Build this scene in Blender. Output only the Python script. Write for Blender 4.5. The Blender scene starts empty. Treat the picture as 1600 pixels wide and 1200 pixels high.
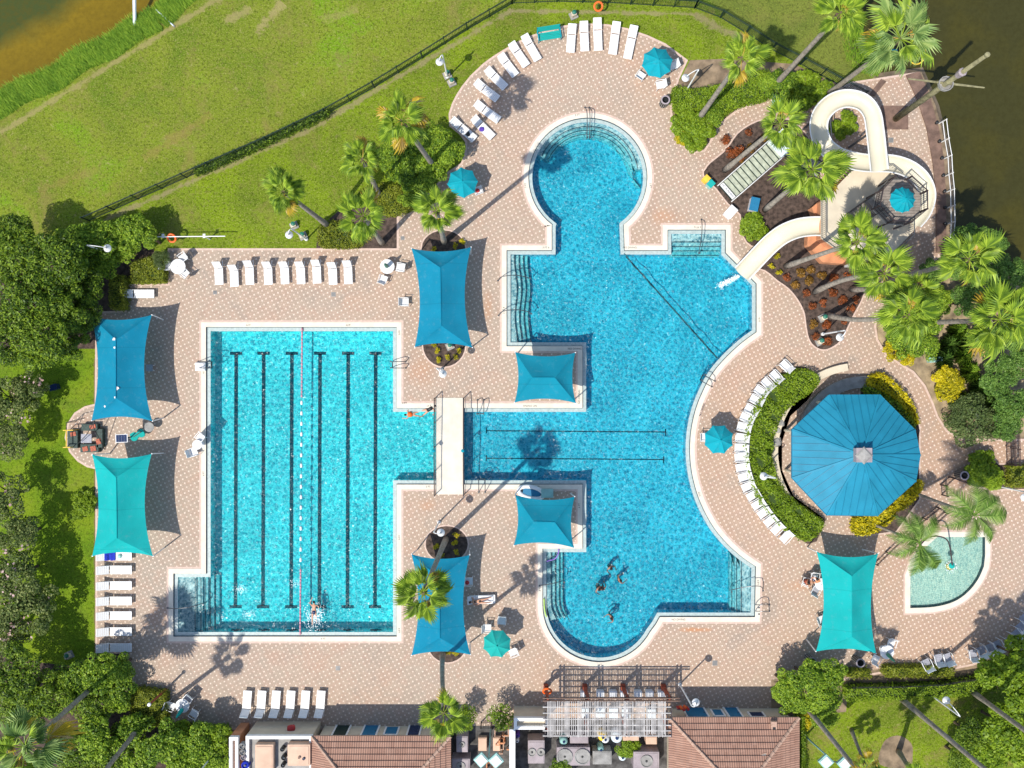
import bpy, math, random
import numpy as np
from mathutils import Vector, Matrix, Euler
from mathutils.geometry import tessellate_polygon
random.seed(7); RNG = np.random.default_rng(7)
sc = bpy.context.scene; C = sc.collection
R = math.radians; PI = math.pi
S = 0.048; H = 65.0          # metres per pixel of a 1600 px wide survey, height of the drone

# ---------------------------------------------------------------- camera, light
cam_d = bpy.data.cameras.new('camera'); cam = bpy.data.objects.new('camera', cam_d); C.objects.link(cam)
cam.location = (0, 0, H); cam.rotation_euler = (0, 0, 0)
cam_d.sensor_fit = 'HORIZONTAL'; cam_d.angle = 2*math.atan(800*S/H); cam_d.clip_end = 2000; cam_d.clip_start = 1
sc.camera = cam
ELEV = R(57.5)
world = bpy.data.worlds.new('World'); sc.world = world; world.use_nodes = True
wn = world.node_tree
bg = wn.nodes['Background']; sky = wn.nodes.new('ShaderNodeTexSky'); sky.sky_type = 'NISHITA'; sky.sun_disc = False
sky.sun_elevation = ELEV; sky.sun_rotation = R(225)
wn.links.new(sky.outputs[0], bg.inputs[0]); bg.inputs[1].default_value = 0.15
sd = bpy.data.lights.new('sun', 'SUN'); sd.energy = 4.1; sd.angle = R(0.5); sd.color = (1.0, 0.95, 0.87)
sun = bpy.data.objects.new('sun', sd); C.objects.link(sun); sun.location = (-40, -40, 90)
sun.rotation_euler = Vector((math.cos(ELEV)*0.7071, math.cos(ELEV)*0.7071, -math.sin(ELEV))).to_track_quat('-Z', 'Y').to_euler()
sc.view_settings.view_transform = 'Standard'; sc.view_settings.look = 'None'
sc.view_settings.exposure = 0.3; sc.view_settings.gamma = 1.0; sc.view_settings.use_curve_mapping = False
try:
    sc.cycles.max_bounces = 8; sc.cycles.transparent_max_bounces = 16
except Exception: pass

# ---------------------------------------------------------------- helpers
def W(px, py, h=0.0):
    k = (H-h)/H
    return Vector(((px-800)*S*k, (600-py)*S*k, h))
def W2(pts, h=0.0): return [tuple(W(p[0], p[1], h)[:2]) for p in pts]

def nt(m): return m.node_tree
class NB:
    """tiny node builder"""
    def __init__(s, name):
        s.m = bpy.data.materials.new(name); s.m.use_nodes = True; s.t = s.m.node_tree
        s.bsdf = s.t.nodes['Principled BSDF']; s.out = s.t.nodes['Material Output']; s._co = None
    def n(s, typ, **kw):
        nd = s.t.nodes.new(typ)
        for k, v in kw.items(): setattr(nd, k, v)
        return nd
    def l(s, a, b): s.t.links.new(a, b)
    def co(s):
        if s._co is None: s._co = s.n('ShaderNodeNewGeometry').outputs['Position']
        return s._co
    def noise(s, scale, detail=3, rough=.55, dist=0, vec=None):
        nd = s.n('ShaderNodeTexNoise'); nd.inputs['Scale'].default_value = scale; nd.inputs['Detail'].default_value = detail
        nd.inputs['Roughness'].default_value = rough; nd.inputs['Distortion'].default_value = dist
        s.l(vec if vec is not None else s.co(), nd.inputs['Vector']); return nd.outputs['Fac']
    def ramp(s, f, stops):
        nd = s.n('ShaderNodeValToRGB'); e = nd.color_ramp.elements
        while len(e) < len(stops): e.new(0.5)
        for i, (p, c) in enumerate(stops):
            e[i].position = p; e[i].color = (c[0], c[1], c[2], 1) if isinstance(c, tuple) else (c, c, c, 1)
        s.l(f, nd.inputs['Fac']); return nd.outputs['Color']
    def mix(s, f, a, b, mode='MIX'):
        nd = s.n('ShaderNodeMix', data_type='RGBA', blend_type=mode)
        for sock, v in ((nd.inputs[0], f), (nd.inputs[6], a), (nd.inputs[7], b)):
            if hasattr(v, 'is_output') or isinstance(v, bpy.types.NodeSocket): s.l(v, sock)
            elif isinstance(v, tuple): sock.default_value = (v[0], v[1], v[2], 1)
            else: sock.default_value = v
        return nd.outputs[2]
    def math(s, op, a, b=0.0, c=None):
        nd = s.n('ShaderNodeMath', operation=op)
        for i, v in enumerate((a, b) if c is None else (a, b, c)):
            if isinstance(v, bpy.types.NodeSocket): s.l(v, nd.inputs[i])
            else: nd.inputs[i].default_value = v
        return nd.outputs[0]
    def col(s, c):
        if isinstance(c, tuple): s.bsdf.inputs['Base Color'].default_value = (c[0], c[1], c[2], 1)
        else: s.l(c, s.bsdf.inputs['Base Color'])
    def bump(s, f, strength=.3, dist=.02):
        b = s.n('ShaderNodeBump'); b.inputs['Strength'].default_value = strength; b.inputs['Distance'].default_value = dist
        s.l(f, b.inputs['Height']); s.l(b.outputs[0], s.bsdf.inputs['Normal']); return b.outputs[0]
    def rough(s, r): s.bsdf.inputs['Roughness'].default_value = r
    def spec(s, v): s.bsdf.inputs['Specular IOR Level'].default_value = v

def P(name, c, rough=.6, var=.12, scale=3.0, bump=0.0, metal=0.0, spec=.4):
    b = NB(name); f = b.noise(scale, 5)
    lo = tuple(x*(1-var*1.6) for x in c); hi = tuple(min(1, x*(1+var)) for x in c)
    b.col(b.ramp(f, [(.3, lo), (.7, hi)])); b.rough(rough); b.bsdf.inputs['Metallic'].default_value = metal; b.spec(spec)
    if bump: b.bump(b.noise(scale*8, 4), bump, .02)
    return b.m

def leafmat(name, dark, mid, light, trans=.34, patch=.6):
    b = NB(name); geo = b.n('ShaderNodeNewGeometry'); oi = b.n('ShaderNodeObjectInfo')
    f = b.math('ADD', b.math('MULTIPLY', geo.outputs['Random Per Island'], .6), b.math('MULTIPLY', b.noise(patch, 4, .6), .75))
    f = b.math('ADD', f, b.math('MULTIPLY', oi.outputs['Random'], .16))
    c = b.ramp(f, [(.35, dark), (.68, mid), (.98, light)])
    b.col(c); b.rough(.5); b.spec(.3)
    tr = b.n('ShaderNodeBsdfTranslucent'); b.l(c, tr.inputs[0])
    mx = b.n('ShaderNodeMixShader'); mx.inputs[0].default_value = trans
    b.l(b.bsdf.outputs[0], mx.inputs[1]); b.l(tr.outputs[0], mx.inputs[2]); b.l(mx.outputs[0], b.out.inputs[0])
    return b.m

# mesh builder -------------------------------------------------------------
class MB:
    def __init__(s): s.v = []; s.f = []; s.mi = []; s.cur = 0
    def add(s, vs, fs):
        o = len(s.v); s.v += [tuple(v) for v in vs]; s.f += [tuple(i+o for i in f) for f in fs]; s.mi += [s.cur]*len(fs); return s
    def box(s, c, d, rz=0, ry=0, rx=0):
        M = Euler((rx, ry, rz)).to_matrix(); c = Vector(c)
        vs = [M @ Vector((x*d[0]/2, y*d[1]/2, z*d[2]/2)) + c for x in (-1, 1) for y in (-1, 1) for z in (-1, 1)]
        return s.add(vs, [(0,1,3,2), (4,6,7,5), (0,4,5,1), (2,3,7,6), (0,2,6,4), (1,5,7,3)])
    def bar(s, a, b, w, h=None):
        a = Vector(a); b = Vector(b); h = h or w; d = b-a; q = d.to_track_quat('Y', 'Z').to_matrix(); L = d.length
        vs = [q @ Vector((x*w/2, y*L, z*h/2)) + a for x in (-1, 1) for y in (0, 1) for z in (-1, 1)]
        return s.add(vs, [(0,1,3,2), (4,6,7,5), (0,4,5,1), (2,3,7,6), (0,2,6,4), (1,5,7,3)])
    def tube(s, a, b, r0, r1=None, n=8, caps=True):
        return s.path([a, b], [r0, r0 if r1 is None else r1], n, caps)
    def path(s, pts, rad, n=8, caps=True):
        pts = [Vector(p) for p in pts]
        if not hasattr(rad, '__len__'): rad = [rad]*len(pts)
        vs = []; fs = []
        for i, p in enumerate(pts):
            t = (pts[min(i+1, len(pts)-1)] - pts[max(i-1, 0)])
            if t.length < 1e-6: t = Vector((0, 0, 1))
            q = t.to_track_quat('Z', 'Y').to_matrix()
            vs += [q @ Vector((math.cos(2*PI*k/n)*rad[i], math.sin(2*PI*k/n)*rad[i], 0)) + p for k in range(n)]
        for i in range(len(pts)-1):
            for k in range(n): fs.append((i*n+k, i*n+(k+1) % n, (i+1)*n+(k+1) % n, (i+1)*n+k))
        if caps: fs += [tuple(range(n))[::-1], tuple((len(pts)-1)*n+k for k in range(n))]
        return s.add(vs, fs)
    def lathe(s, c, prof, n=16, rot=None):
        c = Vector(c); vs = []; fs = []
        for r, z in prof:
            for k in range(n):
                v = Vector((math.cos(2*PI*k/n)*r, math.sin(2*PI*k/n)*r, z))
                if rot is not None: v = rot @ v
                vs.append(v+c)
        for i in range(len(prof)-1):
            for k in range(n): fs.append((i*n+k, i*n+(k+1) % n, (i+1)*n+(k+1) % n, (i+1)*n+k))
        return s.add(vs, fs)
    def prism(s, pts, z0, z1, holes=()):
        """pts: world xy. z1 top"""
        loops = [[Vector((x, y, 0)) for x, y in pts]] + [[Vector((x, y, 0)) for x, y in h] for h in holes]
        flat = [v for l in loops for v in l]; tr = tessellate_polygon(loops)
        top = [(v.x, v.y, z1) for v in flat]; fs = []
        for t in tr:
            a, b, c = (flat[i] for i in t)
            fs.append(tuple(t) if (b-a).cross(c-a).z > 0 else tuple(t)[::-1])
        s.add(top, fs)
        if z0 is not None:
            for l in loops:
                m = len(l); vs = [(v.x, v.y, z1) for v in l]+[(v.x, v.y, z0) for v in l]
                s.add(vs, [(i, (i+1) % m, m+(i+1) % m, m+i) for i in range(m)])
        return s
    def ring(s, A, B, za, zb):
        m = len(A); vs = [(x, y, za) for x, y in A]+[(x, y, zb) for x, y in B]
        return s.add(vs, [(i, (i+1) % m, m+(i+1) % m, m+i) for i in range(m)])
    def build(s, name, mat, parent=None, smooth=False, loc=None, bevel=0):
        me = bpy.data.meshes.new(name); me.from_pydata(s.v, [], s.f)
        for m in (mat if isinstance(mat, (list, tuple)) else [mat]): me.materials.append(m)
        if isinstance(mat, (list, tuple)): me.polygons.foreach_set('material_index', s.mi)
        if smooth: me.polygons.foreach_set('use_smooth', [True]*len(me.polygons))
        me.update()
        o = bpy.data.objects.new(name, me); C.objects.link(o)
        if parent is not None: o.parent = parent
        if loc is not None: o.location = loc
        if bevel:
            b = o.modifiers.new('bevel', 'BEVEL'); b.width = bevel; b.segments = 2; b.limit_method = 'ANGLE'
        return o

def npmesh(name, V, F, mat):
    me = bpy.data.meshes.new(name); n = len(F); k = F.shape[1]
    me.vertices.add(len(V)); me.vertices.foreach_set('co', V.astype(np.float32).ravel())
    me.loops.add(n*k); me.loops.foreach_set('vertex_index', F.astype(np.int32).ravel())
    me.polygons.add(n); me.polygons.foreach_set('loop_start', np.arange(0, n*k, k, dtype=np.int32))
    me.polygons.foreach_set('loop_total', np.full(n, k, dtype=np.int32))
    me.materials.append(mat); me.update(calc_edges=True); return me
def mobj(name, me, parent=None, loc=(0, 0, 0)):
    o = bpy.data.objects.new(name, me); C.objects.link(o); o.location = loc
    if parent is not None: o.parent = parent
    return o

def thing(name, label, cat, loc=(0, 0, 0), rz=0.0, group=None):
    o = bpy.data.objects.new(name, None); C.objects.link(o); o.location = loc; o.rotation_euler = (0, 0, rz)
    o['label'] = label; o['category'] = cat; o.empty_display_size = .3
    if group: o['group'] = group
    return o
def tag(o, label, cat, group=None):
    o['label'] = label; o['category'] = cat
    if group: o['group'] = group
    return o
def struct(o): o['kind'] = 'structure'; return o
def stuff(o): o['kind'] = 'stuff'; return o
KIDS = {}
def dup(root, loc, rz=0.0, label=None, group=None, scale=None):
    r = root.copy(); C.objects.link(r); r.location = loc; r.rotation_euler = (root.rotation_euler.x, root.rotation_euler.y, rz)
    if label: r['label'] = label
    if group: r['group'] = group
    if scale: r.scale = scale if hasattr(scale, '__len__') else (scale,)*3
    if root.name not in KIDS: KIDS[root.name] = [(c, list(c.children)) for c in root.children]
    for c, gs in KIDS[root.name]:
        k = c.copy(); C.objects.link(k); k.parent = r
        for g in gs:
            d = g.copy(); C.objects.link(d); d.parent = k
    return r
class Proto:
    """first placement moves the prototype itself, later ones copy it"""
    def __init__(s, root): s.r = root; s.used = False
    def put(s, loc, rz=0.0, label=None, group=None, scale=None):
        if s.used: return dup(s.r, loc, rz, label, group, scale)
        KIDS[s.r.name] = [(c, list(c.children)) for c in s.r.children]
        s.used = True; r = s.r; r.location = loc; r.rotation_euler = (0, 0, rz)
        if label: r['label'] = label
        if group: r['group'] = group
        if scale: r.scale = scale if hasattr(scale, '__len__') else (scale,)*3
        return r

def sarea(p): return sum(p[i][0]*p[(i+1) % len(p)][1]-p[(i+1) % len(p)][0]*p[i][1] for i in range(len(p)))/2
def offset(p, d):
    """positive d grows the polygon"""
    n = len(p); sg = 1 if sarea(p) > 0 else -1; out = []
    for i in range(n):
        a = Vector(p[i-1]); b = Vector(p[i]); c = Vector(p[(i+1) % n])
        e1 = (b-a).normalized(); e2 = (c-b).normalized()
        n1 = Vector((e1.y, -e1.x))*sg; n2 = Vector((e2.y, -e2.x))*sg
        m = n1+n2
        if m.length < 1e-4: m = n1
        m.normalize(); k = max(.35, m.dot(n1)); out.append(tuple(b+m*(d/k)))
    return out
def spline(pts, sub=6, closed=False):
    n = len(pts); out = []; P_ = [Vector(p) for p in pts]
    rng = n if closed else n-1
    for i in range(rng):
        p0 = P_[(i-1) % n] if closed or i > 0 else P_[0]; p1 = P_[i]; p2 = P_[(i+1) % n]
        p3 = P_[(i+2) % n] if closed or i+2 < n else P_[-1]
        for k in range(sub):
            t = k/sub
            out.append(tuple(.5*((2*p1)+(-p0+p2)*t+(2*p0-5*p1+4*p2-p3)*t*t+(-p0+3*p1-3*p2+p3)*t**3)))
    if not closed: out.append(tuple(P_[-1]))
    return out
def inpoly(pts, X, Y):
    ins = np.zeros(len(X), bool); n = len(pts)
    for i in range(n):
        x1, y1 = pts[i]; x2, y2 = pts[(i+1) % n]
        if y1 == y2: continue
        c = ((y1 > Y) != (y2 > Y)) & (X < (x2-x1)*(Y-y1)/(y2-y1)+x1); ins ^= c
    return ins
ORD = ['first', 'second', 'third', 'fourth', 'fifth', 'sixth', 'seventh', 'eighth', 'ninth', 'tenth', 'eleventh', 'twelfth',
       'thirteenth', 'fourteenth', 'fifteenth', 'sixteenth', 'seventeenth', 'eighteenth', 'nineteenth', 'twentieth', 'twenty-first', 'twenty-second', 'twenty-third', 'twenty-fourth']

# ---------------------------------------------------------------- materials
def m_paver():
    b = NB('deck_paver'); co = b.co()
    def lattice(rot, sc_, thr, soft):
        mp = b.n('ShaderNodeMapping'); mp.inputs['Rotation'].default_value = (0, 0, rot); mp.inputs['Scale'].default_value = (sc_,)*3
        b.l(co, mp.inputs[0]); v = b.n('ShaderNodeTexVoronoi', voronoi_dimensions='2D', distance='CHEBYCHEV')
        v.inputs['Scale'].default_value = 1; v.inputs['Randomness'].default_value = 0.0; b.l(mp.outputs[0], v.inputs['Vector'])
        return v
    pitch = 6.93*S
    ang = math.atan2(3.1, 6.2)
    v = lattice(-ang, 1/pitch, 0, 0)
    # the light accent pavers stand axis parallel: distance from the lattice point measured along the world axes
    r2 = b.n('ShaderNodeVectorMath', operation='SUBTRACT'); mp2 = b.n('ShaderNodeMapping')
    mp2.inputs['Rotation'].default_value = (0, 0, -ang); mp2.inputs['Scale'].default_value = (1/pitch,)*3; b.l(co, mp2.inputs[0])
    b.l(mp2.outputs[0], r2.inputs[0]); b.l(v.outputs['Position'], r2.inputs[1])
    rt = b.n('ShaderNodeVectorRotate', rotation_type='Z_AXIS'); rt.inputs['Angle'].default_value = ang; b.l(r2.outputs[0], rt.inputs[0])
    ab = b.n('ShaderNodeVectorMath', operation='ABSOLUTE'); b.l(rt.outputs[0], ab.inputs[0])
    sp = b.n('ShaderNodeSeparateXYZ'); b.l(ab.outputs[0], sp.inputs[0])
    d = b.math('MAXIMUM', sp.outputs[0], sp.outputs[1])
    dot = b.math('LESS_THAN', d, .155)
    # small pavers of 0.149 m with joints
    br = b.n('ShaderNodeTexBrick'); br.offset = 0.5; br.inputs['Scale'].default_value = 1/.149; br.inputs['Mortar Size'].default_value = .045
    br.inputs['Brick Width'].default_value = 1; br.inputs['Row Height'].default_value = 1
    br.inputs['Color1'].default_value = (1, 1, 1, 1); br.inputs['Color2'].default_value = (.76, .76, .76, 1); br.inputs['Mortar'].default_value = (.5, .5, .5, 1); br.inputs['Bias'].default_value = -.2
    b.l(co, br.inputs['Vector'])
    big = b.noise(.09, 4, .6); mid = b.noise(.9, 4, .65); fine = b.noise(9, 3, .6)
    sx = b.n('ShaderNodeSeparateXYZ'); b.l(co, sx.inputs[0])
    side = b.math('ADD', b.math('MULTIPLY', sx.outputs[0], .012), .35)
    tone = b.math('ADD', b.math('MULTIPLY', big, .9), b.math('MULTIPLY', side, .35))
    base = b.ramp(tone, [(.30, (.385, .32, .25)), (.55, (.43, .325, .24)), (.8, (.46, .305, .205))])
    base = b.mix(b.ramp(mid, [(.45, 0.0), (.72, .6)]), base, (.46, .30, .22))
    base = b.mix(b.ramp(b.noise(1.7, 5, .75), [(.54, 0.0), (.72, .55)]), base, (.42, .24, .18))
    base = b.mix(b.ramp(b.noise(.22, 5, .7, .8), [(.52, 0.0), (.68, .65)]), base, (.31, .26, .21))
    base = b.mix(b.ramp(b.noise(.33, 5, .7, .6), [(.54, 0.0), (.70, .55)]), base, (.47, .28, .19))
    base = b.mix(.75, base, br.outputs['Color'], 'MULTIPLY')
    base = b.mix(b.ramp(fine, [(.3, .0), (.8, .28)]), base, (.50, .40, .33))
    # rusty runoff below the lower right steps of the pool and near the shallow end
    for (cx, cy, rx, ry, am) in ((1090, 984, 60, 9, .8), (1255, 915, 70, 22, .35), (660, 575, 50, 60, .3), (668, 790, 30, 24, .35), (1040, 338, 70, 30, .35), (762, 480, 18, 60, .4)):
        p = W(cx, cy); mpx = b.n('ShaderNodeMapping', vector_type='TEXTURE'); mpx.inputs['Location'].default_value = (p.x, p.y, 0); mpx.inputs['Scale'].default_value = (rx*S, ry*S, 1e3)
        b.l(co, mpx.inputs[0]); ln = b.n('ShaderNodeVectorMath', operation='LENGTH'); b.l(mpx.outputs[0], ln.inputs[0])
        f = b.math('MULTIPLY', b.ramp(b.math('ADD', ln.outputs['Value'], b.math('MULTIPLY', mid, .9)), [(.55, am), (1.5, 0.0)]), 1.0)
        base = b.mix(f, base, (.48, .22, .10))
    dc = b.mix(mid, (.62, .51, .41), (.80, .68, .56))
    col = b.mix(b.math('MULTIPLY', dot, b.ramp(b.noise(1.6, 3), [(.3, .55), (.6, 1.0)])), base, dc)
    b.col(col); b.rough(.8); b.spec(.25)
    b.bump(b.math('ADD', b.math('MULTIPLY', br.outputs['Fac'], -.6), b.math('MULTIPLY', fine, .4)), .5, .01)
    return b.m

def m_lawn(name, cols, lines=(), dirt=(.26, .20, .07), patch=.13, dry=.5):
    b = NB(name); co = b.co()
    big = b.noise(patch, 5, .6, .6); mid = b.noise(.7, 5, .65, .4); fine = b.noise(7, 4, .7); vf = b.noise(28, 2, .7)
    f = b.math('ADD', b.math('MULTIPLY', big, .8), b.math('MULTIPLY', mid, .28))
    c = b.ramp(f, [(.36, cols[0]), (.5, cols[1]), (.58, cols[2]), (.68, cols[3])])
    gr = b.noise(4.6, 3, .75, .3); gq = b.noise(9, 2, .8)
    c = b.mix(b.ramp(gr, [(.36, .75), (.52, 0.0)]), c, tuple(x*.38 for x in cols[1]))
    c = b.mix(b.ramp(gq, [(.52, 0.0), (.68, .55)]), c, (.42, .39, .12) if dry > .3 else (.28, .36, .04))
    c = b.mix(b.ramp(b.noise(.35, 6, .78, .5), [(.52, 0.0), (.66, dry)]), c, dirt)
    c = b.mix(b.ramp(b.noise(2.2, 6, .8, .5), [(.58, 0.0), (.68, dry)]), c, (.42, .34, .16))
    for (x0, y0, x1, y1, w, am, dc) in lines:
        p = W(x0, y0); q = W(x1, y1); dv = Vector((q.x-p.x, q.y-p.y)); L = dv.length; dv.normalize(); nx, ny = -dv.y, dv.x
        dt = b.n('ShaderNodeVectorMath', operation='DOT_PRODUCT'); sb = b.n('ShaderNodeVectorMath', operation='SUBTRACT')
        b.l(co, sb.inputs[0]); sb.inputs[1].default_value = (p.x, p.y, 0); b.l(sb.outputs[0], dt.inputs[0]); dt.inputs[1].default_value = (nx, ny, 0)
        d2 = b.n('ShaderNodeVectorMath', operation='DOT_PRODUCT'); b.l(sb.outputs[0], d2.inputs[0]); d2.inputs[1].default_value = (dv.x, dv.y, 0)
        ds = b.math('ABSOLUTE', dt.outputs['Value']); wv = b.math('ADD', b.math('DIVIDE', ds, w*S), b.math('MULTIPLY', b.math('SUBTRACT', b.noise(1.0, 6, .8), .5), 6.0))
        g = b.math('MULTIPLY', b.math('GREATER_THAN', d2.outputs['Value'], 0), b.math('LESS_THAN', d2.outputs['Value'], L))
        c = b.mix(b.math('MULTIPLY', b.ramp(wv, [(.3, am), (1.2, 0.0)]), g), c, dc)
    b.col(c); b.rough(.9); b.spec(.1)
    b.bump(b.math('ADD', fine, vf), .9, .05); return b.m

def m_water(name, ripple=1.0, scale=1.6, absorb=(1.0, .10, .05), caustic_streak=.85, dim=.74):
    b = NB(name); co = b.co()
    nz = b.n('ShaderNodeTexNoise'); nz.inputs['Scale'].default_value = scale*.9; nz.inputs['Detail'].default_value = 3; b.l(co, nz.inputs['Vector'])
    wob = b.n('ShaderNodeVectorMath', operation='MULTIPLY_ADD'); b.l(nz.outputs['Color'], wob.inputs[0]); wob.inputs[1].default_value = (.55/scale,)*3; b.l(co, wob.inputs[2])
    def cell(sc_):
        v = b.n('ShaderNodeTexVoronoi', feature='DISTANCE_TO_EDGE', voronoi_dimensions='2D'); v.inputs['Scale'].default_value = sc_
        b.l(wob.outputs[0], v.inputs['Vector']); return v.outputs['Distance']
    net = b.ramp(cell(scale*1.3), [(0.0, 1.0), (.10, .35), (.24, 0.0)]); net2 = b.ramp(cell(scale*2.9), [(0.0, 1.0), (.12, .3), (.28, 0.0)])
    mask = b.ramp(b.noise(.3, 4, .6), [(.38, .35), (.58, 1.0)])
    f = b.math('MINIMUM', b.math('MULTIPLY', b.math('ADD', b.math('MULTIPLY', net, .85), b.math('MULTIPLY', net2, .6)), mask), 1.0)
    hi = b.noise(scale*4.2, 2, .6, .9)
    dark = b.ramp(hi, [(.41, tuple(dim*x for x in (.35, .55, .64))), (.49, tuple(dim*x for x in (.70, .83, .88))), (.56, tuple(min(1, dim*x) for x in (1.25, 1.18, 1.14)))])  # bright and dark ripple flecks of light put into the tint
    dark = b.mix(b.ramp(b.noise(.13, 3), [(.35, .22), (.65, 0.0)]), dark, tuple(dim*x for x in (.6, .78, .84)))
    tint = b.mix(b.math('MULTIPLY', f, caustic_streak), dark, (1, 1, 1))  # caustic filaments painted as lighter surface tint, independent of the sun
    tr = b.n('ShaderNodeBsdfTransparent'); b.l(tint, tr.inputs[0])
    gl = b.n('ShaderNodeBsdfGlossy'); gl.inputs['Roughness'].default_value = .2
    bp = b.n('ShaderNodeBump'); bp.inputs['Strength'].default_value = 1.0; bp.inputs['Distance'].default_value = .22*ripple
    b.l(b.noise(scale*3.2, 2, .5, .6), bp.inputs['Height'])
    b.l(bp.outputs[0], gl.inputs['Normal'])
    fr = b.n('ShaderNodeFresnel'); fr.inputs[0].default_value = 1.33
    mx = b.n('ShaderNodeMixShader'); b.l(fr.outputs[0], mx.inputs[0]); b.l(tr.outputs[0], mx.inputs[1]); b.l(gl.outputs[0], mx.inputs[2]); b.l(mx.outputs[0], b.out.inputs[0])
    ab = b.n('ShaderNodeVolumeAbsorption'); D = max(absorb); ab.inputs['Density'].default_value = D
    ab.inputs['Color'].default_value = tuple(1-a/D for a in absorb)+(1,); b.l(ab.outputs[0], b.out.inputs['Volume'])
    return b.m

def m_lake(name, shallow, deep, line=None):
    b = NB(name); co = b.co(); n1 = b.noise(.25, 5, .6)
    if line:
        p = W(line[0], line[1]); q = W(line[2], line[3]); dv = Vector((q.x-p.x, q.y-p.y)).normalized()
        sb = b.n('ShaderNodeVectorMath', operation='SUBTRACT'); b.l(co, sb.inputs[0]); sb.inputs[1].default_value = (p.x, p.y, 0)
        dt = b.n('ShaderNodeVectorMath', operation='DOT_PRODUCT'); b.l(sb.outputs[0], dt.inputs[0]); dt.inputs[1].default_value = (-dv.y, dv.x, 0)
        d = b.math('ADD', b.math('MULTIPLY', b.math('ABSOLUTE', dt.outputs['Value']), .17), b.math('MULTIPLY', n1, .5))
    else: d = b.math('ADD', n1, .45)
    c = b.ramp(d, [(.3, tuple(x*.8 for x in shallow)), (.75, shallow), (1.0, deep)])
    c = b.mix(b.ramp(b.noise(3, 4, .7), [(.35, .4), (.6, 0.0)]), c, tuple(x*.5 for x in shallow))
    b.col(c); b.rough(.15); b.spec(.25); b.bump(b.noise(2.2, 5, .6), .35, .05); return b.m

def m_roof_tile(name, c1, c2, ang=0):
    b = NB(name); co = b.co(); mp = b.n('ShaderNodeMapping'); mp.inputs['Rotation'].default_value = (0, 0, ang); b.l(co, mp.inputs[0])
    wv = b.n('ShaderNodeTexWave', bands_direction='X'); wv.inputs['Scale'].default_value = 1.9; wv.inputs['Distortion'].default_value = .25; b.l(mp.outputs[0], wv.inputs['Vector'])
    wn_ = b.n('ShaderNodeTexWhiteNoise', noise_dimensions='2D'); sn = b.n('ShaderNodeVectorMath', operation='SNAP'); sn.inputs[1].default_value = (.3, .42, 1e3); b.l(mp.outputs[0], sn.inputs[0]); b.l(sn.outputs[0], wn_.inputs['Vector'])
    c = b.mix(b.math('ADD', b.math('MULTIPLY', wn_.outputs['Value'], .6), b.math('MULTIPLY', b.noise(.8, 5, .7), .5)), c1, c2)
    c = b.mix(b.ramp(wv.outputs['Fac'], [(0.0, .6), (.35, 0.0)]), c, tuple(x*.4 for x in c1))
    c = b.mix(b.ramp(b.noise(3, 5, .7), [(.5, 0.0), (.8, .4)]), c, (.22, .17, .14))
    b.col(c); b.rough(.85); b.spec(.2); b.bump(wv.outputs['Fac'], .8, .05); return b.m

def cloth(name, c):
    b = NB(name); f = b.noise(.7, 4); cc = b.ramp(f, [(.3, tuple(x*.9 for x in c)), (.7, tuple(x*1.06 for x in c))]); sy = b.n('ShaderNodeSeparateXYZ'); b.l(b.co(), sy.inputs[0])
    ln = b.math('LESS_THAN', b.math('PINGPONG', b.math('ADD', sy.outputs[1], b.math('MULTIPLY', b.math('ABSOLUTE', sy.outputs[0]), .01)), 1.45), .03); cc = b.mix(b.math('MULTIPLY', ln, .3), cc, tuple(x*.5 for x in c))
    cc = b.mix(b.ramp(b.noise(2.5, 5, .75), [(.55, 0.0), (.8, .25)]), cc, (.25, .4, .42)); b.col(cc); b.bump(b.noise(1.8, 4, .6, 1.2), .25, .06); b.rough(.9); b.spec(.05)
    tr = b.n('ShaderNodeBsdfTranslucent'); tr.inputs[0].default_value = (.10, .34, .38, 1)
    mx = b.n('ShaderNodeMixShader'); mx.inputs[0].default_value = .18; b.l(b.bsdf.outputs[0], mx.inputs[1]); b.l(tr.outputs[0], mx.inputs[2]); b.l(mx.outputs[0], b.out.inputs[0]); return b.m
M = {}
M['paver'] = m_paver()
M['border'] = P('paver_border', (.58, .43, .35), .8, .1, 4)
G1 = [(.10, .18, .012), (.165, .22, .018), (.195, .25, .02), (.16, .29, .010)]
M['lawn_out'] = m_lawn('lawn_outer', G1, [(400, 52, 442, 4, 9, .55, (.40, .31, .15)), (352, 34, 392, 12, 8, .5, (.40, .31, .15)), (225, 248, 330, 178, 9, .35, (.30, .20, .07)), (60, 300, 150, 262, 10, .35, (.30, .21, .07)), (500, 30, 560, 18, 9, .35, (.36, .28, .12)), (0, 208, 330, 5, 5, .6, (.36, .29, .13)), (330, 5, 480, -80, 8, .5, (.36, .29, .13))], dry=.5)
G2 = [(.11, .165, .012), (.15, .22, .012), (.18, .265, .010), (.20, .285, .010)]
M['lawn_in'] = m_lawn('lawn_inner', G2, [(150, 350, 510, 190, 5, .6, (.33, .26, .15)), (510, 187, 800, 16, 5, .6, (.33, .26, .15)), (800, 17, 1085, 22, 4, .6, (.33, .26, .15)), (1085, 22, 1160, 62, 7, .6, (.30, .23, .14))], dry=.4, patch=.2)
G3 = [(.10, .19, .010), (.135, .235, .010), (.17, .265, .012), (.20, .28, .014)]
M['lawn_left'] = m_lawn('lawn_left', G3, [(148, 560, 148, 1020, 1.6, .7, (.20, .13, .08))], dry=.15, patch=.3)
M['lawn_right'] = m_lawn('lawn_right', G2, [], dry=.7, patch=.25)
M['lawn_top_right'] = m_lawn('lawn_top_right', [(.13, .17, .03), (.17, .20, .035), (.19, .22, .04), (.16, .21, .02)], [], dry=.2)
M['soil'] = P('bare_soil', (.24, .175, .11), .95, .35, 1.3, .6)
M['sand'] = P('sandy_bank', (.33, .25, .15), .95, .4, 1.1, .6)
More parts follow.
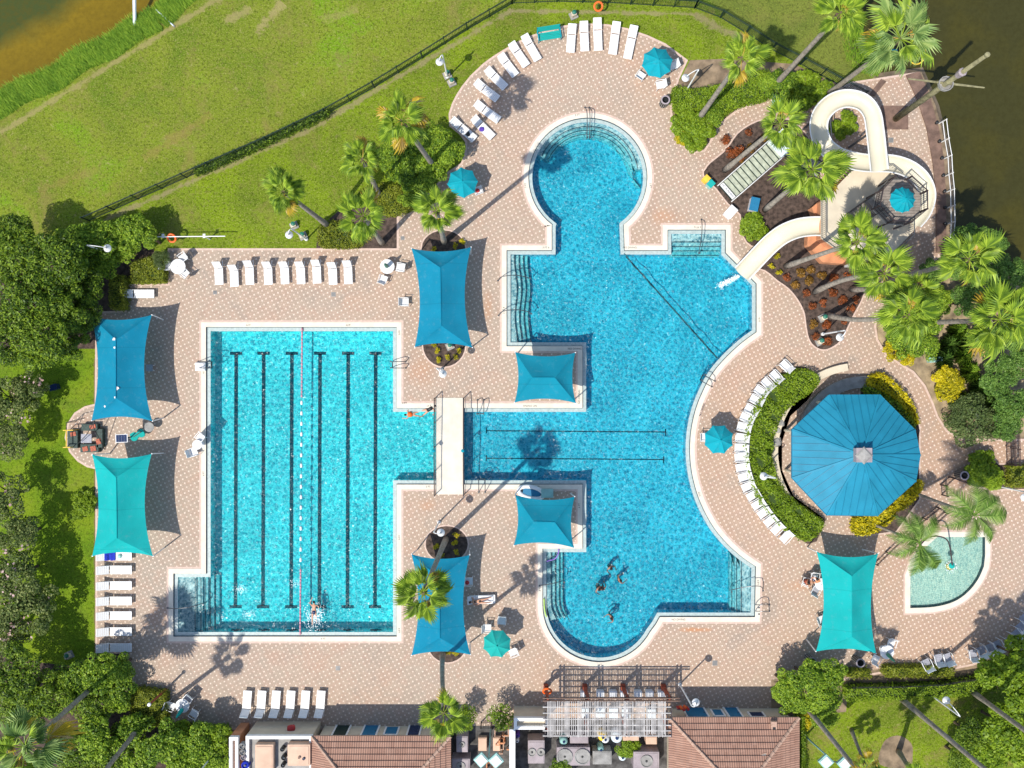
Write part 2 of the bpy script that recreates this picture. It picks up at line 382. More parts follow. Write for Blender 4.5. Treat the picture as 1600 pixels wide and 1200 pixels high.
M['step'] = P('pale_step_plaster', (.50, .62, .63), .8, .05, 2)
M['stem_green'] = P('dark_green_stems', (.035, .065, .010), .9, .3, 4)  # dark green of the stems inside the hedges
M['mulch'] = P('brown_mulch', (.085, .058, .045), .95, .45, 3.5, .9)
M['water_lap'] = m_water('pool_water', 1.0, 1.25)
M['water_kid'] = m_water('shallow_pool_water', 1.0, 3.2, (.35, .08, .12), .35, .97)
M['lake_l'] = m_lake('lake_water_amber', (.185, .125, .008), (.05, .065, .015), (0, 152, 262, 0))
M['lake_r'] = m_lake('lake_water_dark', (.058, .052, .010), (.045, .043, .012))
def m_plaster():
    b = NB('pool_plaster'); sx = b.n('ShaderNodeSeparateXYZ'); b.l(b.co(), sx.inputs[0]); f = b.math('GREATER_THAN', sx.outputs[0], W(702, 0).x)
    c = b.mix(f, (.60, .88, .84), (.40, .64, .74)); b.col(b.mix(b.ramp(b.noise(.5, 4), [(.4, 0.0), (.7, .12)]), c, (.3, .6, .7))); b.rough(.8); b.spec(.1); return b.m
M['plaster'] = m_plaster()
M['ledge'] = P('pool_ledge_tile', (.40, .48, .46), .5, .12, 6)
M['coping'] = P('cream_coping', (.68, .62, .51), .8, .07, 1.5)
M['dark_tile'] = P('dark_waterline_tile', (.03, .065, .085), .4, .1)
M['navy_tile'] = P('navy_lane_tile', (.012, .045, .075), .5, .1)
M['white'] = P('white_plastic', (.72, .72, .71), .45, .04, 3)
M['cream'] = P('cream_stucco', (.60, .52, .39), .85, .08, 1.2, .2)
M['slide'] = P('cream_fibreglass', (.66, .61, .47), .3, .06, .8)
M['white_metal'] = P('white_painted_metal', (.78, .78, .76), .4, .05)
M['grey_strap'] = P('pale_strap', (.62, .70, .72), .5, .06)
M['steel'] = P('brushed_steel', (.10, .11, .12), .35, .1, 5, 0, .3)
M['black'] = P('black_metal', (.018, .020, .022), .45, .2)
M['dkgreen'] = P('dark_green_metal', (.012, .035, .028), .5, .2)
M['rail'] = P('dark_brown_rail', (.045, .030, .032), .5, .15)
M['sail_blue'] = cloth('blue_shade_cloth', (.008, .225, .36))
M['sail_mid'] = cloth('sea_blue_shade_cloth', (.008, .245, .35))
M['sail_teal'] = cloth('teal_shade_cloth', (.012, .41, .40))
M['umb'] = cloth('turquoise_canvas', (.008, .34, .42))
M['umb_teal'] = cloth('green_teal_canvas', (.02, .42, .37))
M['roof_blue'] = P('blue_metal_roof', (.016, .215, .33), .55, .10, .7, 0, .0, .2)
M['seam_blue'] = P('blue_roof_seam', (.010, .17, .28), .4, .1)
M['stone_grey'] = P('weathered_concrete', (.30, .29, .27), .9, .2, 2, .3)
M['wood_brown'] = P('brown_stained_wood', (.185, .115, .085), .8, .25, 2.2, .3)
M['mast'] = P('weathered_mast_wood', (.26, .24, .13), .85, .3, 3, .3)
M['rust'] = P('rust_red_paint', (.30, .055, .025), .6, .25, 3)
M['orange'] = P('orange_plastic', (.80, .13, .015), .5, .1)
M['red'] = P('red_fabric', (.45, .03, .03), .6, .1)
M['royal'] = P('royal_blue_towel', (.015, .035, .42), .9, .15, 6)
M['purple'] = P('purple_towel', (.10, .05, .35), .9, .15, 6)
M['pool_blue'] = P('blue_door_paint', (.015, .16, .30), .5, .08)
M['dk_blue'] = P('dark_blue_glass', (.012, .03, .09), .25, .1)
M['terracotta'] = P('terracotta_wall', (.58, .26, .13), .85, .15, 1.5)
M['yellow'] = P('yellow_paint', (.75, .50, .05), .5, .1)
M['green_box'] = P('green_utility_plastic', (.02, .15, .10), .5, .1)
M['tan'] = P('tan_roof_membrane', (.62, .42, .30), .85, .12, .9)
M['grey_box'] = P('grey_metal_casing', (.33, .28, .29), .6, .15, 1.5)
M['teal_box'] = P('pale_teal_casing', (.28, .50, .46), .5, .1)
M['slat'] = P('weathered_white_slat', (.50, .48, .46), .8, .25, 2)
M['tread'] = P('worn_stair_tread', (.42, .45, .34), .8, .2, 3)
M['trunk'] = P('grey_palm_bark', (.30, .26, .21), .9, .25, 4, .6)
M['bark'] = P('brown_bark', (.12, .085, .055), .95, .25, 3, .5)
M['skin'] = P('tanned_skin', (.56, .29, .18), .55, .05)
M['skin2'] = P('brown_skin', (.36, .17, .10), .55, .05)
M['hair'] = P('dark_hair', (.015, .010, .008), .6, .1)
M['foam'] = P('white_foam_water', (.85, .92, .93), .6, .1, 8)
M['tile_a'] = m_roof_tile('clay_roof_tile', (.30, .165, .12), (.44, .26, .19))
M['tile_side'] = m_roof_tile('clay_roof_tile_side', (.30, .165, .12), (.44, .26, .19), R(90))
M['ridge'] = P('clay_ridge_tile', (.46, .30, .22), .85, .2, 5, .5)
M['octdeck'] = P('tower_deck_boards', (.26, .22, .185), .85, .2, 2.5, .3)
M['mosaic_a'] = P('dark_green_mosaic', (.03, .06, .05), .6, .4, 8)
M['mosaic_b'] = P('orange_red_mosaic', (.42, .10, .05), .6, .4, 8)
M['grey_sling'] = P('grey_mesh_sling', (.34, .34, .38), .7, .15, 6)
# foliage
M['leaf_dark'] = leafmat('leaf_dark', (0.018, 0.048, 0.005), (0.075, 0.147, 0.01), (0.25, 0.364, 0.025))
M['leaf_mid'] = leafmat('leaf_mid', (0.031, 0.081, 0.007), (0.125, 0.236, 0.013), (0.35, 0.486, 0.037))
M['leaf_myrtle'] = leafmat('leaf_myrtle', (0.039, 0.073, 0.015), (0.11, 0.165, 0.033), (0.286, 0.33, 0.099))
M['leaf_bright'] = leafmat('leaf_bright', (0.063, 0.127, 0.007), (0.161, 0.266, 0.011), (0.287, 0.405, 0.023))
M['leaf_right'] = leafmat('leaf_right', (0.042, 0.095, 0.018), (0.096, 0.202, 0.03), (0.204, 0.34, 0.06))
M['leaf_grey'] = leafmat('leaf_grey', (0.036, 0.063, 0.018), (0.09, 0.139, 0.036), (0.18, 0.239, 0.072))
M['leaf_yellow'] = leafmat('leaf_yellow', (.16, .16, .005), (.42, .38, .008), (.75, .62, .015))
M['leaf_olive'] = leafmat('leaf_olive', (0.084, 0.106, 0.01), (0.18, 0.224, 0.014), (0.312, 0.343, 0.03))
M['leaf_red'] = leafmat('leaf_red', (0.053, 0.027, 0.009), (0.195, 0.054, 0.015), (0.36, 0.095, 0.022), .2, 3)
M['leaf_orange'] = leafmat('leaf_orange', (0.068, 0.047, 0.007), (0.195, 0.101, 0.015), (0.315, 0.162, 0.022), .2, 3)
M['leaf_pink'] = leafmat('pink_blossom', (.4, .25, .22), (.55, .36, .33), (.7, .5, .46))
M['frond'] = leafmat('palm_frond', (0.088, 0.168, 0.022), (0.213, 0.336, 0.027), (0.45, 0.588, 0.062), .3, 1.6)
M['frond_pale'] = leafmat('palm_frond_pale', (0.132, 0.231, 0.066), (0.242, 0.37, 0.099), (0.396, 0.508, 0.165), .3, 1.2)
M['frond_dry'] = leafmat('palm_frond_dry', (.30, .20, .04), (.62, .46, .03), (.62, .46, .20), .3, 1.2)
M['feather'] = leafmat('feather_frond', (0.052, 0.114, 0.016), (0.117, 0.229, 0.026), (0.26, 0.386, 0.078), .3, 1.2)
M['reed'] = leafmat('bank_grass', (.08, .18, .02), (.18, .34, .03), (.34, .50, .05), .3, .8)
# ---------------------------------------------------------------- pool outline (where coping meets the water)
def arc(cx, cy, r, a0, a1, n):
    return [(cx+r*math.cos(R(a0+(a1-a0)*i/n)), cy+r*math.sin(R(a0+(a1-a0)*i/n))) for i in range(n+1)]
right_curve = spline([(1182, 519), (1160, 535), (1135, 558), (1113, 584), (1098, 612), (1087, 640), (1080, 672), (1078, 705), (1081, 738), (1089, 770), (1100, 797), (1116, 825), (1136, 849), (1158, 869), (1181, 885)], 3)
WPX = [(322, 511), (620, 511), (620, 637.5), (910, 637.5), (910, 541), (791.5, 541), (791.5, 391), (862, 391), (862, 353)]
WPX += arc(918.5, 277, 93, 127, 413, 44)
WPX += [(976, 391), (1043, 391), (1043, 359), (1134, 359), (1134, 395), (1182, 443)] + right_curve
WPX += [(1179.5, 964), (1031, 964), (1025, 975)] + arc(937, 945, 89.5, 28, 180, 26)
WPX += [(847.5, 857), (910, 857), (910, 757), (620, 757), (620, 994.5), (271, 994.5), (271, 896), (322, 896)]
POOL = W2(WPX)
KPX = [(1464, 839), (1539, 839), (1539, 868)] + spline([(1537, 885), (1528, 905), (1512, 925), (1490, 940), (1460, 948), (1422, 950)], 4) + [(1422, 900), (1430, 878), (1446, 855)]
KID = W2(KPX)
COPW = 7.5*S; BORD = 10.5*S; LEDG = 6.2*S
pool_cop = offset(POOL, COPW); pool_bord = offset(POOL, BORD); pool_in = offset(POOL, -LEDG)
kid_cop = offset(KID, 8*S); kid_bord = offset(KID, 10.5*S)

# ---------------------------------------------------------------- ground, lakes, lawns, deck
LAKE_L = W2([(262, 0), (300, -26), (700, -5000), (-4800, -5000), (-4800, 2600), (-700, 560), (0, 152), (60, 124), (100, 101), (150, 73), (180, 55), (215, 38), (240, 22)])
LAKE_R = W2([(1318, -60), (1322, 50), (1335, 95), (1372, 122), (1440, 113), (1462, 165), (1476, 220), (1484, 270), (1485, 330), (1484, 392), (1520, 400), (1600, 445), (2200, 700), (4800, 900), (4800, -4900), (1318, -4900)])
g = MB().prism([(-300, -300), (300, -300), (300, 300), (-300, 300)], None, -.012, [pool_bord, kid_bord, LAKE_L, LAKE_R]).build('ground', M['soil']); struct(g)
for nm, pl, mt in (('lake_water', LAKE_L, M['lake_l']), ('lake_water', LAKE_R, M['lake_r'])):
    struct(MB().prism(offset(pl, .8), None, -.45).build(nm, mt))
    struct(MB().ring(pl, offset(pl, -.7), -.012, -.62).build('bank', M['soil']))
FENCE = [(-400, 600), (-20, 418), (60, 382), (140, 345), (330, 261), (420, 222), (510, 179), (585, 137), (660, 91), (730, 47), (800, 6), (870, 3), (950, 5), (1020, 9), (1085, 13), (1125, 28), (1165, 52), (1205, 78), (1250, 101), (1310, 130), (1335, 145)]
outer = FENCE + [(1370, 126), (1335, 97), (1322, 52), (1318, -60), (1318, -1500), (480, -1500), (301, -28), (262, 2), (241, 24), (216, 40), (181, 57), (151, 75), (101, 103), (61, 126), (0, 154), (-700, 565), (-1200, 900)]
struct(MB().prism(W2(outer), None, -.006).build('lawn', M['lawn_out']))
inner = FENCE[2:] + [(1340, 155), (1200, 156), (1060, 125), (1000, 60), (850, 60), (730, 140), (730, 262), (640, 400), (262, 400), (262, 445), (195, 470), (-60, 480), (-60, 425)]
struct(MB().prism(W2(inner), None, -.004).build('lawn', M['lawn_in']))
struct(MB().prism(W2([(-200, 480), (165, 480), (165, 1060), (60, 1060), (-200, 1040)]), None, -.003).build('lawn', M['lawn_left']))
struct(MB().prism(W2([(1250, 1062), (1700, 1050), (1700, 1350), (1250, 1350)]), None, -.004).build('lawn', M['lawn_right']))
struct(MB().prism(W2([(1180, -1400), (1316, -1400), (1316, -60), (1320, 52), (1333, 97), (1368, 126), (1335, 140), (1310, 126), (1250, 98), (1180, 60), (1130, 25), (1110, 0)]), None, -.003).build('lawn', M['lawn_top_right']))

DECK = [(262, 388), (620, 388), (620, 334), (640, 332), (660, 312), (680, 290), (697, 270), (720, 255), (726, 240), (727, 222), (718, 210), (702, 197), (701, 178), (706, 162), (713, 148), (722, 134), (735, 118), (755, 99), (770, 88), (786, 78), (805, 67), (825, 57), (845, 50), (880, 40), (910, 36), (950, 38), (980, 44), (1012, 55), (1040, 68), (1075, 94),
        (1062, 122), (1052, 150), (1050, 172), (1053, 195), (1059, 214), (1073, 232), (1085, 236), (1100, 234), (1112, 215), (1120, 200), (1132, 186), (1150, 172), (1175, 160), (1200, 152), (1225, 150), (1255, 160), (1285, 150), (1330, 128), (1370, 122), (1436, 112), (1452, 150), (1466, 200), (1474, 250), (1477, 300), (1478, 395),
        (1455, 412), (1440, 420), (1420, 430), (1392, 440), (1385, 470), (1372, 490), (1369, 510), (1372, 530), (1385, 552), (1405, 566), (1428, 580), (1446, 602), (1458, 628), (1466, 650), (1480, 672), (1500, 684), (1560, 686), (1760, 684), (1760, 980), (1620, 985), (1590, 1008), (1560, 1025), (1520, 1040), (1490, 1046), (1380, 1052), (1325, 1062), (1250, 1075), (1240, 1125), (840, 1128), (800, 1140), (360, 1140), (345, 1134), (278, 1133), (262, 1118), (260, 1082), (218, 1078), (203, 1062), (198, 1022), (149, 1020),
        (149, 880), (149, 733), (136, 730), (121, 721), (108, 706), (101, 684), (105, 662), (116, 645), (132, 635), (148, 631), (149, 505), (150, 487), (195, 485), (195, 444), (262, 443)]
deck = MB().prism(W2(DECK), None, 0, [pool_bord, kid_bord]).build('pool_deck', M['paver']); struct(deck)
dk = W2(DECK); di = offset(dk, -3.2*S)
struct(MB().ring(dk, di, .006, .006).build('deck_edging', M['border']))
struct(MB().ring(dk, offset(dk, .01), .006, -.012).build('deck_kerb', M['border']))
# pool shell ---------------------------------------------------------------
FZ = -1.22
struct(MB().ring(pool_bord, pool_cop, .008, .008).build('paver_border', M['border']))
cp = MB().ring(pool_cop, POOL, .03, .03); cp.ring(pool_cop, pool_cop, .03, .008); coping = struct(cp.build('pool_coping', M['coping']))
w0 = offset(POOL, -.035)
struct(MB().ring(POOL, w0, .03, -.115).build('waterline_tile', M['dark_tile']))
struct(MB().ring(w0, pool_in, -.115, -.115).build('pool_ledge', M['ledge']))
struct(MB().ring(pool_in, pool_in, -.115, FZ).build('pool_wall', M['plaster']))
struct(MB().prism(pool_in, None, FZ).build('pool_floor', M['plaster']))
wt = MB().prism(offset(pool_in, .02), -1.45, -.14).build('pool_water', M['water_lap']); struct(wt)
struct(MB().ring(kid_bord, kid_cop, .008, .008).build('paver_border', M['border']))
kc = MB().ring(kid_cop, KID, .03, .03); kc.ring(kid_cop, kid_cop, .03, .008); struct(kc.build('pool_coping', M['coping']))
struct(MB().ring(KID, offset(KID, -.03), .03, -.30).build('waterline_tile', M['dark_tile']))
struct(MB().prism(offset(KID, -.03), None, -.30).build('pool_floor', P('wading_pool_plaster', (.60, .67, .55), .8, .14, 9)))
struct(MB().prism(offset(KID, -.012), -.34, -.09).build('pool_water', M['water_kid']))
# steps: treads with a dark nosing
def step(pts, z, nose=None, nm='pool_step'):
    o = struct(MB().prism(W2(pts), FZ-.01, z).build(nm, M['step']))
    if nose:
        a = [W(p[0], p[1], z) for p in nose]; mb = MB()
        for i in range(len(a)-1): mb.bar(a[i]+Vector((0, 0, .004)), a[i+1]+Vector((0, 0, .004)), .055, .012)
        mb.build('step_nosing', M['dark_tile'], o)
zz = [-.30, -.52, -.74, -.96]
# lap pool entry in the bottom left corner
step([(277, 902), (305, 902), (305, 989), (277, 989)], -.22, [(305, 903), (305, 988)])
for i, x in enumerate((314, 321, 329, 336)): step([(x-8.6, 902), (x, 902), (x, 989), (x-8.6, 989)], -.36-.2*i, [(x, 903), (x, 988)])
# wavy steps on the left of the leisure pool
def wav(x0, n): return [(x0 + 1.9*math.sin((y-398)/137*2*PI*1.55+.9+PI) + (y-398)/137*1.2, y) for y in np.linspace(397.5, 534.5, n)]
prev = [(797.8, 397.5), (797.8, 534.5)]
for i, x in enumerate((805.5, 812.5, 819.5, 826.5)):
    c = wav(x, 18); step(c + prev[::-1], -.27-.2*i, c); prev = c
# concentric steps of the round pool
for i, r in enumerate((79.5, 73.5, 67.5)):
    o_ = arc(918.5, 277, r+(7.2 if i == 0 else 6.2), 205, 350, 30); n_ = arc(918.5, 277, r, 205, 350-10*i, 30)
    step(n_ + o_[::-1], -.27-.21*i, n_)
c = spline([(856, 214), (872, 222), (885, 214), (903, 208), (930, 208), (948, 214), (962, 226), (970, 236), (978, 228), (985, 240), (990, 262), (994, 285), (1004, 290)], 4)
step(c + arc(918.5, 277, 66, 350, 225, 20), -.95, c)
# steps in the box beside the slide pool
py_ = 365.2
for i, y in enumerate((378, 385, 392, 399)):
    step([(1049.5, py_), (1127.5, py_), (1127.5, y), (1049.5, y)], -.27-.2*i, [(1050, y), (1127, y)]); py_ = y
# steps at the lower left and lower right of the leisure pool
px_ = 854
for i, x in enumerate((861, 867.5, 874, 880)):
    c = [(x, 863.5), (x, 940)] + spline([(x+.3, 946), (x+3, 956), (x+9, 968)], 3)[1:]
    d = [(px_, 863.5), (px_, 940)] + spline([(px_+.3, 946), (px_+3, 956), (px_+7, 971)], 3)[1:]
    step(c + d[::-1], -.27-.2*i, c); px_ = x
px_ = 1173.3
for i, (x, y) in enumerate(((1158.5, 877), (1151, 871), (1143.5, 866))):
    step([(px_, 888), (px_, 957.6), (x, 957.6), (x, y)], -.27-.22*i, [(x, y), (x, 957)]); px_ = x
# lane lines on the floor
def floor_line(x0, y0, x1, y1, w, nm='lane_line'):
    a = W(x0, y0, FZ+.004); b = W(x1, y1, FZ+.004)
    return struct(MB().bar(a, b, w, .004).build(nm, M['navy_tile']))
for x in (368.5, 411.5, 455.5, 499.5, 543.5, 586.5):
    floor_line(x+.6, 553, x-.6, 947, .28)
    floor_line(x-9.3, 552, x+10, 552, .24, 'lane_line_end'); floor_line(x-10, 948, x+9.3, 948, .24, 'lane_line_end')
    a = W(x, 981.5, -.35); mb = MB(); y_in = pool_in[-3][1]
    mb.box((a.x, W(0, 988.5)[1]+.03, -.62), (.26, .03, .62)); mb.box((a.x, W(0, 988.5)[1]+.04, -.62), (.85, .03, .20)); struct(mb.build('wall_target', M['navy_tile']))
for y, x1 in ((674, 1040), (717, 1037)):
    floor_line(760, y-1, x1, y+1, .085); floor_line(760, y-6, 760, y+3, .09, 'lane_line_end'); floor_line(x1, y-4, x1, y+7, .09, 'lane_line_end')
floor_line(975, 397, 1122, 561, .12, 'slope_line')
# depth markings cut into the coping tiles
def text_mesh(o):
    bpy.context.view_layer.update(); dg = bpy.context.evaluated_depsgraph_get(); me = bpy.data.meshes.new_from_object(o.evaluated_get(dg)); n = o.name; q = bpy.data.objects.new('text', me); C.objects.link(q); q.location = o.location; q.rotation_euler = o.rotation_euler; q.parent = o.parent; bpy.data.objects.remove(o); q.name = n; return q
MARKS = []
def marking(txt, px, py, rot=0, size=.2):
    cu = bpy.data.curves.new('depth_marking', 'FONT'); cu.body = txt; cu.size = size; cu.align_x = 'CENTER'; cu.align_y = 'CENTER'; cu.materials.append(M['black'])
    o = bpy.data.objects.new('depth_marking', cu); C.objects.link(o); p = W(px, py); o.location = (p.x, p.y, .036); o.rotation_euler = (0, 0, R(rot)); o.parent = coping; MARKS.append(o)
for t, x, y, r in (('4 FT', 388, 507.5, 180), ('4 FT', 544, 507.5, 180), ('4 FT', 360, 998, 0), ('4 FT', 505, 998, 0), ('4 FT', 318.5, 580, 90), ('4 FT', 318.5, 740, 90), ('4 FT', 623.5, 520, -90), ('4 FT', 623.5, 840, -90), ('4 FT', 623.5, 985, -90), ('3 FT', 670, 633.5, 180), ('3 FT', 669, 760.5, 0),
                   ('3 FT 6', 853, 387, 0), ('NO DIVING', 984, 387, 0), ('NO DIVING', 898, 545, 0), ('NO DIVING', 828, 634, 180), ('NO DIVING', 905, 620, 90), ('4 FT', 905, 790, 90), ('NO DIVING', 832, 760.5, 0), ('3 FT 6', 1090, 355, 180), ('4 FT', 1186, 500, -90), ('NO DIVING', 1060, 968, 0), ('4 FT', 1184, 910, -90), ('NO DIVING', 1097, 640, 70), ('3 FT', 902, 180, 10), ('3 FT', 1016, 290, -85), ('3 FT', 821, 290, 85), ('3 FT', 937, 1038.5, 0), ('3 FT 6', 787, 485, 90), ('3 FT', 843.5, 920, 90), ('4 FT', 1093, 772, 100), ('4 FT', 632, 520+110, 0)):
    marking(t, x, y, r)
bpy.context.view_layer.update(); _dg = bpy.context.evaluated_depsgraph_get()
for o in MARKS:
    me = bpy.data.meshes.new_from_object(o.evaluated_get(_dg)); q = bpy.data.objects.new('depth_marking', me); C.objects.link(q); q.location = o.location; q.rotation_euler = o.rotation_euler; q.parent = coping; bpy.data.objects.remove(o)

# ---------------------------------------------------------------- planting beds
def bed(pts, z=.008, mat='mulch', kerb=True, sub=0):
    p = W2(spline(pts, sub, True) if sub else pts)
    o = struct(MB().prism(p, None, z).build('planting_bed', M[mat]))
    if kerb:
        q = offset(p, 2.2*S); struct(MB().ring(q, p, .014, .014).build('bed_edging', M['border']))
    return p
BED_CROTON = [(1166, 412), (1195, 422), (1215, 438), (1232, 450), (1247, 468), (1257, 488), (1260, 508), (1264, 528), (1272, 540), (1285, 546), (1298, 543), (1312, 533), (1322, 515), (1333, 492), (1345, 470), (1352, 450), (1360, 425), (1340, 400), (1300, 360), (1255, 352), (1215, 372), (1185, 385)]
bed(BED_CROTON, sub=3)
BED_STAIR = [(1100, 274), (1103, 264), (1110, 255), (1130, 239), (1141, 226), (1153, 209), (1173, 195), (1197, 187), (1235, 188), (1262, 215), (1280, 260), (1283, 330), (1255, 345), (1215, 366), (1185, 385), (1167, 378), (1160, 360), (1157, 335), (1138, 318), (1120, 295)]
bed(BED_STAIR, .010, sub=2)
for (cx, cy, rx, ry) in ((694, 563-24, 33, 34), (698, 850, 33, 28), (699, 1006, 30, 29), (693, 388, 34, 28)):
    bed([(cx+rx*math.cos(2*PI*i/24), cy+ry*math.sin(2*PI*i/24)) for i in range(24)], .009)
bed([(1078, 94), (1063, 124), (1054, 150), (1052, 172), (1056, 212), (1074, 232), (1099, 233), (1111, 214), (1131, 185), (1174, 159), (1200, 150), (1230, 148), (1262, 158), (1285, 148), (1325, 128), (1318, 132), (1300, 128), (1240, 100), (1190, 96), (1130, 92)], -.001, 'soil', False)
bed([(494, 388), (497, 360), (510, 346), (540, 320), (590, 296), (650, 290), (664, 310), (620, 334), (620, 388)], -.001, 'mulch', False)
bed([(1386, 440), (1392, 442), (1440, 422), (1478, 398), (1486, 392), (1600, 440), (1800, 520), (1800, 682), (1560, 684), (1500, 682), (1480, 670), (1466, 648), (1447, 600), (1428, 578), (1386, 550), (1372, 528), (1371, 508), (1375, 490)], .002, 'sand', False)
bed([(1345, 600), (1362, 588), (1388, 590), (1412, 612), (1430, 640), (1436, 668), (1436, 780), (1400, 830), (1335, 838), (1335, 800)], .008, 'mulch', True)
bed([(1560, 726), (1800, 726), (1800, 764), (1560, 764), (1520, 760), (1508, 738), (1520, 716), (1545, 712)], .008, 'mulch', True)
bed([(1228, 572), (1258, 573), (1284, 590), (1262, 625), (1235, 650), (1222, 690), (1222, 735), (1240, 775), (1290, 812), (1276, 846), (1262, 850), (1225, 828), (1190, 785), (1168, 735), (1166, 680), (1186, 628), (1208, 598)], .008, 'mulch', False)
bed([(1205, 1062), (1320, 1046), (1490, 1046), (1600, 1005), (1760, 985), (1760, 1070), (1520, 1066), (1325, 1072), (1322, 1112), (1260, 1120), (1205, 1118)], .003, 'soil', False)
bed([(-60, 1000), (60, 1035), (110, 1040), (150, 1022), (200, 1020), (205, 1062), (220, 1078), (262, 1080), (264, 1118), (280, 1134), (362, 1136), (362, 1400), (-60, 1400)], -.002, 'mulch', False)
bed([(-60, 400), (40, 390), (120, 372), (200, 365), (238, 375), (245, 420), (195, 440), (195, 488), (150, 490), (150, 545), (-60, 545)], -.001, 'mulch', False)
bed([(1375, 1195), (1378, 1165), (1390, 1152), (1408, 1150), (1424, 1162), (1426, 1180), (1420, 1200)], -.001, 'soil', False, 3)
# tan ring terrace walls of the gazebo
GZ = (1338, 712)
ring_o = arc(1340, 705, 138, 118, 262, 30); ring_i = arc(1340, 705, 127, 118, 262, 30)
o = MB().prism(W2(ring_o + ring_i[::-1]), 0, .42).build('gazebo_wall', M['cream']); tag(o, 'low curved cream wall ringing the blue roofed gazebo', 'wall')
o = struct(MB().prism(W2(ring_i + [(1340, 705)]), None, .008).build('gazebo_floor', M['paver']))
o = MB().prism(W2(arc(1345, 690, 102, 200, 300, 20) + arc(1345, 690, 84, 300, 200, 20)), 0, .5).build('gazebo_bench_wall', M['stone_grey']); tag(o, 'curved grey seat wall in the shade behind the gazebo', 'bench')

# drains set into the paving
for k, (x, y, w, lab) in enumerate(((629, 372, 6, 'square grey drain grate beside the upper lawn corner'), (521, 460, 7, 'square grey drain grate below the right end of the lounger row'), (336, 457, 6, 'square grey drain grate below the left end of the lounger row'), (528, 1044, 7, 'square grey drain grate between the lap pool and the lower loungers'), (1117, 1036, 8, 'square grey drain grate below the lower right pool corner'), (1392, 273-54, 8, 'blue grey drain grate in the paving by the mast'))):
    p = W(x, y); t = thing('drain_grate', lab, 'drain', (p.x, p.y, .0), 0, 'drain grates in the deck')
    MB().box((0, 0, .006), (w*S, w*S, .012)).build('frame', M['stone_grey'], t)
    mb = MB()
    for i in range(5): mb.box((0, (i-2)*w*S/6, .016), (w*S*.85, .02, .006))
    mb.build('grille', M['steel'], t)
for (x, y, lab) in ((237, 575, 'square slab under the upper left shade sail'), ):
    p = W(x, y); t = thing('side_table', 'small square grey table under the upper left shade sail', 'table', (p.x, p.y, 0))
    MB().box((0, 0, .4), (.5, .5, .04)).build('tabletop', M['grey_sling'], t)
    for sx in (-1, 1):
        for sy in (-1, 1): MB().tube((sx*.2, sy*.2, 0), (sx*.2, sy*.2, .38), .02).build('leg', M['white_metal'], t)
# ---------------------------------------------------------------- shade sails
def sail(corners, ridge, mat, label, dip=.11, hz=2.45, rz=3.35, posts=None):
    TL, TR, BR, BL = [W(x, y, hz) for x, y in corners]; A, B = [W(x, y, rz) for x, y in ridge]
    horiz = abs(A.x-B.x) > abs(A.y-B.y)
    ctr = (TL+TR+BR+BL)/4
    t = thing('shade_sail', label, 'shade sail', (ctr.x, ctr.y, 0)); o0 = Vector((ctr.x, ctr.y, 0))
    def edge(p, q, n=12):
        L = (q-p).length; out = []
        mid = (p+q)/2; inn = (ctr-mid); inn.z = 0; inn.normalize()
        for i in range(n+1):
            s_ = i/n; b = 4*s_*(1-s_); v = p.lerp(q, s_) + inn*(L*dip*b*.62); v.z += .10*b; out.append(v-o0)
        return out
    def facet(e, r0, r1):
        n = len(e)-1; rr = [(r0.lerp(r1, i/n) - o0) for i in range(n+1)]; m = 4; vs = []; fs = []
        for j in range(m+1):
            for i in range(n+1):
                v = e[i].lerp(rr[i], j/m); v = Vector(v); v.z -= .14*math.sin(PI*j/m)*math.sin(PI*i/n); vs.append(v)
        for j in range(m):
            for i in range(n): fs.append((j*(n+1)+i, j*(n+1)+i+1, (j+1)*(n+1)+i+1, (j+1)*(n+1)+i))
        MB().add(vs, fs).build('canopy_panel', mat, t, smooth=True)
    if horiz:   # ridge runs left-right: A left, B right
        facet(edge(TL, TR), A, B); facet(edge(TR, BR), B, B); facet(edge(BR, BL), B, A); facet(edge(BL, TL), A, A)
    else:       # A top, B bottom
        facet(edge(TL, TR), A, A); facet(edge(TR, BR), A, B); facet(edge(BR, BL), B, B); facet(edge(BL, TL), B, A)
    MB().path([A-o0+Vector((0, 0, -.0)), B-o0+Vector((0, 0, -.0))], .045, 6).build('ridge_beam', mat, t)
    for c_ in (TL, TR, BR, BL):
        v = c_-o0; foot = Vector((v.x*.93, v.y*.96, 0))
        MB().tube(foot, (v.x, v.y, hz+.0), .05, .045).build('post', M['white_metal'], t)
    for a_, cc in (((A, (TL, TR)), (B, (BL, BR))) if not horiz else ((A, (TL, BL)), (B, (TR, BR)))):
        for c_ in cc: MB().tube(a_-o0-Vector((0, 0, .10)), c_-o0-Vector((0, 0, .10)), .018, .018, 6).build('hip_cable', M['steel'], t)
    return t
sail([(143, 495), (237, 492), (238, 658), (143, 657)], [(181, 531), (181, 622)], M['sail_blue'], 'blue shade sail with pale patches at the upper left of the deck')
sail([(144, 710), (237, 709), (239, 869), (144, 869)], [(181.5, 746), (182.5, 841)], M['sail_teal'], 'bright teal shade sail left of the lap pool')
sail([(643, 388), (736, 386), (738, 543), (648, 542)], [(688, 418), (689.5, 509)], M['sail_blue'], 'blue shade sail above the round bed between the two pools')
sail([(643, 866), (734, 867), (735, 1023), (643, 1024)], [(686, 903), (687.5, 997)], M['sail_blue'], 'blue shade sail partly covered by a palm crown right of the lap pool')
sail([(805, 550), (899, 551), (900, 630), (804, 629)], [(832, 590), (867, 590)], M['sail_mid'], 'small square blue sail on the upper peninsula of the leisure pool')
sail([(805, 773), (898, 776), (897, 856), (803, 852)], [(834, 815), (867, 816)], M['sail_mid'], 'small square blue sail on the lower peninsula of the leisure pool')
